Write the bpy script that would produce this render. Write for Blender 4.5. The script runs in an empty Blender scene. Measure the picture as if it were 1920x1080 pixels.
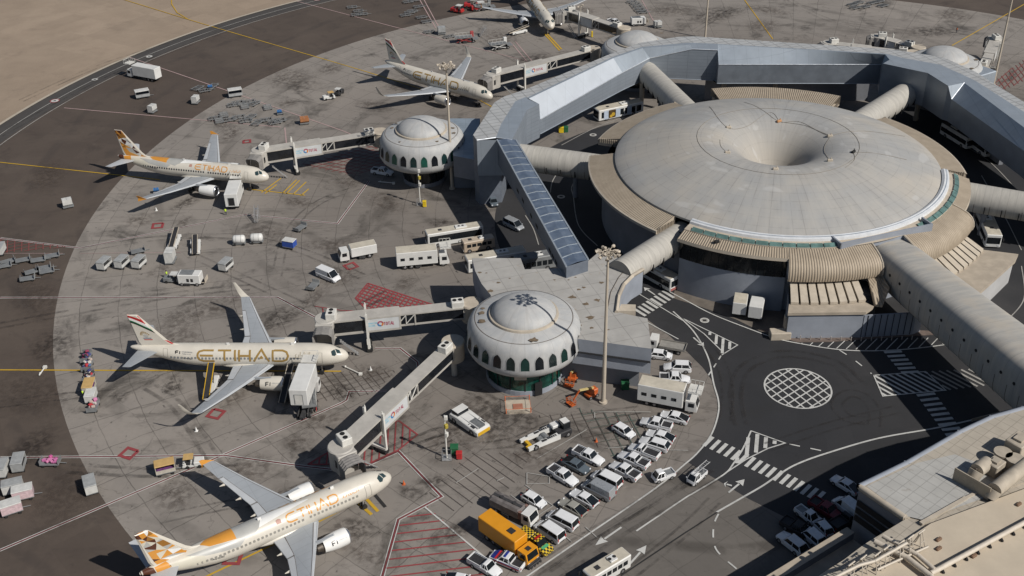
import bpy, bmesh, math, random
from mathutils import Matrix, Vector
random.seed(7)
SC=bpy.context.scene; COL=SC.collection
rad=math.radians
# ---------------------------------------------------------------- camera (calibrated from known aircraft dimensions)
CH,CP,CR,CF=113.333108,0.557264054,-0.0196912949,2092.76853
_cp,_sp=math.cos(CP),math.sin(CP)
FW=Vector((0,_cp,-_sp)); _r=Vector((1,0,0)); _u=Vector((0,_sp,_cp))
RT=_r*math.cos(CR)+_u*math.sin(CR); UP=-_r*math.sin(CR)+_u*math.cos(CR)
def P(u,v,z=0.0):
    """survey helper: a point of the site at height z read off the photograph"""
    d=FW*CF+RT*(u-960)-UP*(v-540); t=(z-CH)/d.z
    return Vector((d.x*t,d.y*t,z))
cam=bpy.data.cameras.new("camera"); cam.sensor_width=36; cam.lens=36*CF/1920; cam.clip_start=1; cam.clip_end=6000
co=bpy.data.objects.new("camera",cam); COL.objects.link(co); SC.camera=co
co.matrix_world=Matrix(((RT.x,UP.x,-FW.x,0),(RT.y,UP.y,-FW.y,0),(RT.z,UP.z,-FW.z,CH),(0,0,0,1)))
# ---------------------------------------------------------------- light
SUN_AZ,SUN_EL=rad(-35.5),rad(42)
w=bpy.data.worlds.new("World"); SC.world=w; w.use_nodes=True
sk=w.node_tree.nodes.new("ShaderNodeTexSky"); sk.sky_type='NISHITA'; sk.sun_disc=False
sk.sun_elevation=SUN_EL; sk.sun_rotation=math.pi/2-SUN_AZ
sk.dust_density=1.0
w.node_tree.links.new(sk.outputs[0],w.node_tree.nodes["Background"].inputs[0]); w.node_tree.nodes["Background"].inputs[1].default_value=0.046
sl=bpy.data.lights.new("sun",'SUN'); sl.energy=4.15; sl.angle=rad(0.5); sl.color=(1,0.95,0.88)
so=bpy.data.objects.new("sun",sl); COL.objects.link(so)
so.rotation_euler=Vector((math.cos(SUN_AZ)*math.cos(SUN_EL),math.sin(SUN_AZ)*math.cos(SUN_EL),math.sin(SUN_EL))).to_track_quat('Z','Y').to_euler()
SC.view_settings.view_transform='Standard'; SC.view_settings.look='None'; SC.view_settings.exposure=0
# ---------------------------------------------------------------- materials
class NT:
    def __init__(s,name):
        s.m=bpy.data.materials.new(name); s.m.use_nodes=True; s.n=s.m.node_tree.nodes; s.l=s.m.node_tree.links; s.b=s.n["Principled BSDF"]
    def N(s,t,**k):
        o=s.n.new("ShaderNode"+t)
        for a,b in k.items(): setattr(o,a,b)
        return o
    def put(s,v,i):
        if isinstance(v,(int,float)): i.default_value=v
        elif isinstance(v,tuple): i.default_value=v if len(v)!=3 or i.type=='VECTOR' else v+(1,)
        else: s.l.new(v,i)
    def M(s,op,a,b=0.0,c=0.0):
        o=s.N("Math",operation=op); s.put(a,o.inputs[0]); s.put(b,o.inputs[1])
        if op in('MULTIPLY_ADD','COMPARE','SMOOTH_MIN','WRAP'): s.put(c,o.inputs[2])
        return o.outputs[0]
    def noise(s,vec,scale,detail=4,rough=.55,dist=0.0):
        o=s.N("TexNoise"); s.put(vec,o.inputs['Vector']); o.inputs['Scale'].default_value=scale; o.inputs['Detail'].default_value=detail; o.inputs['Roughness'].default_value=rough; o.inputs['Distortion'].default_value=dist
        return o.outputs[0]
    def ramp(s,v,a,b,lo=0.0,hi=1.0):
        o=s.N("MapRange"); o.interpolation_type='SMOOTHSTEP'; s.put(v,o.inputs[0])
        for k,x in enumerate((a,b,lo,hi)): s.put(x,o.inputs[k+1])
        return o.outputs[0]
    def mix(s,f,a,b,mode='MIX'):
        o=s.N("Mix",data_type='RGBA',blend_type=mode); s.put(f,o.inputs[0]); s.put(a,o.inputs[6]); s.put(b,o.inputs[7]); return o.outputs[2]
    def sep(s,v):
        o=s.N("SeparateXYZ"); s.put(v,o.inputs[0]); return o.outputs
    def comb(s,x,y,z):
        o=s.N("CombineXYZ"); s.put(x,o.inputs[0]); s.put(y,o.inputs[1]); s.put(z,o.inputs[2]); return o.outputs[0]
    def pos(s): return s.N("NewGeometry").outputs['Position']
    def obj(s): return s.N("TexCoord").outputs['Object']
    def fin(s,col,rough=.7,metal=0.0,bump=None,bs=.3,bd=.05):
        s.put(col,s.b.inputs['Base Color']); s.put(rough,s.b.inputs['Roughness']); s.put(metal,s.b.inputs['Metallic'])
        if bump is not None:
            o=s.N("Bump"); o.inputs['Strength'].default_value=bs; o.inputs['Distance'].default_value=bd; s.l.new(bump,o.inputs['Height']); s.l.new(o.outputs[0],s.b.inputs['Normal'])
        return s.m
_mc={}
def mat(name,c,rough=.6,metal=0.0,var=.12,sc=1.2,dirt=0.0,spec=None):
    """plain surface with soft tonal variation and optional dirt"""
    if name in _mc: return _mc[name]
    t=NT(name); o=t.obj(); n=t.noise(o,sc,5,.6)
    col=t.mix(t.ramp(n,.3,.75),tuple(x*(1-var) for x in c),tuple(min(1,x*(1+var)) for x in c))
    if dirt:
        d=t.noise(o,sc*3.1,6,.7); col=t.mix(t.ramp(d,.56,.8,0,dirt),col,(c[0]*.35+.02,c[1]*.32+.015,c[2]*.28+.01))
    t.fin(col,t.ramp(n,.2,.8,max(.05,rough-.08),min(1,rough+.08)),metal)
    if spec is not None: t.b.inputs['Specular IOR Level'].default_value=spec
    _mc[name]=t.m; return t.m
# ---------------------------------------------------------------- mesh builder
class MB:
    def __init__(s): s.v=[];s.f=[];s.mi=[];s.T=Matrix()
    def at(s,loc=(0,0,0),rz=0.0,rx=0.0,ry=0.0):
        s.T=Matrix.Translation(loc)@Matrix.Rotation(rz,4,'Z')@Matrix.Rotation(ry,4,'Y')@Matrix.Rotation(rx,4,'X'); return s
    def add(s,vs,fs,mi=0):
        o=len(s.v); s.v+=[tuple(s.T@Vector(p)) for p in vs]; s.f+=[[i+o for i in f] for f in fs]
        s.mi+=[mi]*len(fs) if isinstance(mi,int) else mi; return s
    def box(s,x,y,z,sx,sy,sz,mi=0,tx=0.0,ty=0.0,top=None):
        """box from base centre (x,y,z); tx,ty shrink the top"""
        a,b=sx/2,sy/2;c,d=a-tx,b-ty
        vs=[(x-a,y-b,z),(x+a,y-b,z),(x+a,y+b,z),(x-a,y+b,z),(x-c,y-d,z+sz),(x+c,y-d,z+sz),(x+c,y+d,z+sz),(x-c,y+d,z+sz)]
        m=[mi]*6
        if top is not None: m[1]=top
        return s.add(vs,[(3,2,1,0),(4,5,6,7),(0,1,5,4),(1,2,6,5),(2,3,7,6),(3,0,4,7)],m)
    def cbox(s,x,y,z,sx,sy,sz,c=.08,mi=0,top=None):
        """box with chamfered vertical and top edges"""
        def ring(a,b,k,h): return [(x-a+k,y-b,h),(x+a-k,y-b,h),(x+a,y-b+k,h),(x+a,y+b-k,h),(x+a-k,y+b,h),(x-a+k,y+b,h),(x-a,y+b-k,h),(x-a,y-b+k,h)]
        a,b=sx/2,sy/2
        vs=ring(a,b,c,z)+ring(a,b,c,z+sz-c)+ring(a-c,b-c,c*.5,z+sz); f=[]
        for r in (0,8):
            for i in range(8): j=(i+1)%8; f.append((r+i,r+j,r+8+j,r+8+i))
        m=[mi]*len(f)+[mi,mi if top is None else top]
        f+=[tuple(range(7,-1,-1)),tuple(range(16,24))]
        return s.add(vs,f,m)
    def prism(s,poly,z0,z1,mi=0,top=None,closed=True):
        n=len(poly); zz0=[z0]*n if not isinstance(z0,(list,tuple)) else z0; zz1=[z1]*n if not isinstance(z1,(list,tuple)) else z1
        vs=[(p[0],p[1],zz0[i]) for i,p in enumerate(poly)]+[(p[0],p[1],zz1[i]) for i,p in enumerate(poly)]
        a=sum(poly[i][0]*poly[(i+1)%n][1]-poly[(i+1)%n][0]*poly[i][1] for i in range(n))
        f=[(i,(i+1)%n,n+(i+1)%n,n+i) if a>0 else (n+i,n+(i+1)%n,(i+1)%n,i) for i in range(n)]; m=[mi]*n
        t=list(range(n,2*n)); b=list(range(n))
        f.append(t if a>0 else t[::-1]); m.append(mi if top is None else top); f.append(b[::-1] if a>0 else b); m.append(mi)
        return s.add(vs,f,m)
    def flat(s,poly,z,mi=0):
        n=len(poly); a=sum(poly[i][0]*poly[(i+1)%n][1]-poly[(i+1)%n][0]*poly[i][1] for i in range(n))
        f=list(range(n)); return s.add([(p[0],p[1],z) for p in poly],[f if a>0 else f[::-1]],mi)
    def cyl(s,p0,p1,r0,r1=None,n=12,mi=0,cap=True):
        p0,p1=Vector(p0),Vector(p1); r1=r0 if r1 is None else r1; d=(p1-p0).normalized()
        a=d.orthogonal().normalized(); b=d.cross(a)
        vs=[p+(a*math.cos(t)+b*math.sin(t))*r for p,r in((p0,r0),(p1,r1)) for t in [2*math.pi*i/n for i in range(n)]]
        f=[(i,(i+1)%n,n+(i+1)%n,n+i) for i in range(n)]
        if cap: f+=[tuple(range(n-1,-1,-1)),tuple(range(n,2*n))]
        return s.add([tuple(v) for v in vs],f,mi)
    def loft(s,rings,mi=0,cap=True,closed=True,miF=None):
        n=len(rings[0]); vs=[p for r in rings for p in r]; f=[];m=[]
        for k in range(len(rings)-1):
            for i in range(n if closed else n-1):
                j=(i+1)%n; f.append((k*n+i,k*n+j,(k+1)*n+j,(k+1)*n+i)); m.append(miF(k,i) if miF else mi)
        if cap and closed: f+=[tuple(range(n-1,-1,-1)),tuple(range((len(rings)-1)*n,len(rings)*n))]; m+=[mi,mi]
        return s.add(vs,f,m)
    def lathe(s,prof,n=48,mi=0,a0=0.0,a1=2*math.pi,c=(0,0),miF=None):
        full=abs(a1-a0-2*math.pi)<1e-6; k=n if full else n+1
        rings=[[(c[0]+r*math.cos(a0+(a1-a0)*i/n),c[1]+r*math.sin(a0+(a1-a0)*i/n),z) for i in range(k)] for r,z in prof]
        return s.loft(rings,mi,False,full,miF)
    def tube(s,pts,r,n=6,mi=0):
        for a,b in zip(pts[:-1],pts[1:]): s.cyl(a,b,r,r,n,mi)
        return s
    def bar(s,p0,p1,w,h,mi=0):
        """beam of width w and height h between two points (reference: top face at the points)"""
        p0,p1=Vector(p0),Vector(p1); d=p1-p0; q=Vector((-d.y,d.x,0)); q=(q.normalized() if q.length>1e-6 else Vector((1,0,0)))*w/2; k=Vector((0,0,-h))
        vs=[p0-q+k,p0+q+k,p1+q+k,p1-q+k,p0-q,p0+q,p1+q,p1-q]
        return s.add([tuple(v) for v in vs],[(0,1,2,3)[::-1],(4,5,6,7),(0,1,5,4),(1,2,6,5),(2,3,7,6),(3,0,4,7)],mi)
    def build(s,name,mats,parent=None,smooth=None,fixn=True):
        me=bpy.data.meshes.new(name); me.from_pydata(s.v,[],s.f)
        for m in (mats if isinstance(mats,(list,tuple)) else [mats]): me.materials.append(m)
        me.polygons.foreach_set('material_index',s.mi)
        if fixn:
            bm=bmesh.new(); bm.from_mesh(me); bmesh.ops.recalc_face_normals(bm,faces=bm.faces); bm.to_mesh(me); bm.free()
        if smooth:
            me.polygons.foreach_set('use_smooth',[True]*len(me.polygons)); me.set_sharp_from_angle(angle=rad(smooth))
        me.update()
        o=bpy.data.objects.new(name,me); COL.objects.link(o)
        if parent is not None: o.parent=parent
        return o
def tag(o,label=None,cat=None,group=None,kind=None):
    if label: o['label']=label
    if cat: o['category']=cat
    if group: o['group']=group
    if kind: o['kind']=kind
    return o
def thing(name,label,cat,loc=(0,0,0),rz=0.0,group=None):
    o=bpy.data.objects.new(name,None); COL.objects.link(o); o.location=loc; o.rotation_euler=(0,0,rz); o.empty_display_size=.5
    return tag(o,label,cat,group)
KIDS={}
def kids(o):
    return [c for c in bpy.data.objects if c.parent==o]
_tree={}
def snap(o):
    """remember a prototype's tree once"""
    _tree[o.name]=[(c,kids(c)) for c in kids(o)]; return o
def copy_tree(o,loc,rz,label,group=None):
    r=o.copy(); COL.objects.link(r); r.location=loc; r.rotation_euler=(0,0,rz); r['label']=label
    if group: r['group']=group
    for ch,gg in _tree[o.name]:
        c=ch.copy(); COL.objects.link(c); c.parent=r
        for g in gg:
            d=g.copy(); COL.objects.link(d); d.parent=c
    return r
def struct(mb,name,mats,**k):
    return tag(mb.build(name,mats,**k),kind='structure')
def lerp(a,b,t): return tuple(x+(y-x)*t for x,y in zip(a,b))
def bez(pts,n=8):
    """Catmull-Rom through points (any dimension)"""
    out=[]; q=[pts[0]]+list(pts)+[pts[-1]]
    for i in range(1,len(q)-2):
        p0,p1,p2,p3=q[i-1],q[i],q[i+1],q[i+2]
        for k in range(n):
            t=k/n; out.append(tuple(.5*((2*b)+(-a+c)*t+(2*a-5*b+4*c-d)*t*t+(-a+3*b-3*c+d)*t**3) for a,b,c,d in zip(p0,p1,p2,p3)))
    out.append(tuple(q[-2])); return out
# ---------------------------------------------------------------- ground
CC=(54.6,208.3)       # centre of the round terminal
AC=(60.8,214.4); AR=151.5   # concrete apron circle
def ground_mat(name,base,tint,joint,stain,polar=True,grid=7.0,jw=.05,dark=(.03,.026,.022),streak=0.3,rot=0.0,crack=0.0,radial=False):
    t=NT(name); p=t.pos(); x,y,z=t.sep(p)
    big=t.noise(p,.018,4,.55); mid=t.noise(p,.11,6,.62); fine=t.noise(p,1.3,5,.7)
    col=t.mix(t.ramp(big,.35,.68),base,tint)
    col=t.mix(t.ramp(mid,.35,.75,0,.55),col,tuple(c*.78 for c in base))
    if radial:
        rx=t.M('SUBTRACT',x,AC[0]); ry=t.M('SUBTRACT',y,AC[1]); rr=t.M('SQRT',t.M('ADD',t.M('MULTIPLY',rx,rx),t.M('MULTIPLY',ry,ry)))
        zone=t.ramp(t.M('ADD',rr,t.M('MULTIPLY',t.M('SUBTRACT',mid,.5),45.0)),95,135,1,0)
        col=t.mix(t.M('MULTIPLY',zone,t.ramp(big,.3,.6,.3,.8)),col,(.165,.145,.128))
    # slab coordinates
    if polar:
        dx=t.M('SUBTRACT',x,AC[0]); dy=t.M('SUBTRACT',y,AC[1])
        r=t.M('SQRT',t.M('ADD',t.M('MULTIPLY',dx,dx),t.M('MULTIPLY',dy,dy)))
        a=t.M('MULTIPLY',t.M('ARCTAN2',dy,dx),130/grid); u=t.M('DIVIDE',r,grid); v=a; kr=grid
    else:
        c,s_=math.cos(rot),math.sin(rot)
        u=t.M('DIVIDE',t.M('ADD',t.M('MULTIPLY',x,c),t.M('MULTIPLY',y,s_)),grid); v=t.M('DIVIDE',t.M('SUBTRACT',t.M('MULTIPLY',y,c),t.M('MULTIPLY',x,s_)),grid)
    wob=t.M('MULTIPLY',t.M('SUBTRACT',t.noise(p,.25,3),.5),.10)
    def jl(q):
        f=t.M('FRACT',t.M('ADD',q,wob)); d=t.M('MINIMUM',f,t.M('SUBTRACT',1.0,f)); return t.ramp(d,jw/grid*.6,jw/grid*2.2,1,0)
    wn=t.N("TexWhiteNoise",noise_dimensions='2D'); t.put(t.comb(t.M('FLOOR',t.M('ADD',u,wob)),t.M('FLOOR',t.M('ADD',v,wob)),0.0),wn.inputs['Vector'])
    col=t.mix(t.M('MULTIPLY',wn.outputs[0],.34),col,tuple(c*.70 for c in base))
    j=t.M('MAXIMUM',jl(u),jl(v))
    col=t.mix(t.M('MULTIPLY',j,t.ramp(mid,.3,.6,joint*.45,joint)),col,dark)
    # oil and rubber stains
    st=t.noise(p,.085,8,.68,.6); st2=t.noise(t.comb(t.M('MULTIPLY',x,.35),t.M('MULTIPLY',y,.9),0.0),.22,6,.7)
    col=t.mix(t.ramp(st,.54,.70,0,stain*.8),col,dark)
    col=t.mix(t.ramp(st2,.55,.72,0,stain*.6),col,dark)
    sp=t.noise(p,.8,4,.65); col=t.mix(t.ramp(sp,.63,.72,0,stain*.75),col,dark)
    sm=t.noise(p,.045,6,.6,1.2); col=t.mix(t.ramp(sm,.58,.70,0,stain*.55),col,tuple(c*1.4 for c in dark))
    pale=t.noise(p,.33,5,.65); col=t.mix(t.ramp(pale,.62,.75,0,stain*.35),col,tuple(min(1,c*1.25) for c in tint))
    # long curved wheel tracks
    wv=t.N("TexWave",wave_type='RINGS',rings_direction='Z'); t.put(t.comb(t.M('MULTIPLY',t.M('SUBTRACT',x,CC[0]-30),.02),t.M('MULTIPLY',t.M('SUBTRACT',y,CC[1]+40),.02),0.0),wv.inputs['Vector']); wv.inputs['Scale'].default_value=1.1; wv.inputs['Distortion'].default_value=3.2; wv.inputs['Detail'].default_value=2
    col=t.mix(t.M('MULTIPLY',t.ramp(wv.outputs['Fac'],.9,1.0),t.ramp(mid,.4,.6,0,streak)),col,tuple(c*1.5 for c in dark))
    col=t.mix(t.ramp(fine,.3,.8,0,.25),col,tuple(c*.7 for c in base))
    if crack:
        vo=t.N("TexVoronoi",feature='DISTANCE_TO_EDGE'); t.put(p,vo.inputs['Vector']); vo.inputs['Scale'].default_value=.09
        wp=t.N("VectorMath",operation='MULTIPLY_ADD'); t.put(t.noise(p,.4,4),wp.inputs[0]); wp.inputs[1].default_value=(3,3,0); t.put(p,wp.inputs[2]); t.put(wp.outputs[0],vo.inputs['Vector'])
        col=t.mix(t.ramp(vo.outputs['Distance'],.002,.006,crack,0),col,dark)
    return t.fin(col,.85,0,fine,.15,.02)
M_conc=ground_mat('apron_concrete',(.255,.232,.209),(.285,.256,.227),.6,1.0,crack=.25,radial=True)
M_asph=ground_mat('brown_asphalt',(.082,.062,.050),(.102,.080,.064),.0,.6,dark=(.030,.024,.021),streak=.45)
M_tan=ground_mat('tan_taxiway',(.315,.245,.182),(.36,.285,.215),.0,.25,dark=(.10,.075,.06),streak=.0)
M_ring=ground_mat('perimeter_asphalt',(.06,.055,.052),(.085,.078,.072),.0,.3,dark=(.03,.03,.03),streak=.3)
M_road=ground_mat('black_asphalt',(.024,.025,.029),(.040,.039,.040),.0,.35,dark=(.014,.014,.014),streak=.35)
M_slab=ground_mat('road_concrete',(.14,.127,.114),(.165,.15,.134),.3,.6,polar=False,grid=6,rot=rad(38),streak=.6,crack=.2)
def disc(R,z,n=256,c=AC):
    return [(c[0]+R*math.cos(2*math.pi*i/n),c[1]+R*math.sin(2*math.pi*i/n)) for i in range(n)]
def ringmb(r0,r1,z,a0=0,a1=360,n=200,c=CC):
    m=MB(); m.lathe([(r1,z),(r0,z)],n,0,rad(a0),rad(a1),c); return m
g=MB(); g.flat([(-3000,-3000),(3000,-3000),(3000,3000),(-3000,3000)],0); struct(g,'ground',M_tan)
RC=(54.8,218.0)
g=MB(); g.flat(disc(191.3,.02,256,RC),.02); struct(g,'perimeter_road',M_ring)
g=MB(); g.flat(disc(184.0,.04,256,RC),.04); struct(g,'asphalt_apron',M_asph)
g=MB(); g.flat(disc(AR,.06),.06); struct(g,'concrete_apron',M_conc)
GZ=.06
# dark service road around the rotunda and the plaza south-east of it (outline read at ground level)
def GP(*pts): return [tuple(P(u,v)[:2]) for u,v in pts]
def circ(r,a0,a1,n=24,c=CC): return [(c[0]+r*math.cos(rad(a0+(a1-a0)*i/n)),c[1]+r*math.sin(rad(a0+(a1-a0)*i/n))) for i in range(n+1)]
g=MB(); g.flat(circ(59,150,-70+0,60),.08)
bound=circ(58,235,58,60)+circ(75,50,-40,20)+GP((2300,900),(2300,1100),(1560,1010),(1500,985),(1403,936),(1290,868),(1333,817),(1345,775),(1346,745),(1338,718),(1318,690),(1290,662),(1255,630),(1214,600))
g=MB(); g.flat(bound,.08); struct(g,'service_road',M_road)
slab=GP((1290,868),(1403,936),(1500,985),(1560,1010),(2000,1300),(1300,1500),(820,1330),(960,1120),(1020,1060),(1230,918))
g=MB(); g.flat(slab,.10); struct(g,'concrete_road',M_slab)
# pavement south of the rotunda
M_pave=mat('brick_pavement',(.15,.115,.098),.9,0,.2,.8,.4)
g=MB(); g.prism(GP((1425,620),(1492,643),(1560,642),(1650,635),(1760,628),(1750,622),(1480,612)),.05,.2); struct(g,'pavement',M_pave)
g=MB(); g.prism(GP((1268,528),(1262,560),(1310,575),(1380,600),(1425,622),(1480,640),(1470,560),(1380,520)),.05,.13)
struct(g,'yard',mat('yard_concrete',(.15,.13,.11),.9,0,.25,.35,.5))
# ---------------------------------------------------------------- building materials
def dish_mat():
    t=NT('weathered_concrete_roof'); p=t.pos(); x,y,z=t.sep(p)
    dx=t.M('SUBTRACT',x,CC[0]); dy=t.M('SUBTRACT',y,CC[1]); r=t.M('SQRT',t.M('ADD',t.M('MULTIPLY',dx,dx),t.M('MULTIPLY',dy,dy))); a=t.M('ARCTAN2',dy,dx)
    st=t.noise(t.comb(t.M('MULTIPLY',a,14.0),t.M('MULTIPLY',r,.10),0.0),1.0,7,.7)
    bl=t.noise(p,.12,6,.6)
    col=t.mix(t.ramp(bl,.3,.7),(.335,.338,.335),(.40,.385,.355))
    col=t.mix(t.ramp(st,.38,.72,0,.5),col,(.27,.268,.262))
    col=t.mix(t.ramp(t.noise(p,.05,3),.5,.7,0,.6),col,(.44,.40,.34))
    pr=t.M('MULTIPLY',a,90/6.2832); rr=t.M('DIVIDE',r,2.2)
    def jl(q,w):
        f=t.M('FRACT',q); d=t.M('MINIMUM',f,t.M('SUBTRACT',1.0,f)); return t.ramp(d,w*.7,w*1.6,1,0)
    wn=t.N("TexWhiteNoise",noise_dimensions='2D'); t.put(t.comb(t.M('FLOOR',pr),t.M('FLOOR',rr),0.0),wn.inputs['Vector'])
    col=t.mix(t.M('MULTIPLY',wn.outputs[0],.13),col,(.28,.28,.285))
    j=t.M('MULTIPLY',t.M('MAXIMUM',jl(pr,.03),jl(rr,.02)),t.ramp(st,.4,.65,.08,.5))
    col=t.mix(j,col,(.16,.155,.15))
    col=t.mix(t.ramp(r,4.0,13.0,.45,0),col,(.40,.355,.29))
    # white repair patches
    col=t.mix(t.M('MULTIPLY',t.ramp(t.noise(t.comb(t.M('MULTIPLY',a,3.0),t.M('MULTIPLY',r,.25),2.0),1.0,2),.62,.68),.35),col,(.50,.50,.49))
    return t.fin(col,.8,0,bl,.1,.05)
M_dish=dish_mat()
def panel_mat(name,c,pw,ph,rough,metal,line=.4,var=.12,stain=.0,stc=(.3,.22,.12),coord='pos',rot=0.0,ax='xy',lw=.05):
    """sheet cladding with joints, per-panel tone and stains"""
    t=NT(name); p=t.pos() if coord=='pos' else t.obj(); x,y,z=t.sep(p)
    if ax=='xy':
        cs,sn=math.cos(rot),math.sin(rot); u=t.M('ADD',t.M('MULTIPLY',x,cs),t.M('MULTIPLY',y,sn)); v=t.M('SUBTRACT',t.M('MULTIPLY',y,cs),t.M('MULTIPLY',x,sn))
    else:
        cs,sn=math.cos(rot),math.sin(rot); u=t.M('ADD',t.M('MULTIPLY',x,cs),t.M('MULTIPLY',y,sn)); v=z
    u=t.M('DIVIDE',u,pw); v=t.M('DIVIDE',v,ph)
    def jl(q,w):
        f=t.M('FRACT',q); d=t.M('MINIMUM',f,t.M('SUBTRACT',1.0,f)); return t.ramp(d,w*.4,w,1,0)
    wn=t.N("TexWhiteNoise",noise_dimensions='2D'); t.put(t.comb(t.M('FLOOR',u),t.M('FLOOR',v),0.0),wn.inputs['Vector'])
    n=t.noise(p,.35,6,.6)
    col=t.mix(t.ramp(n,.3,.75),tuple(q*(1-var) for q in c),tuple(q*(1+var) for q in c))
    col=t.mix(t.M('MULTIPLY',wn.outputs[0],.2),col,tuple(q*.72 for q in c))
    col=t.mix(t.M('MULTIPLY',t.M('MAXIMUM',jl(u,lw/pw),jl(v,lw/ph)),line),col,tuple(q*.35 for q in c))
    if stain: col=t.mix(t.ramp(t.noise(p,.9,5,.65),.6,.72,0,stain),col,stc)
    return t.fin(col,t.M('ADD',rough,t.M('MULTIPLY',wn.outputs[0],.1)),metal)
M_tile=panel_mat('corridor_roof_panels',(.40,.41,.415),2.6,1.7,.55,0,.6,.1,.5,(.42,.36,.22),rot=rad(20),lw=.16)
M_metal=panel_mat('brushed_blue_metal',(.33,.375,.425),3,3,.5,.35,.3,.06)
M_metalw=panel_mat('metal_cladding',(.27,.305,.35),3.2,.9,.5,.35,.4,.06,ax='w',rot=rad(40))
M_bright=mat('bright_metal_trim',(.75,.79,.84),.35,.6,.05)
M_silver=panel_mat('pale_silver_slope',(.50,.54,.59),4.5,4.5,.5,.3,.25,.05)
def corr_mat():
    """corrugated beige sheeting, ribs radial to the rotunda"""
    t=NT('beige_corrugated_sheet'); p=t.pos(); x,y,z=t.sep(p)
    a=t.M('ARCTAN2',t.M('SUBTRACT',y,CC[1]),t.M('SUBTRACT',x,CC[0])); f=t.M('FRACT',t.M('MULTIPLY',a,520/6.2832/1.0))
    n=t.noise(p,.5,6,.65)
    col=t.mix(t.ramp(n,.3,.75),(.36,.30,.225),(.45,.38,.29))
    col=t.mix(t.ramp(t.M('ABSOLUTE',t.M('SUBTRACT',f,.5)),.22,.42,0,.55),col,(.20,.155,.11))
    return t.fin(col,.6,.1,t.ramp(t.M('ABSOLUTE',t.M('SUBTRACT',f,.5)),.1,.4),.8,.12)
M_corr=corr_mat()
M_beige=mat('beige_concrete',(.40,.345,.275),.8,0,.12,.5,.35)
M_cream=mat('cream_fascia',(.45,.395,.32),.75,0,.1,.7,.25)
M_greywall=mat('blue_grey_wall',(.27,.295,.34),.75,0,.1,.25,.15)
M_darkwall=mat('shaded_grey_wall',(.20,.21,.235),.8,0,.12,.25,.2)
M_white=mat('white_gutter',(.62,.64,.66),.5,0,.08,.8,.15)
M_glass=mat('green_skylight',(.14,.24,.22),.25,.2,.3,.6,.2)
M_dglass=mat('dark_glass',(.012,.015,.018),.12,.0,.2,.5)
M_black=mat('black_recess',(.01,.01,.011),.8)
M_ggl=mat('green_glass',(.008,.06,.046),.1,.1,.6,.5)
def tube_mat():
    t=NT('pale_tube_cladding'); o=t.obj(); x,y,z=t.sep(o)
    f=t.M('FRACT',t.M('DIVIDE',x,1.5)); d=t.M('MINIMUM',f,t.M('SUBTRACT',1.0,f))
    wn=t.N("TexWhiteNoise",noise_dimensions='1D'); t.put(t.M('FLOOR',t.M('DIVIDE',x,1.5)),wn.inputs['W'])
    n=t.noise(t.comb(t.M('MULTIPLY',x,1.0),t.M('MULTIPLY',y,.2),t.M('MULTIPLY',z,.2)),1.6,6,.65)
    col=t.mix(t.ramp(n,.3,.75),(.37,.355,.32),(.47,.45,.405))
    col=t.mix(t.M('MULTIPLY',wn.outputs[0],.22),col,(.33,.32,.31))
    col=t.mix(t.ramp(d,.01,.035,.45,0),col,(.16,.15,.14))
    return t.fin(col,.7,0)
M_tube=tube_mat()
def bigtube_mat():
    t=NT('weathered_tube_roof'); o=t.obj(); x,y,z=t.sep(o)
    n=t.noise(t.comb(t.M('MULTIPLY',x,.9),t.M('MULTIPLY',y,.12),t.M('MULTIPLY',z,.12)),1.1,6,.65); m=t.noise(o,.25,4)
    col=t.mix(t.ramp(n,.3,.72),(.33,.325,.31),(.44,.42,.38))
    col=t.mix(t.ramp(m,.45,.7,0,.6),col,(.46,.41,.34))
    f=t.M('FRACT',t.M('DIVIDE',x,3.0)); d=t.M('MINIMUM',f,t.M('SUBTRACT',1.0,f)); col=t.mix(t.ramp(d,.004,.014,.5,0),col,(.14,.135,.13))
    return t.fin(col,.7,0)
M_big=bigtube_mat()
cx,cy=CC
def pr(r,a,z=0): return (cx+r*math.cos(rad(a)),cy+r*math.sin(rad(a)),z)
# ---------------------------------------------------------------- rotunda
rot=thing('round_terminal','large round terminal with pale concrete dish roof and deep central funnel','terminal',(0,0,0))
prof=[(32.8,12.9),(32.8,13.3),(32.2,13.7),(30,14.5),(27.5,15.3),(25,16.05),(22,16.9),(19,17.6),(16.5,17.85),(14.5,17.85),(13,17.7),(11.5,17.35),(10,16.8),(8.6,16.05),(7.3,15.05),(6.2,13.95),(5.2,12.6),(4.3,11.1),(3.5,9.5),(2.8,8.0),(2.1,6.6),(1.2,5.5),(.05,5.0)]
m=MB(); m.lathe(prof,160,0,0,2*math.pi,CC); m.build('dish_roof',M_dish,rot,smooth=50)
def ztop(r):
    for (r0,z0),(r1,z1) in zip(prof[1:-1],prof[2:]):
        if r1<=r<=r0: return z0+(z1-z0)*(r0-r)/(r0-r1)
    return 18
M_cable=mat('dark_cable',(.12,.10,.085),.8); M_lcab=mat('roof_conductor',(.27,.24,.20),.8)
def oncurve(pts,r=.07):
    q=[]
    for x,y in pts: q.append((x,y,ztop(math.hypot(x-cx,y-cy))+.06))
    return q
m=MB(); m.tube(oncurve([(cx+16.2*math.cos(t/40*2*math.pi),cy+16.2*math.sin(t/40*2*math.pi)) for t in range(41)]),.035,4); m.build('roof_cable_ring',M_lcab,rot); m=MB()
def topz(u,v):
    z=17.
    for _ in range(6):
        p=P(u,v,z); z=ztop(math.hypot(p.x-cx,p.y-cy))
    return (p.x,p.y)
m.build('roof_cable_loop',M_lcab,rot) if 0 else None
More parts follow.
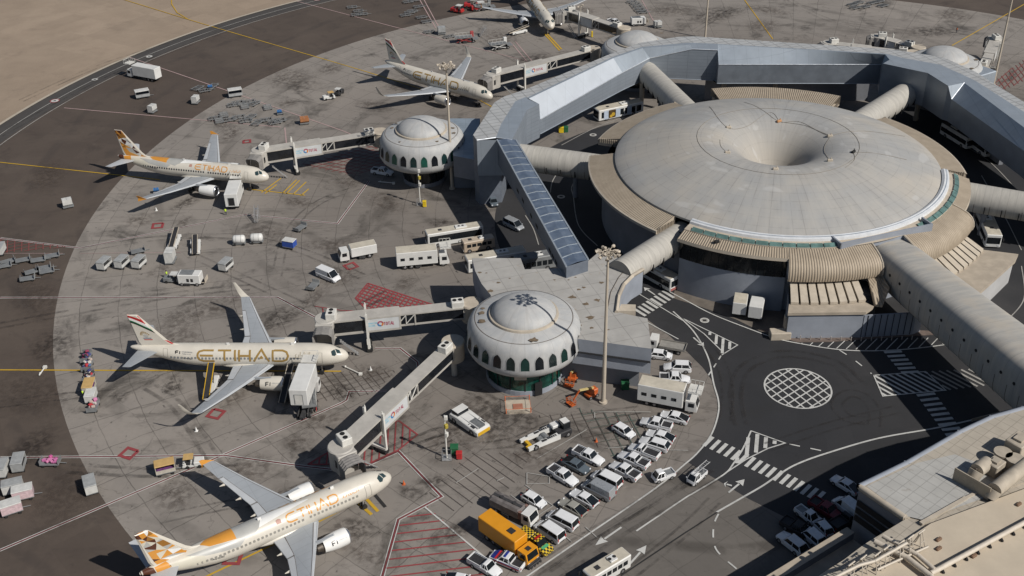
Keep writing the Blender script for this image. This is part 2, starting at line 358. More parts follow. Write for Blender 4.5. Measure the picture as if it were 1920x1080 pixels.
for path in [[(1330,200),(1345,220),(1366,240),(1400,248),(1440,240),(1461,227)],[(1395,192),(1430,207),(1461,227),(1500,248),(1556,256)],[(1461,227),(1510,235),(1556,254)],[(1556,256),(1620,246),(1697,256)],[(1556,258),(1545,280),(1556,302)],[(1350,262),(1352,275),(1365,288)],[(1600,285),(1602,300),(1585,315)],[(1600,286),(1700,300)]]:
    m=MB(); m.tube(oncurve(bez([topz(*q) for q in path],6)),.035,4); m.build('roof_cable',M_lcab,rot)
for (u,v,c) in [(1366,240,0),(1461,227,1),(1556,256,0),(1364,287,0),(1600,286,2),(1556,302,0),(1454,318,0)]:
    x,y=topz(u,v); m=MB().at((x,y,ztop(math.hypot(x-cx,y-cy))),.4*c); m.cbox(0,0,0,1.1,.5,.45,.1); m.cyl((.2,0,.4),(.2,0,.8),.1,.08,6)
    m.build('roof_box',[M_cream,mat('rust_box',(.5,.26,.12),.8),M_black][c],rot)
# drum walls under the roofs
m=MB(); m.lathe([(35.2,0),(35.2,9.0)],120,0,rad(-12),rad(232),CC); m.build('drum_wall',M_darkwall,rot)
m=MB(); m.lathe([(34.8,9.0),(34.8,11.4)],120,0,rad(-12),rad(232),CC); m.build('clerestory_glazing',M_dglass,rot)
def rimroof(a0,a1,dz=0.0,dr=0.0):
    m=MB(); n=max(8,int((a1-a0)/2)); m.lathe([(32.4,13.0),(38.0+dr,12.0+dz),(38.3+dr,11.9+dz),(38.3+dr,11.35),(37.9,11.3),(34.7,11.4)],n,0,rad(a0),rad(a1),CC,miF=lambda k,i:0 if k==0 else 1)
    m.build('rim_roof',[M_corr,M_cream],rot)
    for a in (a0,a1):
        e=MB(); d=.15 if a==a0 else -.15
        for k in range(11):
            r=33.2+k*.45; e.box(0,0,0,0,0,0) if 0 else None
            x,y,_=pr(r,a+d*.2); e.at((x,y,11.3),rad(a)); e.box(0,0,0,.12,.3,1.0)
        e.at(); q=[pr(32.5,a+d),pr(38.2,a+d)]; e.add([(q[0][0],q[0][1],10.6),(q[1][0],q[1][1],10.6),(q[1][0],q[1][1],11.85),(q[0][0],q[0][1],12.9)],[(0,1,2,3)])
        e.build('louvre_end',M_beige,rot)
for a0,a1 in ((115,157),(170,224),(-8,38)): rimroof(a0,a1)
rimroof(56,100,1.6,1.2)
# southern wing of the rotunda: gutter, skylights, corrugated roof, window band
m=MB(); m.lathe([(32.5,13.75),(33.0,14.0),(33.9,13.75),(34.0,13.3)],100,0,rad(-129),rad(-12),CC,miF=lambda k,i:0); m.build('white_gutter',M_white,rot,smooth=30)
m=MB(); m.lathe([(33.42,13.98),(33.5,13.98)],100,0,rad(-129),rad(-12),CC); 
for o in [m.build('gutter_seam',mat('blue_seam',(.12,.2,.3),.5),rot)]: o.location.z=.03
m=MB(); m.lathe([(34.0,13.3),(34.9,13.2)],90,0,rad(-129),rad(-12),CC); m.build('beige_strip',M_cream,rot)
def skylight(a0,a1,n):
    st=(a1-a0)/n
    for k in range(n):
        m=MB(); b0,b1=a0+st*k+.15,a0+st*(k+1)-.15
        m.loft([[pr(r,b0+(b1-b0)*i/3,z) for i in range(4)] for r,z in ((34.9,13.21),(34.95,13.5),(35.85,13.1),(35.9,12.7))],0,False,False,lambda k2,i:0 if k2==1 else 1)
        m.build('skylight_pane',[M_glass,M_cream],rot)
skylight(-127,-84,11); skylight(-55,-13,10); 
m=MB(); m.lathe([(34.9,13.2),(35.9,13.0)],80,0,rad(-129),rad(-12),CC); m.build('skylight_bed',M_beige,rot)
def sroof(a0,a1,curved):
    pf=[(35.9,12.9),(38.2,12.1),(38.3,11.5),(38.0,11.4),(35.0,11.5)] if not curved else [(35.9,12.9),(37.6,12.4),(38.9,11.85),(39.8,11.1),(40.3,10.2),(40.45,9.3),(40.3,8.6),(39.9,8.5),(38.5,8.6)]
    m=MB(); m.lathe(pf,max(10,int((a1-a0))),0,rad(a0),rad(a1),CC,miF=lambda k,i:0 if k<(1 if not curved else 6) else 1)
    m.build('corrugated_roof' if not curved else 'curved_corrugated_roof',[M_corr,M_cream],rot,smooth=35)
sroof(-129,-98,False); sroof(-98,-73.5,True); sroof(-62,-34,True); sroof(-34,-12,False)
for a in (-73.4,-62.1,-34.1,-97.9):   # end trims of the curved roofs
    m=MB(); pts=[pr(r,a,z+.06) for r,z in ((36,12.9),(37.6,12.4),(38.9,11.85),(39.8,11.1),(40.3,10.2),(40.45,9.3),(40.3,8.6))]
    if a!=-97.9: m.tube(pts,.16,6); m.build('roof_end_trim',M_cream,rot)
    m2=MB(); vs=[pr(r,a,z) for r,z in ((36,12.8),(37.6,12.3),(38.8,11.8),(39.7,11.1),(40.2,10.2),(40.3,9.3),(40.2,8.65),(36,8.65))]; m2.add(vs,[list(range(8))]); m2.build('end_wall',M_greywall,rot)
m=MB(); m.lathe([(36.95,7.4),(36.95,11.45)],60,0,rad(-129),rad(-98),CC); m.build('window_band',M_dglass,rot)
m=MB(); m.lathe([(36.3,11.4),(36.3,0)],60,0,rad(-98),rad(-12),CC); m.lathe([(36.9,0),(36.9,7.4),(36.3,7.4)],60,0,rad(-129),rad(-98),CC)
q=[pr(30,-129.0),pr(36.9,-129.0)]; m.add([(q[0][0],q[0][1],0),(q[1][0],q[1][1],0),(q[1][0],q[1][1],11.4),(q[0][0],q[0][1],13)],[(0,1,2,3)])
m.build('facade_wall',M_greywall,rot)
m=MB()
for k in range(14):
    a=-128+k*2.2; x,y,_=pr(36.98,a); m.at((x,y,7.4),rad(a)); m.box(0,0,0,.08,.12,4.0)
m.build('window_mullion',M_black,rot)
# straight grey upstand between the two curved roofs
a_,b_=Vector((58.7,172.2,0)),Vector((77.0,178.6,0)); d=(b_-a_).normalized(); nrm=Vector((-d.y,d.x,0))
m=MB(); m.prism([tuple((a_)[:2]),tuple(b_[:2]),tuple((b_+nrm*.3)[:2]),tuple((a_+nrm*.3)[:2])],11.9,14.0)
for e in (a_,b_): 
    c=e; m.prism([tuple(c[:2]),tuple((c+d*.3)[:2]),tuple((c+d*.3+nrm*3)[:2]),tuple((c+nrm*3)[:2])],11.9,14.0-.01)
m.build('roof_screen',M_greywall,rot)
# entrance wings: louvre slabs, flat roofs, walls
def wing(aA,aB,flip):
    L=MB(); n=8
    for k in range(n):
        b0=aA+(aB-aA)*k/n; b1=aA+(aB-aA)*(k+.78)/n
        v=[pr(39.6,b0,8.1),pr(39.6,b1,8.1),pr(43.4,b1,6.3),pr(43.4,b0,6.3)]; L.add(v+[(x,y,z-.5) for x,y,z in v],[(0,1,2,3),(7,6,5,4),(0,4,5,1),(1,5,6,2),(2,6,7,3),(3,7,4,0)])
    L.build('canopy_slab',M_cream,rot)
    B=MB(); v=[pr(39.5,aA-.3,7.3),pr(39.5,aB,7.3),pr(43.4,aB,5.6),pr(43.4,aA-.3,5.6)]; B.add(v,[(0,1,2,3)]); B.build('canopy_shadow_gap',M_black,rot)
wing(-97.2,-79,0); wing(-55.5,-36,1)
def box4(name,pts,z0,z1,mats,top=None,par=rot):
    m=MB(); m.prism(pts,z0,z1,0,top); return m.build(name,mats,par)
la=[pr(42.9,-97.5),pr(42.3,-80.5),pr(45.0,-78.5),(61.7,162.4),(48.1,162.6)]
box4('flat_roof',[p[:2] for p in la],5.2,5.75,M_beige)
box4('entrance_wall',[(48.4,162.9),(61.5,162.7),(64.0,168.0),(49.8,170.0)],0,5.2,M_greywall)
ra=[pr(42.8,-55),pr(42.6,-36),(95.7,181.2),(94.2,178.8),(83.2,167.6),(80.8,172.5)]
box4('flat_roof',[p[:2] for p in ra],5.2,5.75,M_beige)
box4('entrance_wall',[(94.6,180.2),(83.6,168.4),(81.8,171.8),(80.8,176.0),(90,184)],0,5.2,mat('pale_grey_wall',(.42,.42,.42),.8,0,.08,.3,.2))
# fence-like wall to the right of the left wing and low kiosk at its left end
m=MB(); m.prism([(61.7,162.75),(71.0,163.3),(72.6,164.2),(72.5,164.5),(70.9,163.6),(61.7,163.0)],0,4.8); m.build('screen_wall',M_greywall,rot)
m=MB()
for k in range(8): m.box(62.4+k*1.15,162.72+k*.075,.3,.1,.06,4.5)
m.build('screen_rib',M_black,rot)
m=MB(); m.cbox(47.4,163.4,0,3.6,1.9,1.5,.1); m.box(48.9,164.2,1.5,1.5,1.1,2.6); m.build('service_box',M_cream,rot)
# cone shaped vent canopy beside the big tube
c=P(1655,540,7); m=MB()
v=[P(1626,515,8.6),P(1652,510,8.6),P(1668,540,8),P(1655,572,6.2),P(1640,570,6.2),P(1634,545,8)]
m.add([tuple(q) for q in v]+[(q.x,q.y,q.z-.5) for q in v],[(0,1,2,3,4,5),(11,10,9,8,7,6)]+[(i,(i+1)%6,6+(i+1)%6,6+i) for i in range(6)]); m.build('fan_canopy',M_corr,rot)
m=MB(); q=P(1628,580,0); m.lathe([(3.0,0),(3.0,5.0),(2.6,6.3),(.1,6.3)],24,0,0,2*math.pi,(62.8,169.6)); m.build('stair_drum',mat('dark_drum',(.07,.075,.085),.7),rot,smooth=40)
# rooftop details of the southern roofs
m=MB(); x,y,_=pr(36.9,-118,0); m.at((x,y,12.7),.3); m.cbox(0,0,0,1.0,.5,.5,.1); m.build('roof_box',M_black,rot)
# ---------------------------------------------------------------- passenger tubes between rotunda and satellites
def tube_bridge(label,p0,p1,ry,rz_,mat_,slots=True,n=28,flat=0.0,port=False,legs=True,grow=0.0):
    p0,p1=Vector(p0),Vector(p1); d=p1-p0; L=Vector((d.x,d.y)).length; a=math.atan2(d.y,d.x)
    t=thing('passenger_tube',label,'footbridge',tuple(p0),a)
    rings=[]; e_=.55 if grow else 1.0
    def sq(v): return math.copysign(abs(v)**e_,v)
    sl=d.z/L
    for k in range(int(L/1.5)+1):
        x=min(L,k*1.5); g=1+grow*x/L; rings.append([(x,g*ry*sq(math.cos(2*math.pi*i/n)),sl*x+g*rz_*max(-1+flat,sq(math.sin(2*math.pi*i/n)))) for i in range(n)])
    m=MB(); m.loft(rings); m.build('shell',mat_,t,smooth=40)
    m=MB()
    for k in range(int(L/3.0)):
        x=1.5+k*3.0
        g=(1+grow*x/L)*1.004
        r=[(x+w,g*ry*sq(math.cos(th)),sl*x+g*rz_*max(-1+flat,sq(math.sin(th)))) for th in [rad(-180+q*12) for q in range(16)] for w in (-.06,.06)]
        vs=r; f=[(2*i,2*i+1,2*i+3,2*i+2) for i in range(15)]; m.add(vs,f)
    for o in [m.build('joint_ring',M_cable,t)]: pass
    if slots:
        for s in (-1,1):
            for k in range(1,int(L/3.2)):
                m=MB(); x=k*3.2; 
                if port:
                    th=rad(14); g=1+grow*x/L; m.cyl((x,s*g*ry*.95,sl*x+g*.9),(x,s*(g*ry+.06),sl*x+g*.9),.28,.28,10)
                else: m.box(x,s*ry*.93,sl*x-rz_*.62,.18,.5,1.5)
                m.build('window',M_black,t)
    if legs:
        for x in (L*.33,L*.7):
            m=MB(); m.cyl((x,0,-p0.z),(x,0,-rz_*.7),.55,.5,12); m.build('support_column',M_darkwall,t)
    return t
tube_bridge('pale ribbed tube crossing the service road behind the head of the sloping blue corridor',pr(31.5,166.5,7.9),pr(62.5,163.2,7.9),2.9,2.9,M_tube)
tube_bridge('pale tube from dish roof to metal corridor near the parked white airport bus',pr(31.5,109,8.0),pr(66,107,8.6),2.9,2.9,M_tube)
tube_bridge('short pale tube entering the dark opening of the metal corridor behind the dish roof',pr(31.5,48.5,8.0),pr(64,47,8.8),2.9,2.9,M_tube)
tube_bridge('pale ribbed tube from the dish roof to the flat roof of the nearest satellite',pr(31.5,-134,9.1),pr(51.5,-133.6,9.1),2.55,2.55,M_tube,legs=False)
tube_bridge('pale tube leaving the dish roof at the right edge of the photo',pr(33,-9,8.0),pr(62,-17,8.0),2.9,2.9,M_tube)
_b0,_b1=P(1700,512,8.6),P(1900,677,9.8); _d=_b1-_b0; _b1=_b0+_d*2.2; _b0=_b0-_d*.28
tube_bridge('widest grey tube with a row of small round portholes ending at the terminal building',tuple(_b0),tuple(_b1),4.1,3.8,M_big,True,36,.25,True,False,grow=.36)
# ---------------------------------------------------------------- long metal corridor around the rotunda
cor=thing('ring_corridor','long angular silver blue metal corridor bending around the dish roof','corridor')
Z1,Z2,Z0=15.5,12.6,7.2
def Q(u,v,z): return tuple(P(u,v,z))
# stations: outer roof edge, roof seam, inner roof edge (z15.5), wall top, wall top height, bottom px-free
ST=[ # outer, seam, inner, wall(u,v,z)
 (Q(894,263,Z1),Q(930,258,Z1),Q(960,262,Z1),Q(960,262,Z1)),
 (Q(887,253,Z1),Q(940,232,Z1),Q(969,245,Z1),Q(969,245,Z1)),
 (Q(927,192,Z1),Q(966,190,Z1),Q(988,206,Z1),Q(988,206,Z1)),
 (Q(945,181,Z1),Q(985,182,Z1),Q(1011,195,Z1),Q(1011,195,Z1)),
 (Q(987,167,Z1),Q(988,183,Z1),Q(990,185.5,Z1),Q(1013,224,10.8)),
 (Q(1140,103,Z1),Q(1148,107,Z1),Q(1150,109,Z1),Q(1167,136,11.9)),
 (Q(1200,80,Z1),Q(1203,88,Z1),Q(1205,90,Z1),Q(1218,109,12.4)),
 (Q(1272,69,Z1),Q(1290,80,Z1),Q(1294,84,Z1),Q(1298,92,Z1-.25)),
 (Q(1300,68,Z1),Q(1344,82,Z1),Q(1346,83,Z1),Q(1346,94,Z1-.3)),
 (Q(1302,68,Z1),Q(1345,82.3,Z1),Q(1347,83.5,Z1),Q(1347.5,121,12.2)),
 (Q(1665,92,Z1),Q(1661,100.5,Z1),Q(1660,102,Z1),Q(1652,121,12.2)),
 (Q(1705,97,Z1),Q(1690,108,Z1),Q(1668,112,Z1),Q(1656,119,Z1-.4)),
 (Q(1770,108,Z1),Q(1762,121,Z1),Q(1740,137,Z1),Q(1740,137,Z1-.02)),
 (Q(1830,135,Z1),Q(1805,140,Z1),Q(1778,161,Z1),Q(1778,161,Z1-.02)),
 (Q(1856,152,Z1),Q(1830,152,Z1),Q(1808,155,Z1),Q(1784,186,Z2)),
 (Q(2000,240,Z1),Q(1980,248,Z1),Q(1955,265,Z1),Q(1920,283,Z2)),
 (Q(2120,330,Z1),Q(2100,345,Z1),Q(2060,362,Z1),Q(2000,350,Z2)),
]
def _off(k0,k1,dd,end=None):
    # keep the slope planar: inner roof edge parallel to the wall top
    for k in range(k0,k1+1):
        a=ST[max(k0,k-1)][3]; b=ST[min(k1,k+1)][3]; dx,dy=b[0]-a[0],b[1]-a[1]; L_=math.hypot(dx,dy); nx,ny=-dy/L_,dx/L_
        w=ST[k][3]
        if nx*(w[0]-CC[0])+ny*(w[1]-CC[1])<0: nx,ny=-nx,-ny
        S=list(ST[k]); S[2]=(w[0]+nx*dd,w[1]+ny*dd,Z1); o=S[0]; S[1]=tuple(S[2][i]+(o[i]-S[2][i])*.32 for i in range(2))+(Z1,) if dd>4 else S[1]; ST[k]=tuple(S)
def strip(name,ia,ib,mats,k0=0,k1=None,miF=None,par=cor,smooth=None,fixn=True):
    m=MB(); k1=len(ST) if k1 is None else k1
    
    rr_=[]; mm_=[]; S_=ST[k0:k1]
    for k in range(len(S_)-1):
        p0,p1=[(S[ia] if isinstance(ia,int) else ia(S),S[ib] if isinstance(ib,int) else ib(S)) for S in (S_[k],S_[k+1])]
        n_=12 if k+k0 in (4,5,9,15) else 1
        for j in range(n_): rr_.append([lerp(p0[0],p1[0],j/n_),lerp(p0[1],p1[1],j/n_)]); mm_.append(miF(k,0) if miF else 0)
    rr_.append(list(p1)); m.loft(rr_,0,False,False,lambda k,i:mm_[k]); return m.build(name,mats,par,fixn=fixn,smooth=smooth)
strip('panel_roof',0,1,M_tile); strip('metal_roof',1,2,M_metal)
strip('sloping_roof',2,3,[M_silver,M_metal],miF=lambda k,i:0 if k<5 else 1,smooth=28)
def wtop(S): return S[3]
def wbot(S): return (S[3][0]+.0,S[3][1],Z0)
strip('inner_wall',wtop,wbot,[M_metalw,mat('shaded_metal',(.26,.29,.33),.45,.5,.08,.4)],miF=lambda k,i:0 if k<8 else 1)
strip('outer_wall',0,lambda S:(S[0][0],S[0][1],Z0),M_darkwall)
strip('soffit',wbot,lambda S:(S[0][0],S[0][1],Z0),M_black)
# bright edge trims
m=MB(); m.tube([ST[0][0],ST[0][1],ST[0][2]],.16,6); m.build('edge_trim',M_bright,cor); m=MB(); m.tube([S[3] for S in ST[4:9]],.14,6); m.build('edge_trim',M_bright,cor)
m=MB(); m.tube([S[3] for S in ST[9:11]],.10,6); m.build('edge_trim',M_bright,cor); m=MB(); m.tube([ST[14][3],ST[14][2]],.15,6); m.build('edge_trim',M_bright,cor)
m=MB(); m.tube([wbot(S) for S in ST[4:11]],.10,6); m.build('edge_trim',M_metal,cor)
# end block down to the ground and legs
a0,a1,a2=ST[0][0],ST[0][2],ST[2][2]
m=MB(); o0=Vector(ST[1][0]); o1=Vector(ST[2][0]); i1=Vector(ST[1][2])
f0=Vector(ST[0][0]); f2=Vector(ST[0][2]); 
m.add([tuple(f0),tuple(f2),(f2.x,f2.y,Z0),(f0.x,f0.y,Z0)],[(0,1,2,3)]); m.build('end_wall',M_metal,cor)
lowl=P(919,383,0); 
m=MB(); m.prism([(o0.x,o0.y),(f0.x+.2,f0.y+.3),(f0.x+5.0,f0.y+1.2),(o1.x+4,o1.y-2),(o1.x,o1.y)],0,Z0); m.build('leg_block',mat('leg_metal',(.22,.25,.30),.5,.4,.08),cor)
for k,(u,v) in enumerate([(1202,206),(1262,190),(1356,178),(1452,175),(1720,205)]):
    q=P(u,v,0) if k==0 else P(u,v,3); t_=P(1211,147,8)
    m=MB(); m.cyl((q.x,q.y,0),(q.x+.0,q.y,Z0),.55,.65,12); m.build('support_column',M_beige,cor)
for (u0,v0,u1,v1) in [(1240,150,1262,150),(1330,160,1645,160),(1715,150,1760,220),(1790,230,1830,262)]:
    A=P(u0,v0,7); B=P(u1,v1,7); d=(B-A).normalized(); n=Vector((-d.y,d.x,0))
    m=MB(); A=A+n*7; B=B+n*7; m.prism([A[:2],B[:2],(B+n*1)[:2],(A+n*1)[:2]],0,Z0); m.build('lower_wall',M_darkwall,cor)
# ---------------------------------------------------------------- sloping corridor to the nearest satellite
st=thing('sloping_corridor','sloping corridor with ribbed blue metal roof ending on the satellite annex roof','corridor')
tA,tB=P(932,262,15.4),P(967,262,15.4); bA,bB=P(1062,500,12.0),P(1103,487,12.0)
N=17
rail=[]
for k in range(N+1):
    t=k/N; rail.append((tA.lerp(bA,t),tB.lerp(bB,t)))
def slope_mat():
    t=NT('sloping_roof_metal'); p=t.pos(); n=t.noise(p,.6,5,.6)
    col=t.mix(t.ramp(n,.3,.7),(.25,.32,.42),(.33,.40,.50)); col=t.mix(t.ramp(t.noise(p,.9,4,.7),.6,.75,0,.6),col,(.50,.46,.36))
    return t.fin(col,t.ramp(n,.3,.7,.3,.45),.7)
m=MB(); M_slope=slope_mat()
for k in range(N):
    (a,b),(c,d)=rail[k],rail[k+1]; mid=lambda p,q:tuple(p.lerp(q,.5)+Vector((0,0,.25)))
    m.add([tuple(a),mid(a,b),tuple(b),tuple(d),mid(c,d),tuple(c)],[(0,1,4,5),(1,2,3,4)])
m.build('roof',M_slope,st)
m=MB()
for k in range(1,N):
    a,b=rail[k]; q=a.lerp(b,.5)+Vector((0,0,.28)); m.bar(tuple(a+Vector((0,0,.06))),tuple(q),.14,.1); m.bar(tuple(q),tuple(b+Vector((0,0,.06))),.14,.1)
m.build('roof_rib',mat('pale_rib',(.42,.45,.46),.5,.3,.2,1),st)
m=MB()
for k in range(N):
    a,_=rail[k]; c,_=rail[k+1]; 
    if k%1==0: m.bar(tuple(a+Vector((0,0,.12))),tuple(c+Vector((0,0,.12))),.3,.25)
    _,a=rail[k]; _,c=rail[k+1]; m.bar(tuple(a+Vector((0,0,.12))),tuple(c+Vector((0,0,.12))),.3,.25)
m.build('roof_edge',M_metal,st)
h0,h1=5.6,3.6
m=MB()
for i in (0,1):
    A=rail[0][i]; B=rail[N][i]; m.add([tuple(A),tuple(B),(B.x,B.y,B.z-h1),(A.x,A.y,A.z-h0)],[(0,1,2,3)])
A,B=rail[0],rail[N]; m.add([(A[0].x,A[0].y,A[0].z-h0),(A[1].x,A[1].y,A[1].z-h0),(B[1].x,B[1].y,B[1].z-h1),(B[0].x,B[0].y,B[0].z-h1)],[(0,1,2,3)])
m.add([tuple(B[0]),tuple(B[1]),(B[1].x,B[1].y,B[1].z-h1),(B[0].x,B[0].y,B[0].z-h1)],[(0,1,2,3)])
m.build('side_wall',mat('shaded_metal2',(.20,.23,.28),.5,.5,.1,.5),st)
for k,t0 in enumerate((.32,.40,.52,.60,.78,.82,.86)):
    A=rail[0][0].lerp(rail[N][0],t0); B=rail[0][0].lerp(rail[N][0],t0+.03); n=Vector((-.04,0,0)); m=MB(); m.add([tuple(A+n-Vector((0,0,2.6))),tuple(B+n-Vector((0,0,2.7))),tuple(B+n-Vector((0,0,3.4))),tuple(A+n-Vector((0,0,3.3)))],[(0,1,2,3)]); m.build('window',M_black,st)
# ---------------------------------------------------------------- satellites
M_dome=None
def dome_mat():
    t=NT('satellite_dome_skin'); o=t.obj(); x,y,z=t.sep(o); a=t.M('ARCTAN2',y,x); f=t.M('FRACT',t.M('MULTIPLY',a,24/6.2832)); d=t.M('MINIMUM',f,t.M('SUBTRACT',1.0,f))
    st=t.noise(t.comb(t.M('MULTIPLY',a,6.0),t.M('MULTIPLY',z,.3),0.0),1.0,6,.7); n=t.noise(o,.7,5,.6)
    col=t.mix(t.ramp(n,.3,.7),(.385,.395,.40),(.45,.45,.44)); col=t.mix(t.ramp(st,.45,.75,0,.5),col,(.33,.32,.31)); col=t.mix(t.ramp(d,.006,.02,.45,0),col,(.2,.2,.2))
    return t.fin(col,.65)
M_dome=dome_mat(); 
M_sat=dome_mat(); M_sat.name='satellite_shell_skin'
def arch(m,a,R0,z0,wd,h,mi,off):
    """pointed arch outline on a cone at angle a"""
    pts=[(-.5,0),(.5,0),(.5,.55),(.42,.74),(.25,.88),(0,1),(-.25,.88),(-.42,.74),(-.5,.55)]
    vs=[]
    for u,v in pts:
        zz=z0+v*h; r=R0(zz)+off; th=a+u*wd/r; vs.append((r*math.cos(th),r*math.sin(th),zz))
    m.add(vs,[tuple(range(len(pts)))],mi)
def satellite(label,c,facing,nwin=26,base=True,rb_=4.6):
    t=thing('domed_satellite',label,'terminal',(c[0],c[1],0),0)
    pf=[(4.4,5.0),(7.6,5.15),(8.7,5.5),(9.35,6.1),(9.65,6.8),(9.72,7.5),(9.42,10.0),(9.25,10.55),(8.95,11.1),(8.55,11.5),(8.25,11.65),(6.2,12.05),(5.5,12.2)]
    m=MB(); m.lathe(pf,72); m.build('shell',M_sat,t,smooth=50)
    d=[(5.8,12.15),(5.75,12.5),(5.45,12.55),(5.35,12.5)]; m=MB(); m.lathe(d,60); m.build('dome_curb',M_cream,t)
    d=[(5.4*math.cos(q),12.45+2.35*math.sin(q)**1.12) for q in [rad(k*9) for k in range(0,10)]]; d[-1]=(.02,14.85)
    m=MB(); m.lathe(d,60); m.build('dome',M_dome,t,smooth=60)
    m=MB(); m.lathe([(8.2,11.70),(8.08,11.72)],72); m.build('roof_groove',M_cable,t)
    def R0(z): return 9.72-(z-7.5)*.12
    for k in range(nwin):
        a=2*math.pi*(k+.5)/nwin+facing
        m=MB(); arch(m,a,R0,7.45,1.7,2.65,0,.04); arch(m,a,R0,7.55,1.4,2.4,1,.07)
        m.build('arched_window',[M_sat,mat('arch_glass_%d'%((k%3)+(3 if rb_>5 else 0)),[(.01,.03,.03),(.012,.075,.055),(.01,.012,.015),(.008,.018,.018),(.01,.035,.03),(.008,.01,.012)][(k%3)+(3 if rb_>5 else 0)],.15,0,.3,.8)],t)
    if base:
        m=MB(); m.lathe([(rb_,0.9),(rb_,5.2)],48); m.build('glass_base',M_ggl if rb_>5 else M_dglass,t,smooth=40)
        m=MB(); m.lathe([(rb_+.15,0),(rb_+.15,1.0),(rb_-.1,1.0)],48); m.build('plinth',M_greywall if rb_>5 else M_darkwall,t)  # shade under the shell painted into base and plinth of the farther satellites
        for k in range(16):
            a=2*math.pi*k/16; m=MB(); m.at(((rb_+.05)*math.cos(a),(rb_+.05)*math.sin(a),.9),a); m.box(0,0,0,.12,.18,4.2); m.build('mullion',M_black,t)
    return t
S1=P(982,588,12.2); S2=P(790,243,12.2)
s1=satellite('nearest domed satellite with the shadow of a floodlight mast across its dome',S1,0,26,True,6.4)
s2=satellite('domed satellite with green arched windows left of the corner of the metal corridor',S2,.1,26)
S3=P(1195,77,12.4); S4=P(1772,107,12.4)
s3=satellite('far domed satellite half hidden behind the metal corridor, beside the topmost airliner',S3,.2,20)
s4=satellite('far domed satellite behind the bend of the corridor at the upper right',S4,.3,20)
def patches(t,c,lst,z):
    for k,(u,v,r) in enumerate(lst):
        q=P(u,v,z); m=MB(); n=9; m.flat([(q.x-c[0]+r*(1+.4*math.sin(i*2.3+k))*math.cos(i*.698),q.y-c[1]+.8*r*(1+.35*math.cos(i*3.1+k*2))*math.sin(i*.698)) for i in range(n)],z+.03); m.build('roof_stain',mat('bird_stain',(.16,.12,.08),.95,0,.3,2),t)
patches(s1,S1,[(903,587,.6),(904,602,.7),(905,578,.35),(1001,637,.7)],11.95)
patches(s2,S2,[(735,240,.45),(743,231,.3),(848,240,.5),(851,249,.45),(820,265,.4),(750,266,.3)],11.95)
patches(s3,S3,[(1145,68,.5),(1151,62,.5),(1240,62,.5)],11.95)
patches(s4,S4,[(1830,112,.6),(1822,128,.5)],11.95)
# white stair box hanging on the near satellite
m=MB(); q=P(976,712,4); m.at((q.x-S1.x,q.y-S1.y,0),-1.6); m.cbox(0,0,4.3,1.1,2.0,3.4,.08); m.build('stair_box',M_cream,s1)
m=MB(); q=P(1010,745,0)-S1; m.at((q.x,q.y+.35,0),-1.2); m.box(0,0,.2,.2,1.3,2.6); m.build('door',M_black,s1)
# ---------------------------------------------------------------- annex roofs joining satellites and tubes
M_ann=panel_mat('annex_roof_panels',(.375,.365,.345),3.6,3.6,.8,0,.4,.1,.45,(.27,.20,.13),rot=rad(18),lw=.1)
ZA=9.6
def A_(*pts): return [P(u,v,ZA)[:2] for u,v in pts]
an=thing('satellite_annex','flat stained roof annex spreading behind the nearest domed satellite','building')
outl=A_((885,484),(976,484),(984,505),(1063,502),(1102,490),(1121,474),(1162,484),(1206,505),(1186,517),(1170,533),(1160,555),(1156,585),(1214,597),(1222,654),(1074,634))+[(S1.x+5,S1.y),(S1.x,S1.y+5),(S1.x-5,S1.y+4)]+A_((920,553),(903,532),(891,508))
m=MB(); m.prism(outl,4.6,ZA,0,1); m.build('body',[M_greywall,M_ann],an)
m=MB(); m.bar(Q(1080,687-18,ZA-2.4),Q(1222,672,ZA-2.4),.05,.12); 
edge=[Q(*q,ZA+.16) for q in ((1206,505),(1186,517),(1170,533),(1160,555),(1156,585))]
m=MB(); m.tube(edge,.35,6); m.build('parapet',M_cream,an,smooth=60)
m=MB(); m.tube([Q(*q,ZA+.06) for q in ((1150,473),(1178,500),(1160,520),(1145,548),(1140,575))],.07,5); m.build('roof_cable',M_cable,an)
for k,(u,v,r) in enumerate([(919,546,.8),(934,530,.5),(899,511,.5),(912,512,.3),(956,522,.3),(1040,525,.35),(1066,525,.3),(1085,543,.5),(1094,539,.5),(1073,557,.9),(1099,570,.8),(1121,563,.8),(1107,596,1.0),(1109,615,.5),(1127,530,.6),(1079,520,.3),(1141,618,.3),(1089,610,.4)]):
    q=P(u,v,ZA); m=MB(); m.flat([(q.x+r*.7*(1+.45*math.sin(i*2.3+k))*math.cos(i*.698),q.y+.55*r*(1+.4*math.cos(i*3.1+k*2))*math.sin(i*.698)) for i in range(9)],ZA+.03); m.build('roof_stain',mat('bird_stain',(.16,.12,.08),.95),an)
m=MB(); x0=P(1085,640,ZA); m.prism([P(1078,637,ZA)[:2],P(1221,657,ZA)[:2],(P(1221,657,ZA)+Vector((0,3,0)))[:2],(P(1078,637,ZA)+Vector((0,3,0)))[:2]],7.05,7.15); m.build('wall_groove',M_black,an)
for (u,v) in [(1060,610),(1120,560),(930,520)]:
    q=P(u,v,ZA); m=MB(); m.cyl((q.x,q.y+1.5,0),(q.x,q.y+1.5,4.6),.35,.35,10); m.build('column',M_greywall,an)
m=MB(); q=[P(u,v,6.0)[:2] for u,v in ((1160,594),(1192,594),(1192,606),(1161,606))]; q=[P(1160,570,6.5)[:2],P(1192,571,6.5)[:2],P(1192,583,6.5)[:2],P(1160,583,6.5)[:2]]; m.prism(q,3.2,6.5); m.build('side_canopy',M_cream,an)
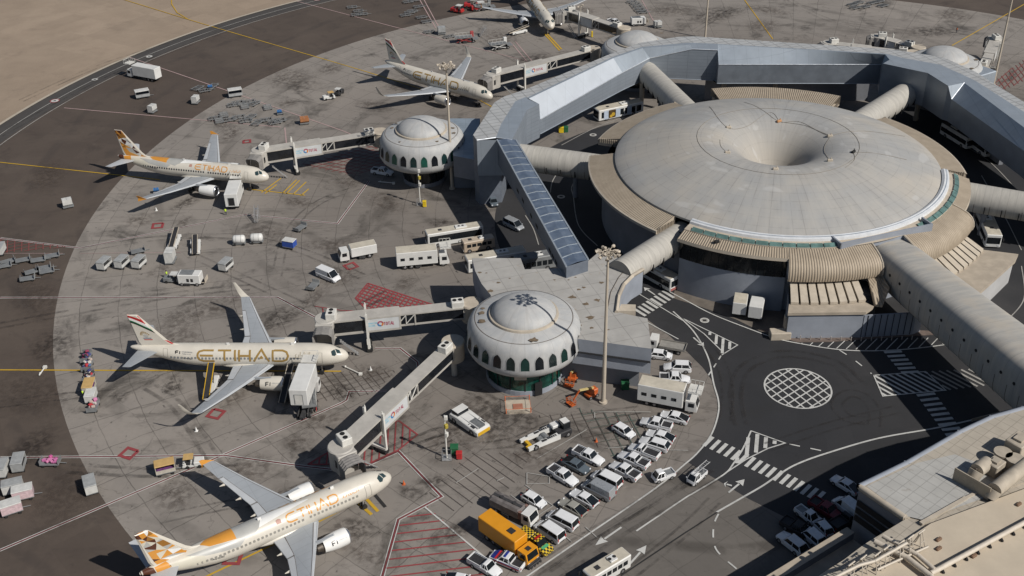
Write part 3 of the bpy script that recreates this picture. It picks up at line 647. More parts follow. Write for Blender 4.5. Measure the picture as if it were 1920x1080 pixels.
m=MB(); m.prism([P(u,v,0)[:2] for u,v in ((905,690),(1060,715),(1180,700),(1170,640),(1050,620),(960,630))],0.05,3.2) if 0 else m.prism([(S1.x+6,S1.y-1.5),(S1.x+19,S1.y-4.5),(S1.x+20,S1.y+4),(S1.x+8,S1.y+8)],0,4.6); m.build('undercroft',M_darkwall,an)
an2=thing('link_block','shaded blue link between the corridor corner and the domed satellite with green windows','building')
m=MB(); m.prism([P(840,222,9.5)[:2],P(900,222,9.5)[:2],P(892,300,9.5)[:2],P(850,292,9.5)[:2]],4.5,9.5,0,1); m.build('body',[M_darkwall,panel_mat('blue_link_roof',(.30,.36,.42),2.5,1.2,.5,.3,.3)],an2)
m=MB(); m.prism([(S2.x+7,S2.y-5),(S2.x+13,S2.y-5),(S2.x+13,S2.y+3),(S2.x+7,S2.y+3)],0,4.5); m.build('undercroft',M_darkwall,an2)
an3=thing('link_block','small blue metal link block beside the far right domed satellite','building')
m=MB(); q=P(1838,135,10); m.at((q.x,q.y,0),rad(30)); m.cbox(0,0,5,6,5,5.5,.2); m.build('body',M_metal,an3)
# ---------------------------------------------------------------- terminal building at lower right
ZT=14.0
T=thing('terminal_building','large tan roofed terminal building in the lower right corner with pipes and vents','terminal')
def TP(*pts): return [P(u,v,ZT)[:2] for u,v in pts]
M_troof=panel_mat('tan_roof_tiles',(.40,.36,.30),1.55,1.55,.85,0,.45,.1,.45,(.22,.17,.12),rot=rad(40),lw=.07)
M_tgrey=panel_mat('grey_roof_tiles',(.40,.395,.375),1.55,1.55,.85,0,.45,.08,.35,(.2,.16,.12),rot=rad(40),lw=.07)
M_plain=mat('plain_tan_roof',(.50,.43,.335),.9,0,.07,.25,.18)
body=TP((1612,911),(1700,868),(1800,810),(1860,782),(1920,765),(2000,748),(2300,720),(2300,1300),(1300,1300),(1430,1145),(1527,1080),(1583,1045),(1620,1018),(1697,971))
m=MB(); m.prism(body,0,ZT-.4,0,0); m.build('body',M_darkwall,T)
m=MB(); m.prism(TP((1612,911),(1700,868),(1800,810),(1860,782),(1920,765),(2000,748),(2300,720),(2300,860),(1920,905),(1697,972),(1697,971)),ZT-.4,ZT,1,0); m.build('tile_roof',[M_troof,M_cream],T)
m=MB(); m.flat(TP((1625,912),(1720,868),(1790,852),(1840,870),(1870,925),(1730,975),(1700,968)),ZT+.02); m.build('grey_roof_area',M_tgrey,T)
# lower stepped tile strip and big plain roof above it
m=MB(); m.prism(TP((1697,972),(1920,905-10),(2300,800),(2300,1300),(1300,1300),(1430,1147),(1527,1082),(1583,1047),(1620,1019)),ZT-.6,ZT-.2,1,0); m.build('lower_tile_roof',[M_troof,M_cream],T)
m=MB(); m.prism(TP((1745,985),(1920,920),(2300,780),(2300,1300),(1380,1300),(1600,1080)),ZT-.2,ZT+.35,1,0); m.build('plain_roof',[M_plain,M_cream],T)
m=MB(); m.bar(Q(1727,980,ZT+.25),Q(1812,932,ZT+.25),.5,.3); m.bar(Q(1812,932,ZT+.25),Q(1990,842,ZT+.25),.35,.3); m.build('roof_step',M_cream,T)
# rounded parapet edge
def rtube(name,pts,z,r,mt,n=8): 
    m=MB(); pts=[Vector(Q(*q,z)) for q in pts]; m.tube(pts,r,n); 
    for p in pts: m.box(p.x,p.y,p.z-r*.7,r*1.4,r*1.4,r*1.4)
    return m.build(name,mt,T,smooth=60)
rtube('parapet',[(1612,913),(1700,870),(1800,812),(1860,784),(1920,767),(2000,750)],ZT-.25,.45,M_greywall)
rtube('parapet',[(1612,913),(1696,971)],ZT-.25,.45,M_cream)
# open dark gallery under the near edge
a=P(1612,925,ZT-1.2); b=P(1690,980,ZT-1.2); d=(b-a).normalized(); n=Vector((d.y,-d.x,0)); n=n*(.25 if n.x<0 else -.25)
m=MB()
for k in range(3):
    z=ZT-2.1-k*1.3; m.add([(a.x+n.x,a.y+n.y,z),(b.x+n.x,b.y+n.y,z),(b.x+n.x,b.y+n.y,z-1.0),(a.x+n.x,a.y+n.y,z-1.0)],[(0,1,2,3)])
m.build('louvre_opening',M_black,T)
# vent screen and roof plant
vA,vB,vC=P(1783,895,ZT),P(1850,937,ZT),P(1846,870,ZT)
A=P(1785,899,ZT);B=P(1852,938,ZT); d=(B-A).normalized(); n=Vector((-d.y,d.x,0)); 
Ls=(B-A).length
m=MB(); m.prism([A[:2],B[:2],(B+n*.15)[:2],(A+n*.15)[:2]],ZT,ZT+2.0)
for k in range(int(Ls/.3)):
    q=A+d*(k*.3+.1); m.prism([(q-n*.04)[:2],(q+d*.08-n*.04)[:2],(q+d*.08-n*.01)[:2],(q-n*.01)[:2]],ZT+.05,ZT+1.95)
m.build('vent_screen',mat('vent_screen_metal',(.40,.35,.28),.7,.1,.1,.5,.2),T)
def plant(kind,u,v,*a):
    q=P(u,v,ZT); m=MB().at((q.x,q.y,ZT),a[0]); M_=mat('plant_metal',(.42,.37,.30),.75,.1,.15,.6,.3)
    if kind=='duct': m.cyl((-a[1]/2,0,1.2),(a[1]/2,0,1.2),.95,.95,16); m.cyl((-a[1]/2,0,1.2),(-a[1]/2-.7,0,.2),.95,.8,16); m.box(0,0,.05,a[1]*.6,.8,.6)
    elif kind=='fan': m.cyl((0,0,.1),(0,0,1.5),1.0,.95,18); m.cyl((0,0,1.5),(0,0,1.75),1.2,1.2,18)
    elif kind=='box': m.cbox(0,0,.1,a[1],a[2],a[3],.1); m.box(0,0,a[3]+.1,a[1]*.5,a[2]*.5,.3)
    m.build({'duct':'air_duct','fan':'roof_fan','box':'plant_box'}[kind],M_,T,smooth=40)
plant('duct',1895,905,rad(38),8.5); plant('duct',1838,888,rad(38),2.5); plant('fan',1876,866,0); plant('box',1862,885,rad(38),2.2,1.8,1.7); plant('box',1905,850,rad(38),3.2,2.4,2.4); plant('fan',1898,878,0)
m=MB(); m.tube([Q(1868,913,ZT+.5),Q(1910,890,ZT+.5)],.12,6); m.tube([Q(1830,880,ZT+1.6),Q(1850,868,ZT+1.6),Q(1858,880,ZT+1.0)],.1,6); m.build('pipe',M_cable,T)
# long pipe along the plain roof
M_pipe=mat('rusty_white_pipe',(.56,.50,.42),.6,0,.12,.8,.5)
m=MB(); m.tube([Q(1745,1075,ZT+.9),Q(1985,945,ZT+.9)],.32,10); m.build('long_roof_pipe',M_pipe,T,smooth=60)
m=MB(); 
for k in range(10):
    q=P(1745+k*22,1082-k*11.8,ZT+.4); m.box(q.x,q.y,ZT+.3,.25,.9,.3)
m.build('pipe_rack',M_black,T)
m=MB(); m.tube([Q(1640,1015,ZT+1),Q(1700,1045,ZT+1),Q(1745,1080,ZT+1),Q(1760,1110,ZT+1)],.35,10); m.tube([Q(1655,1005,ZT+1),Q(1720,1040,ZT+1),Q(1752,1068,ZT+1)],.28,10); m.build('twin_pipe',M_pipe,T,smooth=60)
# white pipe support frames
M_fr=mat('white_steel_frame',(.52,.47,.40),.6,.2,.1)
def aframe(u,v,s=1.0):
    q=P(u,v,ZT); m=MB().at((q.x,q.y,ZT+.3),rad(38))
    for x in(-.5,.5):
        m.cyl((x,-.7,0),(x*.3,0,2.6),.07,.07,5); m.cyl((x,.7,0),(x*.3,0,2.6),.07,.07,5)
    m.cyl((-.6,0,2.6),(.6,0,2.6),.1,.1,6); m.cyl((-.4,-.4,1.2),(.4,-.4,1.2),.05,.05,5); m.build('pipe_frame',M_fr,T)
for u,v in ((1590,1090),(1612,1078),(1638,1072),(1655,1060),(1682,1050),(1700,1040),(1720,1030)): aframe(u,v)
m=MB(); m.tube([Q(1560,1085,ZT+3),Q(1610,1060,ZT+3),Q(1640,1052,ZT+3),Q(1700,1018,ZT+3)],.22,8); m.tube([Q(1645,1068,ZT+.8),Q(1740,1025,ZT+.8)],.16,8); m.build('raised_pipe',M_fr,T,smooth=60)
for (u,v) in ((1760,1012),(1760,1029),(1826,1043),(1910,946)):
    q=P(u,v,ZT+.4); m=MB().at((q.x,q.y,ZT+.3),.6); m.cbox(0,0,0,.9,.4,.35,.08); m.build('roof_box',mat('brown_box',(.18,.11,.07),.8),T)
# low wall / ramp roof in front of the terminal
W=thing('canopy_wall','long narrow tan capped wall along the car park beside the terminal building','wall')
a=P(1588,988,7.5); b=P(1440,1078,7.5); d=(b-a).normalized(); n=Vector((-d.y,d.x,0))
a2=a; b2=b+d*12
m=MB(); m.prism([a2[:2],b2[:2],(b2+n*1.3)[:2],(a2+n*1.3)[:2]],0,7.5,1,0); m.build('wall_body',[M_beige,M_darkwall],W)
m=MB(); m.prism([(a2+n*1.3)[:2],(b2+n*1.3)[:2],(b2+n*3.0)[:2],(a2+n*3.0)[:2]],5.9,6.3); m.build('lower_ledge',M_beige,W)
m=MB(); m.box(*P(1780,788,1),0,0,0) if 0 else m.prism([P(1822,785,4)[:2],P(1885,772,4)[:2],P(1915,762,4)[:2],P(1890,768,4)[:2]],3.4,4); 
tag(m.build('low_canopy',M_cream),'small pale canopy edge beside the crosswalk next to the terminal building','canopy')
# ---------------------------------------------------------------- airliners
def paint(name,c,rough=.35,var=.05,dirt=.06): 
    m=mat(name,c,rough,0,var,.5,dirt); return m
M_pearl=paint('pearl_cream_paint',(.60,.565,.495)); M_pwhite=paint('white_paint',(.78,.78,.76))
M_wing=panel_mat('wing_grey',(.36,.385,.41),3.1,1.4,.45,.1,.22,.05,coord='obj'); M_wing2=paint('flap_grey',(.46,.48,.50),.45)
M_gold=paint('gold_lettering',(.30,.19,.055),.45); M_orange=paint('orange_facet',(.60,.27,.045)); M_ochre=paint('ochre_facet',(.30,.14,.03)); M_brown=paint('brown_facet',(.09,.03,.015)); M_sgrey=paint('silver_facet',(.40,.40,.38)); M_beigef=paint('beige_facet',(.58,.55,.46))
M_red=paint('flag_red',(.42,.02,.02)); M_green=paint('flag_green',(.01,.16,.06)); M_blk=paint('flag_black',(.015,.013,.013))
M_win=mat('cabin_window',(.03,.035,.045),.15,0,.1); M_tyre=mat('tyre_rubber',(.018,.018,.018),.8,0,.2,3); M_steel=mat('gear_steel',(.45,.45,.45),.4,.5)
M_naclip=mat('polished_inlet',(.62,.63,.65),.25,.9,.05); M_fan=mat('fan_blades',(.05,.05,.055),.4,.6,.3,4)
M_hot=mat('exhaust_metal',(.16,.14,.12),.45,.8,.2,2)
FS=[(.45,3.62,.02),(.6,3.63,.42),(.95,3.66,.80),(1.6,3.71,1.18),(2.5,3.78,1.50),(3.5,3.85,1.74),(4.6,3.88,1.89),(6,3.9,1.965),(7.5,3.9,1.975)]+[(8.5+k*1.5,3.9,1.975) for k in range(11)]+[(25,3.92,1.97),(26.5,3.99,1.91),(28,4.12,1.80),(29.5,4.30,1.64),(31,4.50,1.44),(32.5,4.72,1.21),(34,4.95,.95),(35.3,5.15,.71),(36.4,5.31,.50),(37.2,5.41,.32),(37.5,5.44,.15)]
def fus(x):
    for (x0,z0,r0),(x1,z1,r1) in zip(FS[:-1],FS[1:]):
        if x0<=x<=x1:
            t=(x-x0)/(x1-x0); return z0+(z1-z0)*t,r0+(r1-r0)*t
    return FS[-1][1],FS[-1][2]
def fpt(x,t,s=-1,off=.025):
    """surface point: x from nose, t degrees above horizontal, s=-1 right side"""
    z,r=fus(x); r+=off; return (-x,s*r*math.cos(rad(t)),z+r*math.sin(rad(t)))
def decal(m,polys,mp,mi=0,gu=.8,gv=6.0):
    """cut 2d polygons along a grid and wrap them on a surface"""
    bm=bmesh.new()
    for p in polys:
        vs=[bm.verts.new((a,b,0)) for a,b in p]
        try: bm.faces.new(vs)
        except ValueError: pass
    if not bm.verts: return
    us=[v.co.x for v in bm.verts]; vv=[v.co.y for v in bm.verts]
    for lo,hi,g,ax in ((min(us),max(us),gu,0),(min(vv),max(vv),gv,1)):
        k=math.ceil(lo/g)*g
        while k<hi:
            co_=(k,0,0) if ax==0 else (0,k,0); no=(1,0,0) if ax==0 else (0,1,0)
            bmesh.ops.bisect_plane(bm,geom=bm.verts[:]+bm.edges[:]+bm.faces[:],plane_co=co_,plane_no=no,dist=1e-5); k+=g
    bm.verts.ensure_lookup_table(); bm.verts.index_update()
    m.add([mp(v.co.x,v.co.y) for v in bm.verts],[[v.index for v in f.verts] for f in bm.faces],mi); bm.free()
def stroke(pts,w):
    """mitred stroke as quads"""
    n=len(pts); L=[];R=[]
    for i in range(n):
        p=Vector(pts[i]); a=Vector(pts[i])-Vector(pts[i-1]) if i else Vector(pts[1])-Vector(pts[0]); b=Vector(pts[i+1])-p if i<n-1 else a
        a.normalize(); b.normalize(); t=(a+b).normalized(); nn=Vector((-t.y,t.x)); c=max(.45,nn.dot(Vector((-a.y,a.x)))); nn*=w/2/c
        L.append(p+nn); R.append(p-nn)
    return [[tuple(R[i]),tuple(R[i+1]),tuple(L[i+1]),tuple(L[i])] for i in range(n-1)]
GL={'E':(1.45,[[(1.45,0),(.5,0),(.15,.12),(.02,.32),(0,.5),(.02,.68),(.15,.88),(.5,1),(1.4,1)],[(.2,.52),(1.35,.52)]]),
 'T':(1.15,[[(0,1),(1.15,1)],[(.575,.9),(.575,0)]]),'I':(.05,[[(.02,0),(.02,1.05)]]),
 'H':(.95,[[(0,-.05),(0,1.05)],[(.1,.5),(.85,.5)],[(.95,-.05),(.95,1.05)]]),
 'A':(1.35,[[(0,-.05),(.675,1.08),(1.35,-.05)],[(.55,.25),(.68,.40),(.80,.25)]]),
 'D':(1.35,[[(0,-.05),(0,1.05)],[(.1,1),(.85,1),(1.2,.85),(1.35,.5),(1.2,.15),(.85,0),(.1,0)]]),
 'F':(.6,[[(0,-.05),(0,1.05)],[(.1,1),(.6,1)],[(.1,.5),(.5,.5)]]),
 '1':(.1,[[(0,0),(.05,1)]]),'6':(.6,[[(.55,1),(.15,.8),(0,.4),(.2,0),(.5,.05),(.55,.35),(.3,.5),(.1,.4)]]),'-':(.4,[[(0,.5),(.4,.5)]]),
 'O':(.9,[[(.45,0),(.1,.2),(0,.5),(.1,.8),(.45,1),(.8,.8),(.9,.5),(.8,.2),(.45,0)]]),'L':(.6,[[(0,1.05),(0,0),(.6,0)]]),'N':(.8,[[(0,-.05),(0,1),(.8,0),(.8,1.05)]]),'U':(.8,[[(0,1.05),(0,.2),(.2,0),(.6,0),(.8,.2),(.8,1.05)]]),'R':(.7,[[(0,-.05),(0,1),(.6,1),(.7,.75),(.6,.5),(.1,.5)],[(.4,.45),(.7,-.05)]]),'W':(1.1,[[(0,1.05),(.3,0),(.55,.8),(.8,0),(1.1,1.05)]]),'S':(.7,[[(.7,.9),(.4,1),(.05,.85),(.1,.6),(.6,.42),(.65,.15),(.3,0),(0,.1)]]),'Y':(.8,[[(0,1.05),(.4,.5),(.8,1.05)],[(.4,.42),(.4,0)]]),
 'C':(.9,[[(.85,.9),(.45,1),(.1,.8),(0,.5),(.1,.2),(.45,0),(.85,.1)]]),'K':(.7,[[(0,-.05),(0,1.05)],[(.7,1.05),(.1,.5),(.7,-.05)]]),
 # arabic wordmark of the airline as joined strokes, read right to left
 'ar':(5.2,[[(5.1,0),(5.1,1.1)],[(4.6,1.0),(4.6,.15),(4.2,.0),(3.6,0),(3.55,.4)],[(3.2,0),(3.2,1.1)],[(2.9,.45),(2.4,.5),(2.8,.0),(2.1,0)],[(2.0,.0),(1.9,.1),(1.9,1.1)],[(1.5,.6),(1.2,.0),(.7,.0)],[(.6,.7),(.3,.5),(.45,.1),(.0,.0)],[(3.5,.75),(3.7,.75)]])}
def word(txt,u0,v0,w,h,sw,gap=.32,su=1.0):
    """strokes of a word filling width w, height h"""
    tot=sum(GL[c][0] for c in txt)+gap*(len(txt)-1); k=w/tot; x=0; out=[]
    for c in txt:
        for s in GL[c][1]: out+=stroke([(u0+(x+a)*k,v0+b*h) for a,b in s],sw)
        x+=GL[c][0]+gap
    return out
def textdecal(m,txt,xa,xb,t0,t1,sw,side,mi=0,gap=.32):
    """word between x=xa (tail side) and xb (nose side) on the side of the fuselage"""
    z,r=fus((xa+xb)/2); h=rad(t1-t0)*r; q=word(txt,0,0,xa-xb,h,sw,gap)
    if side<0: mp=lambda u,v:fpt(xa-u,t0+math.degrees(v/r),-1,.03)
    else: mp=lambda u,v:fpt(xb+u,t0+math.degrees(v/r),1,.03)
    decal(m,q,mp,mi,.7,.25)
WS=[(1.7,13.0,6.9,2.75,.80),(6.4,15.5,4.3,3.15,.50),(11.5,18.2,3.0,3.75,.34),(17.0,21.05,1.65,4.63,.18)]
def wsec(y,s,off=0.0):
    for (y0,l0,c0,z0,t0),(y1,l1,c1,z1,t1) in zip(WS[:-1],WS[1:]):
        if y0<=y<=y1+1e-6:
            k=(y-y0)/(y1-y0); l,c,z,t=[a+(b-a)*k for a,b in ((l0,l1),(c0,c1),(z0,z1),(t0,t1))]; break
    prof=[(0,0),(.03,.32),(.12,.48),(.35,.52),(.65,.30),(1,.03),(1,-.03),(.65,-.28),(.3,-.48),(.06,-.3)]
    return [(-(l+c*a),s*y,z+t*b) for a,b in prof]
def wtopz(y,f):
    for (y0,l0,c0,z0,t0),(y1,l1,c1,z1,t1) in zip(WS[:-1],WS[1:]):
        if y0<=y<=y1+1e-6:
            k=(y-y0)/(y1-y0); l,c,z,t=[a+(b-a)*k for a,b in ((l0,l1),(c0,c1),(z0,z1),(t0,t1))]; break
    pf=[(0,0),(.03,.32),(.12,.48),(.35,.52),(.65,.30),(1,.03)]
    for (a,b),(c2,d) in zip(pf[:-1],pf[1:]):
        if a<=f<=c2: h=b+(d-b)*(f-a)/(c2-a); break
    return (-(l+c*f),y,z+t*h)
def airliner(label,x,y,a,livery,seed=1,group=None):
    rnd=random.Random(seed)
    t=thing('airliner',label,'airplane',(x,y,GZ),a,group); t.scale=(1,1,1)
    n=40
    m=MB(); m.loft([[(-sx,sr*math.cos(2*math.pi*i/n),sz+sr*math.sin(2*math.pi*i/n)) for i in range(n)] for sx,sz,sr in FS])
    f=m.build('fuselage',M_pearl,t,smooth=50)
    # belly fairing
    m=MB(); m.loft([[(-q,(2.15*math.sin(math.pi*(q-11.2)/12.5)**.5 if 11.2<q<23.7 else .1)*math.cos(th),2.65+.95*(math.sin(math.pi*(q-11.2)/12.5)**.5 if 11.2<q<23.7 else .1)*math.sin(th)) for th in [2*math.pi*i/24 for i in range(24)]] for q in [11.21+12.4*k/14 for k in range(15)]]); m.build('belly_fairing',M_pearl,t,smooth=60)
    # cockpit glazing
    for s in (-1,1):
        for (xa,xb,ta,tb,xc,xd) in ((1.55,2.25,42,68,1.95,2.6),(2.3,2.9,33,58,2.66,3.15)):
            m=MB(); decal(m,[[(1.5,52),(1.95,80),(2.4,80),(1.95,46)]] if xa<2 and False else ([[ (1.52,58),(1.85,86),(2.55,86),(2.12,52)]] if xa<2 else [[(2.2,50),(2.62,80),(3.15,62),(2.95,38),(2.5,36)]]),lambda u,v:fpt(u,v-8,s,.02),0,.2,5); m.build('cockpit_window',mat('cockpit_glass',(.03,.055,.06),.1,0,.2),t)
    # cabin windows
    wm=None
    for s in (-1,1):
        for k in range(40):
            q=6.9+k*.60
            if 13.6<q<15.6 and k%2: continue
            if wm is None:
                m=MB(); m.add([(-.12,0,-.19),(.12,0,-.19),(.17,0,-.1),(.17,0,.1),(.12,0,.19),(-.12,0,.19),(-.17,0,.1),(-.17,0,-.1)],[tuple(range(8))]); o=m.build('window',(M_win if seed!=3 else mat('grey_window',(.27,.26,.235),.3)) if livery!='flag' else mat('pale_window',(.20,.21,.22),.2),t,fixn=False); wm=o.data
            else: o=bpy.data.objects.new('window',wm); COL.objects.link(o); o.parent=t
            z,r=fus(q); th=rad(14) if q<26.5 else math.asin(max(-1,min(1,(4.38-z)/r))); o.location=(-q,s*(r+.02)*math.cos(th),z+(r+.02)*math.sin(th)); o.rotation_euler=(s*th,0,0)
    # doors (thin outlines)
    M_line=mat('door_outline',(.25,.23,.2),.6)
    for s in (-1,1):
        for (xa,xb,t0,t1) in ((4.6,5.45,-16,42),(30.9,31.65,-8,52)):
            m=MB(); decal(m,stroke([(xa,t0),(xb,t0)],.8)+[[(xa-.03,t0),(xa+.03,t0),(xa+.03,t1),(xa-.03,t1)],[(xb-.03,t0),(xb+.03,t0),(xb+.03,t1),(xb-.03,t1)],[(xa,t1),(xb,t1),(xb,t1+1.2),(xa,t1+1.2)]],lambda u,v:fpt(u,v,s,.015),0,.5,6); m.build('cabin_door',M_line,t)
    # wings
    for s in (-1,1):
        ys=[1.7,3,4.7,6.4,8,9.8,11.5,13.3,15.2,17.0]
        m=MB(); m.loft([wsec(y_,s) for y_ in ys]); wobj=m.build('wing',M_wing,t,smooth=35)
        # slat and flap lines
        m=MB()
        decal(m,[[(1.95,.0),(16.6,.0),(16.6,.13),(1.95,.10)]],lambda u,v:(lambda p:(p[0],s*p[1],p[2]+.03))(wtopz(u,v)),0,1.2,.05); m.build('slat',M_wing2,wobj)
        m=MB(); decal(m,[[(2.0,.78),(6.2,.74),(6.2,.99),(2.0,.99)],[(6.5,.74),(13.2,.76),(13.2,.99),(6.5,.99)]],lambda u,v:(lambda p:(p[0],s*p[1],p[2]+.03))(wtopz(u,v)),0,1.2,.1); m.build('flap',M_wing2,wobj)
        m=MB(); decal(m,[[(2,.755),(13.2,.735),(13.2,.75),(2,.77)],[(13.3,.75),(13.4,.75),(13.4,.99),(13.3,.99)],[(6.3,.75),(6.42,.75),(6.42,.99),(6.3,.99)],[(2,.105),(16.6,.135),(16.6,.15),(2,.118)]],lambda u,v:(lambda p:(p[0],s*p[1],p[2]+.04))(wtopz(u,v)),0,1.2,.1); m.build('panel_line',M_cable,wobj)
        for y_ in (4.6,8.6,12.2):
            p=wtopz(y_,1); m=MB(); m.loft([[(p[0]+dx,s*y_+rr*math.cos(q),p[2]-.25+rr*math.sin(q)) for q in [i*math.pi/4 for i in range(8)]] for dx,rr in ((1.6,.1),(.8,.24),(0,.22),(-.75,.05))]); m.build('flap_fairing',M_pearl,wobj,smooth=60)
        if livery=='flag':
            r_=[]
            for (dx,y_,z_,c_) in ((0,17.0,4.63,1.65),(.55,17.45,4.75,1.45),(1.15,17.75,5.2,1.2),(1.8,17.95,6.0,.9),(2.6,18.1,7.1,.45)):
                r_.append([(-(21.05+dx),s*y_,z_),(-(21.05+dx+c_*.5),s*(y_+.07),z_-.02),(-(21.05+dx+c_),s*y_,z_),(-(21.05+dx+c_*.5),s*(y_-.07),z_+.02)])
            m=MB(); m.loft(r_); m.build('sharklet',M_pearl,wobj,smooth=50)
        else:
            m=MB(); vs=[(-20.9,s*17.0,4.65),(-22.9,s*17.0,4.65),(-23.1,s*17.25,5.35),(-22.6,s*17.25,5.35),(-22.9,s*17.2,4.0)]; m.add([(a_,b_+.03,c_) for a_,b_,c_ in vs]+[(a_,b_-.03,c_) for a_,b_,c_ in vs],[(0,1,2,3),(8,7,6,5),(0,1,4),(9,6,5),(0,3,8,5),(1,2,7,6),(2,3,8,7)]); m.build('wingtip_fence',M_orange,wobj)
        # engine
        e=MB(); pf=[(10.55,1.0),(10.5,1.08),(10.6,1.17),(11.2,1.25),(12.2,1.26),(13.4,1.15),(14.4,.98)]
        yc,zc=s*5.75,2.02
        def ring(q,r,k=28): return [(-q,yc+r*math.cos(2*math.pi*i/k),zc+r*math.sin(2*math.pi*i/k)) for i in range(k)]
        e.loft([ring(q,r) for q,r in pf[2:]],0,False); en=e.build('engine',M_pwhite if livery!='flag' else M_pearl,t,smooth=50)
        e=MB(); e.loft([ring(q,r) for q,r in ((10.75,.93),(10.55,.97),(10.48,1.07),(10.55,1.16),(10.75,1.2))],0,False); e.build('inlet_lip',M_naclip,en,smooth=60)
        e=MB(); e.loft([ring(10.75,.93),ring(11.4,.9)],0,False); e.add(ring(11.4,.9),[tuple(range(28))]); e.cyl((-11.4,yc,zc),(-11.05,yc,zc),.28,.03,12); e.build('fan',M_fan,en)
        e=MB(); e.loft([ring(14.4,.98),ring(14.4,.7),ring(15.3,.52),ring(15.3,.3),ring(15.9,.05)],0,False); e.build('exhaust',M_hot,en,smooth=40)
        e=MB(); e.prism([(-10.9,yc-.18),(-15.5,yc-.18),(-15.5,yc+.18),(-10.9,yc+.18)],2.9,[3.2,3.3,3.3,3.2]); e.build('pylon',M_wing,en)
        if seed in (3,1) and s<0:
            e=MB(); decal(e,word('F1',0,0,.75,.6,.13,.3),lambda u,v:(-(13.3-u),yc-1.23*math.cos(rad(18+v*47)),zc+1.23*math.sin(rad(18+v*47))),0,.5,.2); e.build('emblem',M_blk,en)
            e=MB(); decal(e,word('AIRWAYS',0,0,1.2,.16,.04,.3),lambda u,v:(-(12.3-u),yc-1.275*math.cos(rad(34+v*47)),zc+1.275*math.sin(rad(34+v*47))),0,.5,.2); e.build('small_lettering',M_sgrey,en)
        # tailplane
        m=MB()
        def hs(y_,l,c,z_,th): return [(-l,s*y_,z_),(-(l+c*.35),s*y_,z_+th),(-(l+c),s*y_,z_),(-(l+c*.35),s*y_,z_-th)]
        m.loft([hs(.5,32.3,4.0,5.0,.2),hs(6.2,35.5,1.45,5.7,.08)]); m.build('tailplane',M_wing2 if livery!='flag' else M_wing,t,smooth=30)
    # fin
    TH=.17
    out=[(28.3,5.72),(30.2,6.25),(31.0,6.9),(35.15,11.97),(36.95,11.97),(36.1,6.6),(35.6,5.4),(29,5.3)]
    inn=[(x_,z_) for x_,z_ in [(29.4,5.8),(30.75,6.25),(31.5,6.9),(35.4,11.8),(36.7,11.8),(35.8,6.6),(35.3,5.5),(29.6,5.4)]]
    m=MB(); m.loft([[(-x_,TH,z_) for x_,z_ in inn],[(-x_,0.0,z_) for x_,z_ in out],[(-x_,-TH,z_) for x_,z_ in inn]],0,True)
    m.build('fin',M_pearl,t)
    def fl(z): k=(z-5.6)/(11.97-5.6); return 30.35+k*4.85 if z>6.5 else 30.3-(6.5-z)*1.3
    def ft(z): k=(z-5.6)/(11.97-5.6); return 35.65+k*1.3
    def fm(s): return lambda u,v:(-(fl(v)+(ft(v)-fl(v))*u),s*(TH*1.02+.012) if .09<u<.93 else s*(TH*(u/.09 if u<.5 else (1-u)/.07)+.02),v)
    for s in (-1,1):
        if livery=='flag':
            m=MB(); 
            for (b0,b1,t0,t1,mi) in ((11.5,10.0,11.93,11.0,0),(11.0,8.9,11.5,10.0,1),(10.75,8.45,11.0,8.9,2),(10.45,8.0,10.75,8.45,3)):
                # curved stripes sweeping from the trailing edge forwards and down
                N=10
                def cv(zt,zl): return [(1-k/N,zt-(zt-zl)*( (k/N)**1.7)) for k in range(N+1)]
                A=cv(b0,b1);B=cv(t0,t1)
                decal(m,[[A[k],A[k+1],B[k+1],B[k]] for k in range(N)],fm(s),mi,.085,20)
            m.build('fin_flag_stripe',[M_red,M_pwhite,M_green,M_blk],t)
            m=MB(); decal(m,stroke([(.035,11.8),(.035,7.2),(.05,6.0)],.06),fm(s),0,.3,20); m.build('fin_edge_stripe',M_red,t)
            m=MB() # winged crest: a gold fan above a round shield and a red base
            uc,zc=.60,7.75
            for k in range(9):
                th=rad(20+k*17.5); m_=[(uc+.10*math.cos(th),zc+.45*math.sin(th)),(uc+.21*math.cos(th-.12),zc+.95*math.sin(th-.12)),(uc+.21*math.cos(th+.1),zc+.95*math.sin(th+.1))]
                decal(m,[m_],fm(s),0,.5,20)
            for k in range(2): decal(m,[[(uc-.17,zc-.35-k*.3),(uc+.17,zc-.35-k*.3),(uc+.15,zc-.52-k*.3),(uc-.15,zc-.52-k*.3)]],fm(s),1+k,.5,20)
            decal(m,[[(uc+.1*math.cos(i*.785),zc+.32*math.sin(i*.785)) for i in range(8)]],fm(s),3,.5,20)
            m.build('fin_crest',[M_gold,mat('crest_blue',(.10,.13,.2),.5),M_red,M_sgrey],t)
        else:
            m=MB(); cols=[M_orange,M_ochre,M_brown,M_sgrey,M_beigef,M_pwhite,M_pearl]
            NU,NV=3,7; r2=random.Random(seed*7+3); g={}
            for i in range(NU+1):
                for j in range(NV+1):
                    u=i/NU; v=5.9+(11.93-5.9)*j/NV
                    if 0<i<NU: u+=r2.uniform(-.07,.07)
                    if 0<j<NV: v+=r2.uniform(-.22,.22)
                    g[i,j]=(u,v)
            for i in range(NU):
                for j in range(NV):
                    a_,b_,c_,d_=g[i,j],g[i+1,j],g[i+1,j+1],g[i,j+1]
                    tri=((a_,b_,c_),(a_,c_,d_)) if (i+j)%2 else ((a_,b_,d_),(b_,c_,d_))
                    for q in tri:
                        h=j/NV; w_=[2.4,4,2.4,.3,.2,.1,0] if h>.68 else ([.3,1.6,2.2,1.9,1.8,1.2,.6] if h>.3 else ([2.2,.6,.6,1.4,1.2,.6,1.5]))
                        if h<.3 and i>1: w_=[4,1,.6,.3,.3,0,0]
                        decal(m,[list(q)],fm(s),r2.choices(range(7),w_)[0],.1,20)
            m.build('fin_facets',cols,t)
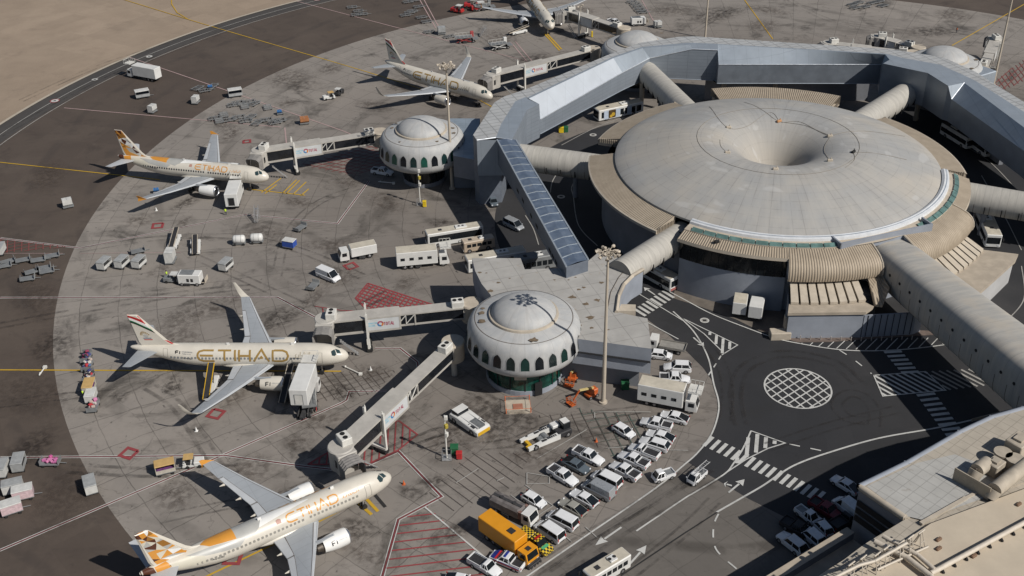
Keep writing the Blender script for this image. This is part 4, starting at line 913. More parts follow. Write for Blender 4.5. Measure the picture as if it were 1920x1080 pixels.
    # liveried fuselage
    if livery=='facet':
        def dec(nm,polys,mt):
            for s in (-1,1):
                m=MB(); decal(m,polys,lambda u,v:fpt(u,v,s,.02),0,.5,6); m.build(nm,mt,t,smooth=40)
        dec('orange_patch',[[(24.6,90),(24.6,52),(28.2,64),(29.3,90)]],M_orange)
        dec('silver_patch',[[(20.6,90),(21.3,58),(22.4,38),(24.6,52),(24.6,90)],[(24.5,49),(23.4,41),(24.5,18),(29.0,30),(31.5,60),(28.0,61)]],M_sgrey)
        dec('white_sweep',[[(13.5,88),(13.5,90),(20.6,90),(21.3,58),(16.5,76)]],M_pwhite)
        dec('pale_patch',[[(29.2,30),(29.2,-5),(33.5,-10),(33.8,40),(31.5,58)]],M_beigef)
        dec('tail_patch',[[(34.0,78),(33.5,25),(35.4,-25),(35.6,60)]],M_orange)
        dec('tail_cone_patch',[[(35.6,-89),(35.5,-25),(35.7,60),(36.2,89),(37.4,89),(37.4,-89)]],M_brown)
        for s in (-1,1):
            m=MB(); textdecal(m,'ETIHAD',17.4,9.6,27,62,.20,s); m.build('airline_lettering',M_orange,t)
            m=MB(); z,r=fus(8); decal(m,word(['ar'],0,0,2.6,.5,.08) if False else sum([stroke([(a_*.5,b_*.5) for a_,b_ in q],.07) for q in GL['ar'][1]],[]),(lambda u,v:fpt(9.0-u,32+math.degrees(v/r),-1,.03)) if s<0 else (lambda u,v:fpt(6.4+u,32+math.degrees(v/r),1,.03)),0,.7,.25); m.build('arabic_lettering',M_orange,t)
            m=MB(); decal(m,[[(18.9,40),(18.2,40),(18.2,56),(18.55,60),(18.9,56)]],lambda u,v:fpt(u,v,s,.03),0,.5,6); m.build('small_crest',mat('crest_tint',(.45,.25,.2),.5),t)
    else:
        for s in (-1,1):
            m=MB(); textdecal(m,'ETIHAD',25.7,10.3,0,54,.34,s); m.build('airline_lettering',M_gold,t)
            m=MB(); z,r=fus(8); decal(m,sum([stroke([(a_*.5,b_*.9) for a_,b_ in q],.09) for q in GL['ar'][1]],[]),(lambda u,v:fpt(9.2-u,18+math.degrees(v/r),-1,.03)) if s<0 else (lambda u,v:fpt(6.6+u,18+math.degrees(v/r),1,.03)),0,.7,.25); m.build('arabic_lettering',mat('grey_gold_lettering',(.32,.28,.2),.5),t)
            if s<0:
                m=MB(); textdecal(m,'F1',29.5,28.7,28,44,.16,s,0,.3); m.build('emblem',M_blk,t)
                m=MB(); textdecal(m,'ETIHADAIRWAYS',28.4,26.6,38,44,.05,s); textdecal(m,'ATIRLINE' if 0 else 'AIRWAYS',28.4,26.9,28,33,.05,s); m.build('small_lettering',mat('grey_lettering',(.3,.3,.3),.6),t)
    for s in (-1,1):
        m=MB(); textdecal(m,'A6-EI'+'CDLEF'[seed%5],28.4,26.8,4 if livery=='flag' else -2,10 if livery=='flag' else 5,.06,s); m.build('registration_lettering',mat('dark_lettering',(.08,.08,.08),.6),t)
    # landing gear
    def wheel(p,r=.56,w=.36): m.cyl((p[0],p[1]-w/2,p[2]),(p[0],p[1]+w/2,p[2]),r,r,16)
    for (gx,gy,r,n_) in ((5.3,0,.40,1),(17.9,3.8,.57,1),(17.9,-3.8,.57,1)):
        m=MB(); m.cyl((-gx,gy,r),(-gx,gy,2.6),.13,.16,8); m.cyl((-gx,gy-.4,r),(-gx,gy+.4,r),.08,.08,8); lg=m.build('landing_gear',M_steel,t)
        for dy in (-.42,.42):
            m=MB(); wheel((-gx,gy+dy,r),r,.3); m.build('wheel',M_tyre,lg)
    # antennas
    for q in (9.5,20.5):
        m=MB(); m.prism([(-q,-.03),(-q-.5,-.03),(-q-.5,.03),(-q,.03)],5.8,6.3); m.build('antenna',M_pwhite,t)
    if livery=='flag' or seed==2:
        pass
    return t
deg=math.radians
PL={}
PL[1]=airliner('airliner parked in the middle left with large gold lettering and a flag striped fin',-27.55,155.24,-.0358,'flag',1)
PL[2]=airliner('smaller looking airliner with orange faceted fin parked beside the green windowed domed satellite',-53.21,224.44,-.2476,'facet',2)
PL[3]=airliner('nearest airliner at the bottom edge with orange and brown faceted fin',-17.91,124.84,.5787,'facet',3)
PL[4]=airliner('airliner with flag striped fin behind a tall floodlight mast next to the metal corridor',-3.73,268.35,-.6604,'flag',4)
n5=P(1035,53,3.6); b5=P(997,0,3.9); a5=math.atan2((n5-b5).y,(n5-b5).x)
PL[5]=airliner('airliner cut by the top edge of the photo, only nose and wings showing',n5.x,n5.y,a5,'facet2',5)
# ---------------------------------------------------------------- passenger boarding bridges
M_brg=mat('bridge_grey_white',(.42,.40,.365),.6,0,.1,.5,.3); M_brw=mat('bridge_white_panel',(.55,.565,.57),.5,0,.06,.5,.1); M_bglass=mat('bridge_glass',(.014,.016,.02),.15,0,.3,.7)
M_bell=mat('bellows_grey',(.22,.21,.20),.85,0,.15,1.5,.2); M_pale=mat('pale_ac_unit',(.62,.61,.57),.6,0,.08,1,.15)
M_tred=mat('sign_red',(.36,.08,.12),.5); M_tblue=mat('sign_blue',(.05,.2,.42),.5); M_tlb=mat('sign_pale_blue',(.30,.52,.62),.6)
def sign2d(m,txt,mp,x0,z0,w,h,sw,mi): decal(m,word(txt,x0,z0,w,h,sw,.35),mp,mi,9,9)
def bridge(label,start,end,door=None,zr=6.9,sign=True,col=.73,simple=False):
    """start/end: ground plan points of rotunda and cab; door: point the canopy reaches for"""
    s,e=Vector((start[0],start[1],0)),Vector((end[0],end[1],0)); d=e-s; L=d.length; a=math.atan2(d.y,d.x)
    t=thing('boarding_bridge',label,'jet bridge',tuple(s),a)
    m=MB(); m.cyl((0,0,3.6),(0,0,6.9),1.9,1.9,20); m.cyl((0,0,6.9),(0,0,7.15),2.05,1.9,20); m.build('entry_drum',M_cream,t,smooth=40)
    m=MB(); m.cyl((0,0,0),(0,0,3.6),.5,.5,12); m.build('pedestal',M_brg,t)
    def ac(x,y,z,par=t,r=0.0):
        m=MB().at((x,y,z),r); m.cbox(0,0,0,2.2,1.7,1.15,.08); u=m.build('ac_unit',M_pale,par)
        for dx in (-.5,.5):
            m=MB().at((x,y,z),r); m.cyl((dx,0,1.15),(dx,0,1.22),.38,.38,12); m.build('ac_fan',M_black,u)
    ac(2.6,.2,zr+.02)
    xa,xb=1.4,L*.53
    m=MB(); 
    m.box((xa+xb)/2,0,zr-2.5,xb-xa,2.2,.35); m.box((xa+xb)/2,0,zr-.25,xb-xa,2.4,.25); m.box((xa+xb)/2,0,zr-2.2,xb-xa,1.9,1.95)
    for x in (xa+.2,xb-.3,L*.40): m.box(x,0,zr-2.5,.22,2.36,2.3)
    m.build('inner_tunnel',M_brg,t)
    for sd in (-1,1):
        m=MB(); m.box((xa+L*.40)/2,sd*1.0,zr-2.1,L*.40-xa-.4,.1,1.8); m.build('dark_glazing',M_bglass,t)
        m=MB(); m.box((L*.4+xb)/2,sd*1.0,zr-2.1,xb-L*.4-.4,.1,1.8); m.build('dark_glazing',M_bglass,t)
        m=MB(); x0=L*.40+.1; w=(xb-x0-.2)/2
        for k in range(2): 
            m.cyl((x0+k*w,sd*1.12,zr-.3),(x0+k*w+w,sd*1.12,zr-2.1),.09,.09,5); m.cyl((x0+k*w+w,sd*1.12,zr-.3),(x0+k*w+w,sd*1.12,zr-2.1),.08,.08,5)
        m.build('truss_brace',M_pale,t)
    m=MB(); m.box((xa+L*.75)/2,0,zr-3.0,L*.75-xa,.3,.4); m.build('lower_beam',M_brg,t)
    zo=zr+.15; xc,xd=L*.50,L-.6
    m=MB(); m.box((xc+xd)/2,0,zo-3.0,xd-xc,2.9,.4); m.box((xc+xd)/2,0,zo-.3,xd-xc,2.95,.3); m.box((xc+xd)/2,0,zo-2.7,xd-xc,2.5,2.45)
    for x in (xc+.1,L*col,xd-.15): m.box(x,0,zo-2.95,.3,2.96,2.9)
    m.build('outer_tunnel',M_brg,t)
    for sd in (-1,1):
        m=MB(); m.box((xc+L*col)/2,sd*1.38,zo-2.75,L*col-xc-.4,.12,2.5); wp=m.build('sign_panel',M_brw,t)
        xs=(xc+L*col)/2; wdt=L*col-xc
        if sign:
            fx=-1 if sd>0 else 1
            # words run so that they read correctly from outside
            def mp(u,v,sd=sd,fx=fx,xs=xs): return (xs+fx*u,sd*1.455,zo-2.75+v)
            off=wdt*.0
            m=MB(); sign2d(m,'TOTAL',mp,off-.0,.95,wdt*.30,.62,.13,0); m.build('sign_lettering',M_tred,wp)
            m=MB()
            for k,(a0,a1) in enumerate(((20,170),(170,290),(290,380))):
                pl=[[(off-wdt*.10+r_*math.cos(rad(q)),1.35+r_*math.sin(rad(q))) for r_,q in ((.58,a0+(a1-a0)*i/5),(.58,a0+(a1-a0)*(i+1)/5),(.28,a0+(a1-a0)*(i+1)/5),(.28,a0+(a1-a0)*i/5))] for i in range(5)]
                decal(m,pl,mp,k,9,9)
            m.build('sign_emblem',[M_tred,M_tblue,mat('sign_orange',(.6,.2,.04),.5)],wp)
            m=MB(); sign2d(m,'CONNECTION',mp,-wdt*.45,1.45,wdt*.26,.28,.08,0); sign2d(m,'ENERGY' if 0 else 'SECURE',mp,-wdt*.45,.95,wdt*.20,.28,.08,0); m.build('small_lettering',M_tlb,wp)
        m=MB(); m.box((L*col+xd)/2,sd*1.3,zo-2.5,xd-L*col-.6,.1,2.1); m.build('dark_glazing',M_bglass,t)
    # drive column
    xk=L*col
    m=MB()
    for sd in (-1,1): m.box(xk,sd*1.75,.9,.4,.35,zr+.2); m.box(xk,sd*1.62,.9,.16,.1,zr+.6)
    m.box(xk,0,.9,.6,3.6,.4); m.box(xk,0,zo-3.4,.5,3.4,.35); dc=m.build('drive_column',M_pale,t)
    for sd in (-1,1):
        m=MB(); m.cyl((xk-.1,sd*.85-.3,.55),(xk-.1,sd*.85+.3,.55),.55,.55,14); m.cyl((xk-.1,sd*1.55-.3,.55),(xk-.1,sd*1.55+.3,.55),.55,.55,14); m.build('wheel',M_tyre,dc)
    # cab
    q=Vector((L,0,0)); ca=0.0
    if door is not None:
        dv=Vector((door[0],door[1],0))-e; ca=math.atan2(dv.y,dv.x)-a; dl=dv.length
    else: dl=3.2; ca=.6
    m=MB(); m.cyl((L,0,3.5),(L,0,zo),1.9,1.9,20); m.cyl((L,0,zo),(L,0,zo+.15),2.0,1.85,20); cb=m.build('cab',M_brg,t,smooth=40)
    m=MB().at((L,0,0),ca); m.cbox(1.2,0,3.5,2.2,3.1,zo-3.5,.1); m.build('cab_front',M_brg,cb)
    m=MB().at((L,0,0),ca); m.box(2.3,1.2,4.4,.06,.5,1.5); m.box(1.2,1.56,4.6,1.0,.05,1.3); m.box(1.2,-1.56,4.6,1.0,.05,1.3); m.build('cab_window',M_bglass,cb)
    if dl>2.4:
        m=MB().at((L,0,0),ca); r_=[]
        nseg=9
        for k in range(nseg+1):
            x=2.3+(dl-2.35)*k/nseg; g=.12 if k%2 else 0; w=1.55+g; h=zo-.15+g*.5-.25*k/nseg
            r_.append([(x,-w,3.6),(x,-w,h-.6),(x,-w*.7,h-.1),(x,0,h+.05),(x,w*.7,h-.1),(x,w,h-.6),(x,w,3.6)])
        m.loft(r_,0,False,False); m.build('bellows_canopy',M_bell,cb)
    ac(L-1.0,0,zo+.15,cb,ca)
    # service stairs
    m=MB(); 
    for k in range(9): m.box(L-2.2-k*.32,2.1,3.4-k*.38,.3,.8,.06)
    m.bar((L-2,1.75,3.6),(L-5.1,1.75,.2),.06,.18); m.bar((L-2,2.45,3.6),(L-5.1,2.45,.2),.06,.18); m.build('service_stairs',M_steel,t)
    return t
def door_of(i,lx=5.1,side=1,ofs=0.0):
    o=PL[i]; a=o.rotation_euler.z; c,s=math.cos(a),math.sin(a); ly=side*(1.85+ofs); return (o.location.x-lx*c-ly*s,o.location.y-lx*s+ly*c)
def bridge_to(label,start,i,ofs=4.6,along=5.1,**k):
    return bridge(label,start,door_of(i,along,1,ofs),door_of(i,along,1,0.0),**k)
bridge_to('boarding bridge from the near domed satellite to the airliner with large gold lettering',P(885,568,7)[:2],1)
bridge_to('boarding bridge from the near domed satellite down to the nearest faceted fin airliner',P(849,640,7)[:2],3)
bridge_to('boarding bridge from the green windowed satellite to the faceted fin airliner',P(712,246,7)[:2],2)
bridge_to('boarding bridge from the far satellite to the airliner behind the floodlight mast',P(1112,90,7)[:2],4)
bridge_to('boarding bridge in shade reaching the airliner cut by the top edge',P(1170,52,7)[:2],5,sign=False)
bridge('white boarding bridge at the far right with its cab turned away from the satellite',P(1842,128,7)[:2],P(1868,72,7)[:2],None,sign=False)
bridge('boarding bridge running left behind the metal corridor at the top of the photo',P(1712,98,7)[:2],P(1556,80,7)[:2],None,sign=False)
bridge('parked boarding bridge pointing to the upper stands with its cab and wheels showing',P(1722,88,7)[:2],P(1648,68,7)[:2],None,sign=False)
# ---------------------------------------------------------------- painted markings
def mark_mat(name,c,wear=.45):
    t=NT(name); p=t.pos(); n=t.noise(p,1.1,6,.7); w_=t.noise(p,.15,4,.6)
    col=t.mix(t.ramp(n,.5,.72,0,wear),c,tuple(x*.35+.03 for x in c)); col=t.mix(t.ramp(w_,.45,.75,0,wear*.7),col,tuple(x*.5+.03 for x in c))
    return t.fin(col,.8)
MW=mark_mat('road_paint_white',(.52,.52,.50),.6); MR=mark_mat('road_paint_red',(.27,.045,.05),.6); MRD=mark_mat('stand_line_dark_red',(.17,.03,.035),.5); MHD=mark_mat('dark_scuff_paint',(.095,.078,.068),.9); MY=mark_mat('road_paint_yellow',(.50,.31,.02)); MP=mark_mat('faded_pink_paint',(.42,.30,.29)); MG=mark_mat('faded_green_paint',(.07,.10,.085),.9); MK=mark_mat('black_paint',(.02,.02,.02),.2); MDR=mark_mat('faded_red_paint',(.20,.06,.055),.7); MDW=mark_mat('faded_shaded_white_paint',(.34,.33,.31),.7)
_mz=[.115]
def gp(p): 
    q=P(p[0],p[1]); return (q.x,q.y)
def ribbon(m,pts,w,z,off=0.0):
    n=len(pts); L=[];R=[]
    for i in range(n):
        p=Vector(pts[i]); a=Vector(pts[i])-Vector(pts[i-1]) if i else Vector(pts[1])-Vector(pts[0]); b=Vector(pts[i+1])-p if i<n-1 else a
        a.normalize(); b.normalize(); t=(a+b).normalized() if (a+b).length>1e-6 else a; nn=Vector((-t.y,t.x)); c=max(.4,nn.dot(Vector((-a.y,a.x))))
        L.append(p+nn*(off+w/2)/c); R.append(p+nn*(off-w/2)/c)
    m.add([(p.x,p.y,z) for p in R]+[(p.x,p.y,z) for p in L],[(i,i+1,n+i+1,n+i) for i in range(n-1)])
def line(name,polys,w,mt,curve=False,dash=None,off=0.0,world=False):
    m=MB(); z=_mz[0]; _mz[0]+=.0006
    for pl in polys:
        g_=[tuple(p) for p in pl] if world else [gp(p) for p in pl]
        if curve: g_=bez(g_,8)
        if dash:
            seg=[];acc=0
            for a,b in zip(g_[:-1],g_[1:]):
                L_=math.dist(a,b); s=0
                while s<L_:
                    per=dash[0]+dash[1]; ph=(acc+s)%per; st=(dash[0]-ph) if ph<dash[0] else (per-ph)
                    e=min(L_,s+st)
                    if ph<dash[0]-1e-6 and e-s>.05: ribbon(m,[lerp(a,b,s/L_),lerp(a,b,e/L_)],w,z,off)
                    s=e+1e-6
                acc+=L_
        else: ribbon(m,g_,w,z,off)
    return struct(m,name,mt)
def rw(pl,curve=False,w=.17):
    line('stand_line_white',[pl],.13,MW,curve,off=w*.5+.13); line('stand_line_white',[pl],.13,MW,curve,off=-w*.5-.13); line('stand_line_red',[pl],w,MRD,curve)
rw([(0,447),(150,466),(460,403),(633,420),(692,340)])
rw([(0,559),(520,558),(605,603)]); rw([(703,654),(750,654),(783,680),(785,700)])
rw([(0,1033),(400,862),(640,757),(650,751),(655,735),(725,734)])
rw([(0,859),(422,855),(575,876),(650,884)]); rw([(690,873),(747,847),(828,932),(747,975),(716,1085),(700,1150)],w=.24)
line('stand_line_pink',[[(120,203),(527,239)],[(534,240),(538,277)],[(787,0),(817,53)],[(795,0),(823,52)],[(958,80),(990,118)],[(966,78),(998,116)],[(1203,0),(1227,43)]],.3,MP)
line('apron_edge_line',[[(240,107),(430,172),(640,245),(720,278)],[(553,2),(640,25),(743,52),(890,90),(987,115)]],.3,MP)
line('taxiway_line_yellow',[[(-60,299),(0,305),(240,331),(300,338)],[(150,-25),(233,0),(400,51),(640,121),(735,150),(800,171)]],.32,MY,True)
line('taxiway_line_yellow',[[(321,-20),(322,8),(332,24),(352,36)],[(0,694.5),(240,695.5),(640,697)],[(1390,-8),(1449,74)],[(1785,86),(1930,3)]],.32,MY)
line('lead_in_line_yellow',[[(385,1083),(500,1028),(600,978),(678,938)],[(880,178),(930,205)]],.32,MY)
line('stop_bar_yellow',[[(672,944),(697,966)],[(683,932),(709,960)],[(1024,62),(1053,93)],[(1021,64),(1049,95)]],.5,MY)
line('stop_bar_black',[[(700,925),(723,952)]],.5,MK)
line('stop_bar_yellow',[[(462,355),(572,367)],[(490,362),(527,335)],[(497,364),(519,347)],[(530,363),(556,338)],[(537,364),(562,339)],[(550,365),(574,342)],[(564,368),(579,355)],[(940,150),(1000,140)]],.33,MY)
line('perimeter_road_line',[circ(183.3,60,330,150,(54.8,218.0)),circ(187.0,60,330,150,(54.8,218.0))],.25,MDW,world=True,dash=None)
line('perimeter_edge_line',[circ(191.0,60,330,200,(54.8,218.0))],.9,mark_mat('pale_edge',(.42,.37,.30),.3),world=True)
line('thin_apron_line',[[(0,476),(118,476)],[(150,476),(340,474)]],.12,MP)
def clip_lines(poly,ang,step):
    """parallel lines clipped to a convex/concave polygon (world)"""
    c,s=math.cos(ang),math.sin(ang); q=[(x*c+y*s,-x*s+y*c) for x,y in poly]; out=[]
    lo,hi=min(b for a,b in q),max(b for a,b in q); k=lo+step*.5
    while k<hi:
        xs=[]
        for i in range(len(q)):
            (x0,y0),(x1,y1)=q[i],q[(i+1)%len(q)]
            if (y0<=k)!=(y1<=k): xs.append(x0+(x1-x0)*(k-y0)/(y1-y0))
        xs.sort()
        for a,b in zip(xs[::2],xs[1::2]): out.append([(a*c-k*s,a*s+k*c),(b*c-k*s,b*s+k*c)])
        k+=step
    return out
def hatch(name,pxpoly,angs,step,w,mt,border=None):
    poly=[gp(p) for p in pxpoly]
    for a in angs: line(name,clip_lines(poly,a,step),w,mt,world=True)
    if border: line(name,[poly+[poly[0]]],border,mt,world=True)
def dir_px(a,b): a,b=gp(a),gp(b); return math.atan2(b[1]-a[1],b[0]-a[0])
hatch('red_hatching',[(690,532),(815,573),(812,588),(700,594),(667,560)],[dir_px((690,532),(815,573)),dir_px((690,532),(667,560))],.95,.3,MR,.34)
line('red_hatching',[[(590,575),(640,583),(705,585)],[(605,578),(607,592)],[(650,584),(652,600)]],.2,MR)
hatch('red_hatching',[(560,310),(690,272),(770,300),(660,330)],[dir_px((560,310),(690,272)),dir_px((660,330),(560,310))],1.6,.22,MDR)
hatch('red_hatching',[(1868,150),(1925,108),(1990,120),(1865,178)],[dir_px((1868,170),(1925,118)),dir_px((1870,120),(1900,160))],1.5,.25,MDR)
hatch('red_hatching',[(0,449),(128,464),(0,476)],[.4,1.9],1.4,.2,MDR)
hatch('red_hatching',[(577,872),(640,835),(690,806),(748,790),(783,816),(747,845),(690,871)],[dir_px((748,790),(745,846))],1.15,.24,MR,.28)
hatch('red_hatching',[(752,976),(802,951),(905,1043),(915,1085),(720,1082)],[dir_px((745,992),(815,984))],1.6,.24,MR)
line('white_stand_edge',[[(797,952),(917,1053)]],.25,MW)
hatch('faded_hatching',[(560,700),(745,695),(700,740),(560,760)],[.5,2.1],1.3,.10,MHD)
hatch('green_hatching',[(1080,765),(1190,780),(1215,850),(1150,862)],[.25,1.8],1.8,.16,MG)
hatch('dark_hatching',[(880,850),(1000,850),(960,915),(850,960),(800,930)],[dir_px((870,770),(960,830))],1.5,.09,MHD)
hatch('dark_hatching',[(1000,780),(1200,770),(1230,860),(1120,840),(1060,800)],[.25,1.8],1.7,.09,MHD)
def redbox(u,v,s=2.0):
    q=gp((u,v)); m=MB(); z=_mz[0]; _mz[0]+=.0006; a=.3+u*.01; c_,s_=math.cos(a)*s/2,math.sin(a)*s/2
    ribbon(m,[(q[0]+x*c_-y*s_,q[1]+x*s_+y*c_) for x,y in ((-1,-1),(1,-1),(1,1),(-1,1),(-1,-1))],.55,z); struct(m,'red_floor_square',MR)
for u,v in ((242,851),(405,777),(437,1048),(658,500),(296,424)): redbox(u,v)
redbox(463,266,1.6)
# --- plaza
RBC=(47.25,148.4); RR=5.45
line('roundabout_ring',[circ(RR,0,360,64,RBC)],.28,MW,world=True)
pc=circ(RR-.1,0,359,60,RBC)
for a in (rad(38),rad(118)): line('roundabout_lattice',clip_lines(pc,a,1.45),.25,MW,world=True)
line('road_edge_line',[[(1262,585),(1300,622),(1327,670),(1338,720),(1347,753),(1346,780),(1333,817),(1308,850),(1280,875),(1230,916),(1100,1005),(985,1084)]],.26,MW,True)
line('road_edge_line',[[(1240,540),(1280,561),(1335,590),(1403,617),(1450,634),(1487,643),(1567,656),(1640,659),(1720,654),(1800,642),(1860,622)]],.24,MW,True)
line('road_edge_line',[[(1343,962),(1385,938),(1430,912),(1462,890),(1493,872),(1547,852),(1647,823),(1763,802),(1893,772)]],.3,MW,True)
line('road_edge_line',[[(1408,809),(1393,842),(1372,875),(1362,887),(1340,902),(1300,926),(1280,938),(1193,997)]],.25,MW,True)
line('road_edge_line',[[(1183,543),(1280,602)],[(1207,602),(1272,637)],[(1280,598),(1383,648),(1353,667)],[(1280,598),(1320,627),(1358,664)],[(1408,809),(1472,832),(1440,842),(1400,862),(1362,887)]],.2,MW)
line('road_dashed_line',[[(1352,668),(1338,690),(1328,705)]],.24,MW,True,(1.3,1.3)); line('road_dashed_line',[[(1574,658),(1600,675),(1634,702)]],.24,MW,True,(1.6,2.2)); line('road_dashed_line',[[(1480,834),(1548,848)]],.24,MW,False,(1.6,1.6))
line('road_dashed_line',[[(1347,965),(1340,980),(1337,1003),(1341,1028),(1355,1046),(1375,1063),(1397,1082)]],.24,MW,True,(1.7,1.6))
line('service_road_line',[[(1053,273),(1117,240),(1173,220)],[(1032,362),(1036,341),(1053,313)],[(1120,462),(1085,424),(1075,370),(1073,349),(1096,315)],[(1010,460),(1000,430),(985,405)],[(1790,265),(1850,300),(1900,350)],[(1840,330),(1880,400),(1915,470)],[(1915,500),(1920,560),(1890,600)]],.2,MDW,True)
def stripes(name,a,b,n,lv,w,mt=MW):
    m=MB(); z=_mz[0]; _mz[0]+=.0006
    for k in range(n):
        c=lerp(a,b,k/(n-1)); p=gp((c[0]-lv[0]/2,c[1]-lv[1]/2)); q=gp((c[0]+lv[0]/2,c[1]+lv[1]/2)); ribbon(m,[p,q],w,z)
    struct(m,name,mt)
stripes('zebra_crossing',(1200,587),(1253,553),8,(21,13),.62)
stripes('zebra_crossing',(1328,829),(1537,932),17,(17,-17),.60)
stripes('zebra_crossing',(1674,661),(1706,699),6,(33,-2),.62); stripes('zebra_crossing',(1736,741),(1796,824),10,(34,-4),.62)
hatch('road_hatching',[(1638,705),(1735,698),(1773,733),(1655,744)],[dir_px((1645,712),(1700,742))],1.05,.42,MW,.22)
hatch('road_hatching',[(1738,698),(1840,692),(1862,722),(1776,733)],[dir_px((1645,712),(1700,742))],1.05,.42,MDW)  # greyer white stands for the shadow over this end of the hatching
hatch('road_hatching',[(1325,621),(1380,648),(1354,664)],[dir_px((1360,632),(1358,662))],1.2,.5,MW)
hatch('road_hatching',[(1408,811),(1460,830),(1400,858),(1372,876),(1393,842)],[dir_px((1418,815),(1415,850))],1.35,.6,MW)
hatch('road_hatching',[(1490,645),(1570,655),(1640,658),(1720,653),(1800,641),(1775,634),(1647,636),(1560,642)],[dir_px((1590,655),(1608,638))],1.35,.16,MW)
def arrow(a,b,w=.3,mt=MW,name='lane_arrow',split=None):
    a,b=Vector(gp(a)),Vector(gp(b)); d=(b-a); L_=d.length; d.normalize(); n=Vector((-d.y,d.x)); m=MB(); z=_mz[0]; _mz[0]+=.0006; c=b-d*L_*.35
    ribbon(m,[tuple(a),tuple(c)],w,z); m.add([(p.x,p.y,z+.0005) for p in (c-n*.7,b,c+n*.7,c+d*.15)],[(0,1,2,3)])
    struct(m,name,mt)
arrow((1300,634),(1320,651)); arrow((1228,554),(1207,540)); arrow((1366,925),(1396,900)); arrow((1372,912),(1357,908)); arrow((1165,990),(1116,1024),mt=MW); arrow((1178,1062),(1212,1024))
def roundel(u,v,r=.85,c1=None,ring=False):
    q=gp((u,v)); z=_mz[0]; _mz[0]+=.004; m=MB(); m.flat(circ(r,0,345,23,q),z,0); m.add([(x,y,z+.0015) for x,y in circ(r*.78,0,345,23,q)],[tuple(range(24))],1)
    m.add([(q[0]+a,q[1]+b,z+.0028) for a,b in ((-.35,-.3),(.35,-.3),(.35,.3),(-.35,.3))],[(0,1,2,3)],2); struct(m,'road_roundel',[c1 or MW,MW if c1 else MDW,MK if not ring else MDR])
for u,v in ((1321,602),(1112,254),(1052,370)): roundel(u,v)
roundel(103,190,1.3,MR); roundel(178,150,.9,MDW); roundel(280,107,1.0,MDW); roundel(595,0,1.2,MR)
# --- car park lines
line('parking_line',[[(855,907),(897,880)],[(932,903),(945,897)],[(1006,862),(1100,807)],[(988,888),(1030,895),(1030,908),(988,909),(988,888)],[(985,911),(1037,950)],[(958,930),(1010,968)],[(905,968),(960,1010)],[(983,985),(1037,950)],[(1037,985),(1060,1010)],[(1098,990),(1120,1010)],[(1110,774),(1220,774)],[(1115,774),(1115,785)],[(1140,842),(1190,838)],[(1220,845),(1290,846)],[(1058,1005),(1072,1018)],[(998,1045),(1010,1055)]],.16,MDW)
line('curved_groove',[[(1165,1081),(1280,1004),(1345,962)]],.2,MK)
# --- pavement bollards
for k in range(13):
    q=P(1500+k*19,641-abs(k-6)*.5,0); m=MB(); m.cyl((0,0,0),(0,0,.7),.1,.08,8); m.cyl((0,0,.7),(0,0,.78),.12,.1,8)
    b=m.build('bollard',mat('bollard_paint',(.35,.32,.3),.7)); b.location=(q.x,q.y,.2); tag(b,'short pale bollard in the row along the brick pavement under the entrance wall','bollard','bollards along the brick pavement')
# ---------------------------------------------------------------- vehicles
M_cw=mat('car_white',(.70,.71,.72),.28,0,.03,.8,.05); M_csil=mat('car_silver',(.40,.42,.44),.3,.4,.03); M_cgr=mat('car_grey_blue',(.13,.16,.185),.3,.3,.04); M_cbe=mat('car_champagne',(.42,.41,.36),.3,.3,.03); M_cred=mat('car_dark_red',(.16,.02,.03),.4)
M_cg=mat('car_glass',(.012,.015,.018),.08,0,.1); M_trim=mat('dark_trim',(.03,.03,.032),.6,0,.2,3); M_lamp=mat('headlamp',(.6,.62,.65),.15); M_tail=mat('tail_lamp',(.35,.015,.012),.3); M_bed=mat('dark_bed',(.025,.025,.028),.7,0,.2,3); M_rim=mat('wheel_rim',(.35,.35,.36),.35,.6)
M_vwh=mat('truck_white',(.64,.64,.62),.45,0,.06,.5,.12); M_dirty=mat('dusty_roof',(.50,.46,.38),.7,0,.12,.6,.4); M_chas=mat('chassis',(.04,.04,.042),.7,0,.25,2); M_gse=mat('gse_grey',(.22,.23,.235),.6,.2,.15,1,.3); M_yel=mat('safety_yellow',(.60,.36,.02),.5,0,.08,1,.15)
def wheels(t,xs,hw,r=.33,w=.22):
    for x in xs:
        for s in (-1,1):
            m=MB(); m.cyl((x,s*(hw-w),r),(x,s*hw,r),r,r,14); wo=m.build('wheel',M_tyre,t)
            m=MB(); m.cyl((x,s*(hw),r),(x,s*(hw+.015),r),r*.58,r*.55,10); m.build('rim',M_rim,wo)
def body_loft(st,n=0):
    """stations: x, z bottom, z shoulder, z top, half width bottom/shoulder, half width top"""
    return [[(x,-w*.96,zb),(x,-w,zs*.55+zb*.45),(x,-w,zs),(x,-wt,zt),(x,wt,zt),(x,w,zs),(x,w,zs*.55+zb*.45),(x,w*.96,zb)] for x,zb,zs,zt,w,wt in st]
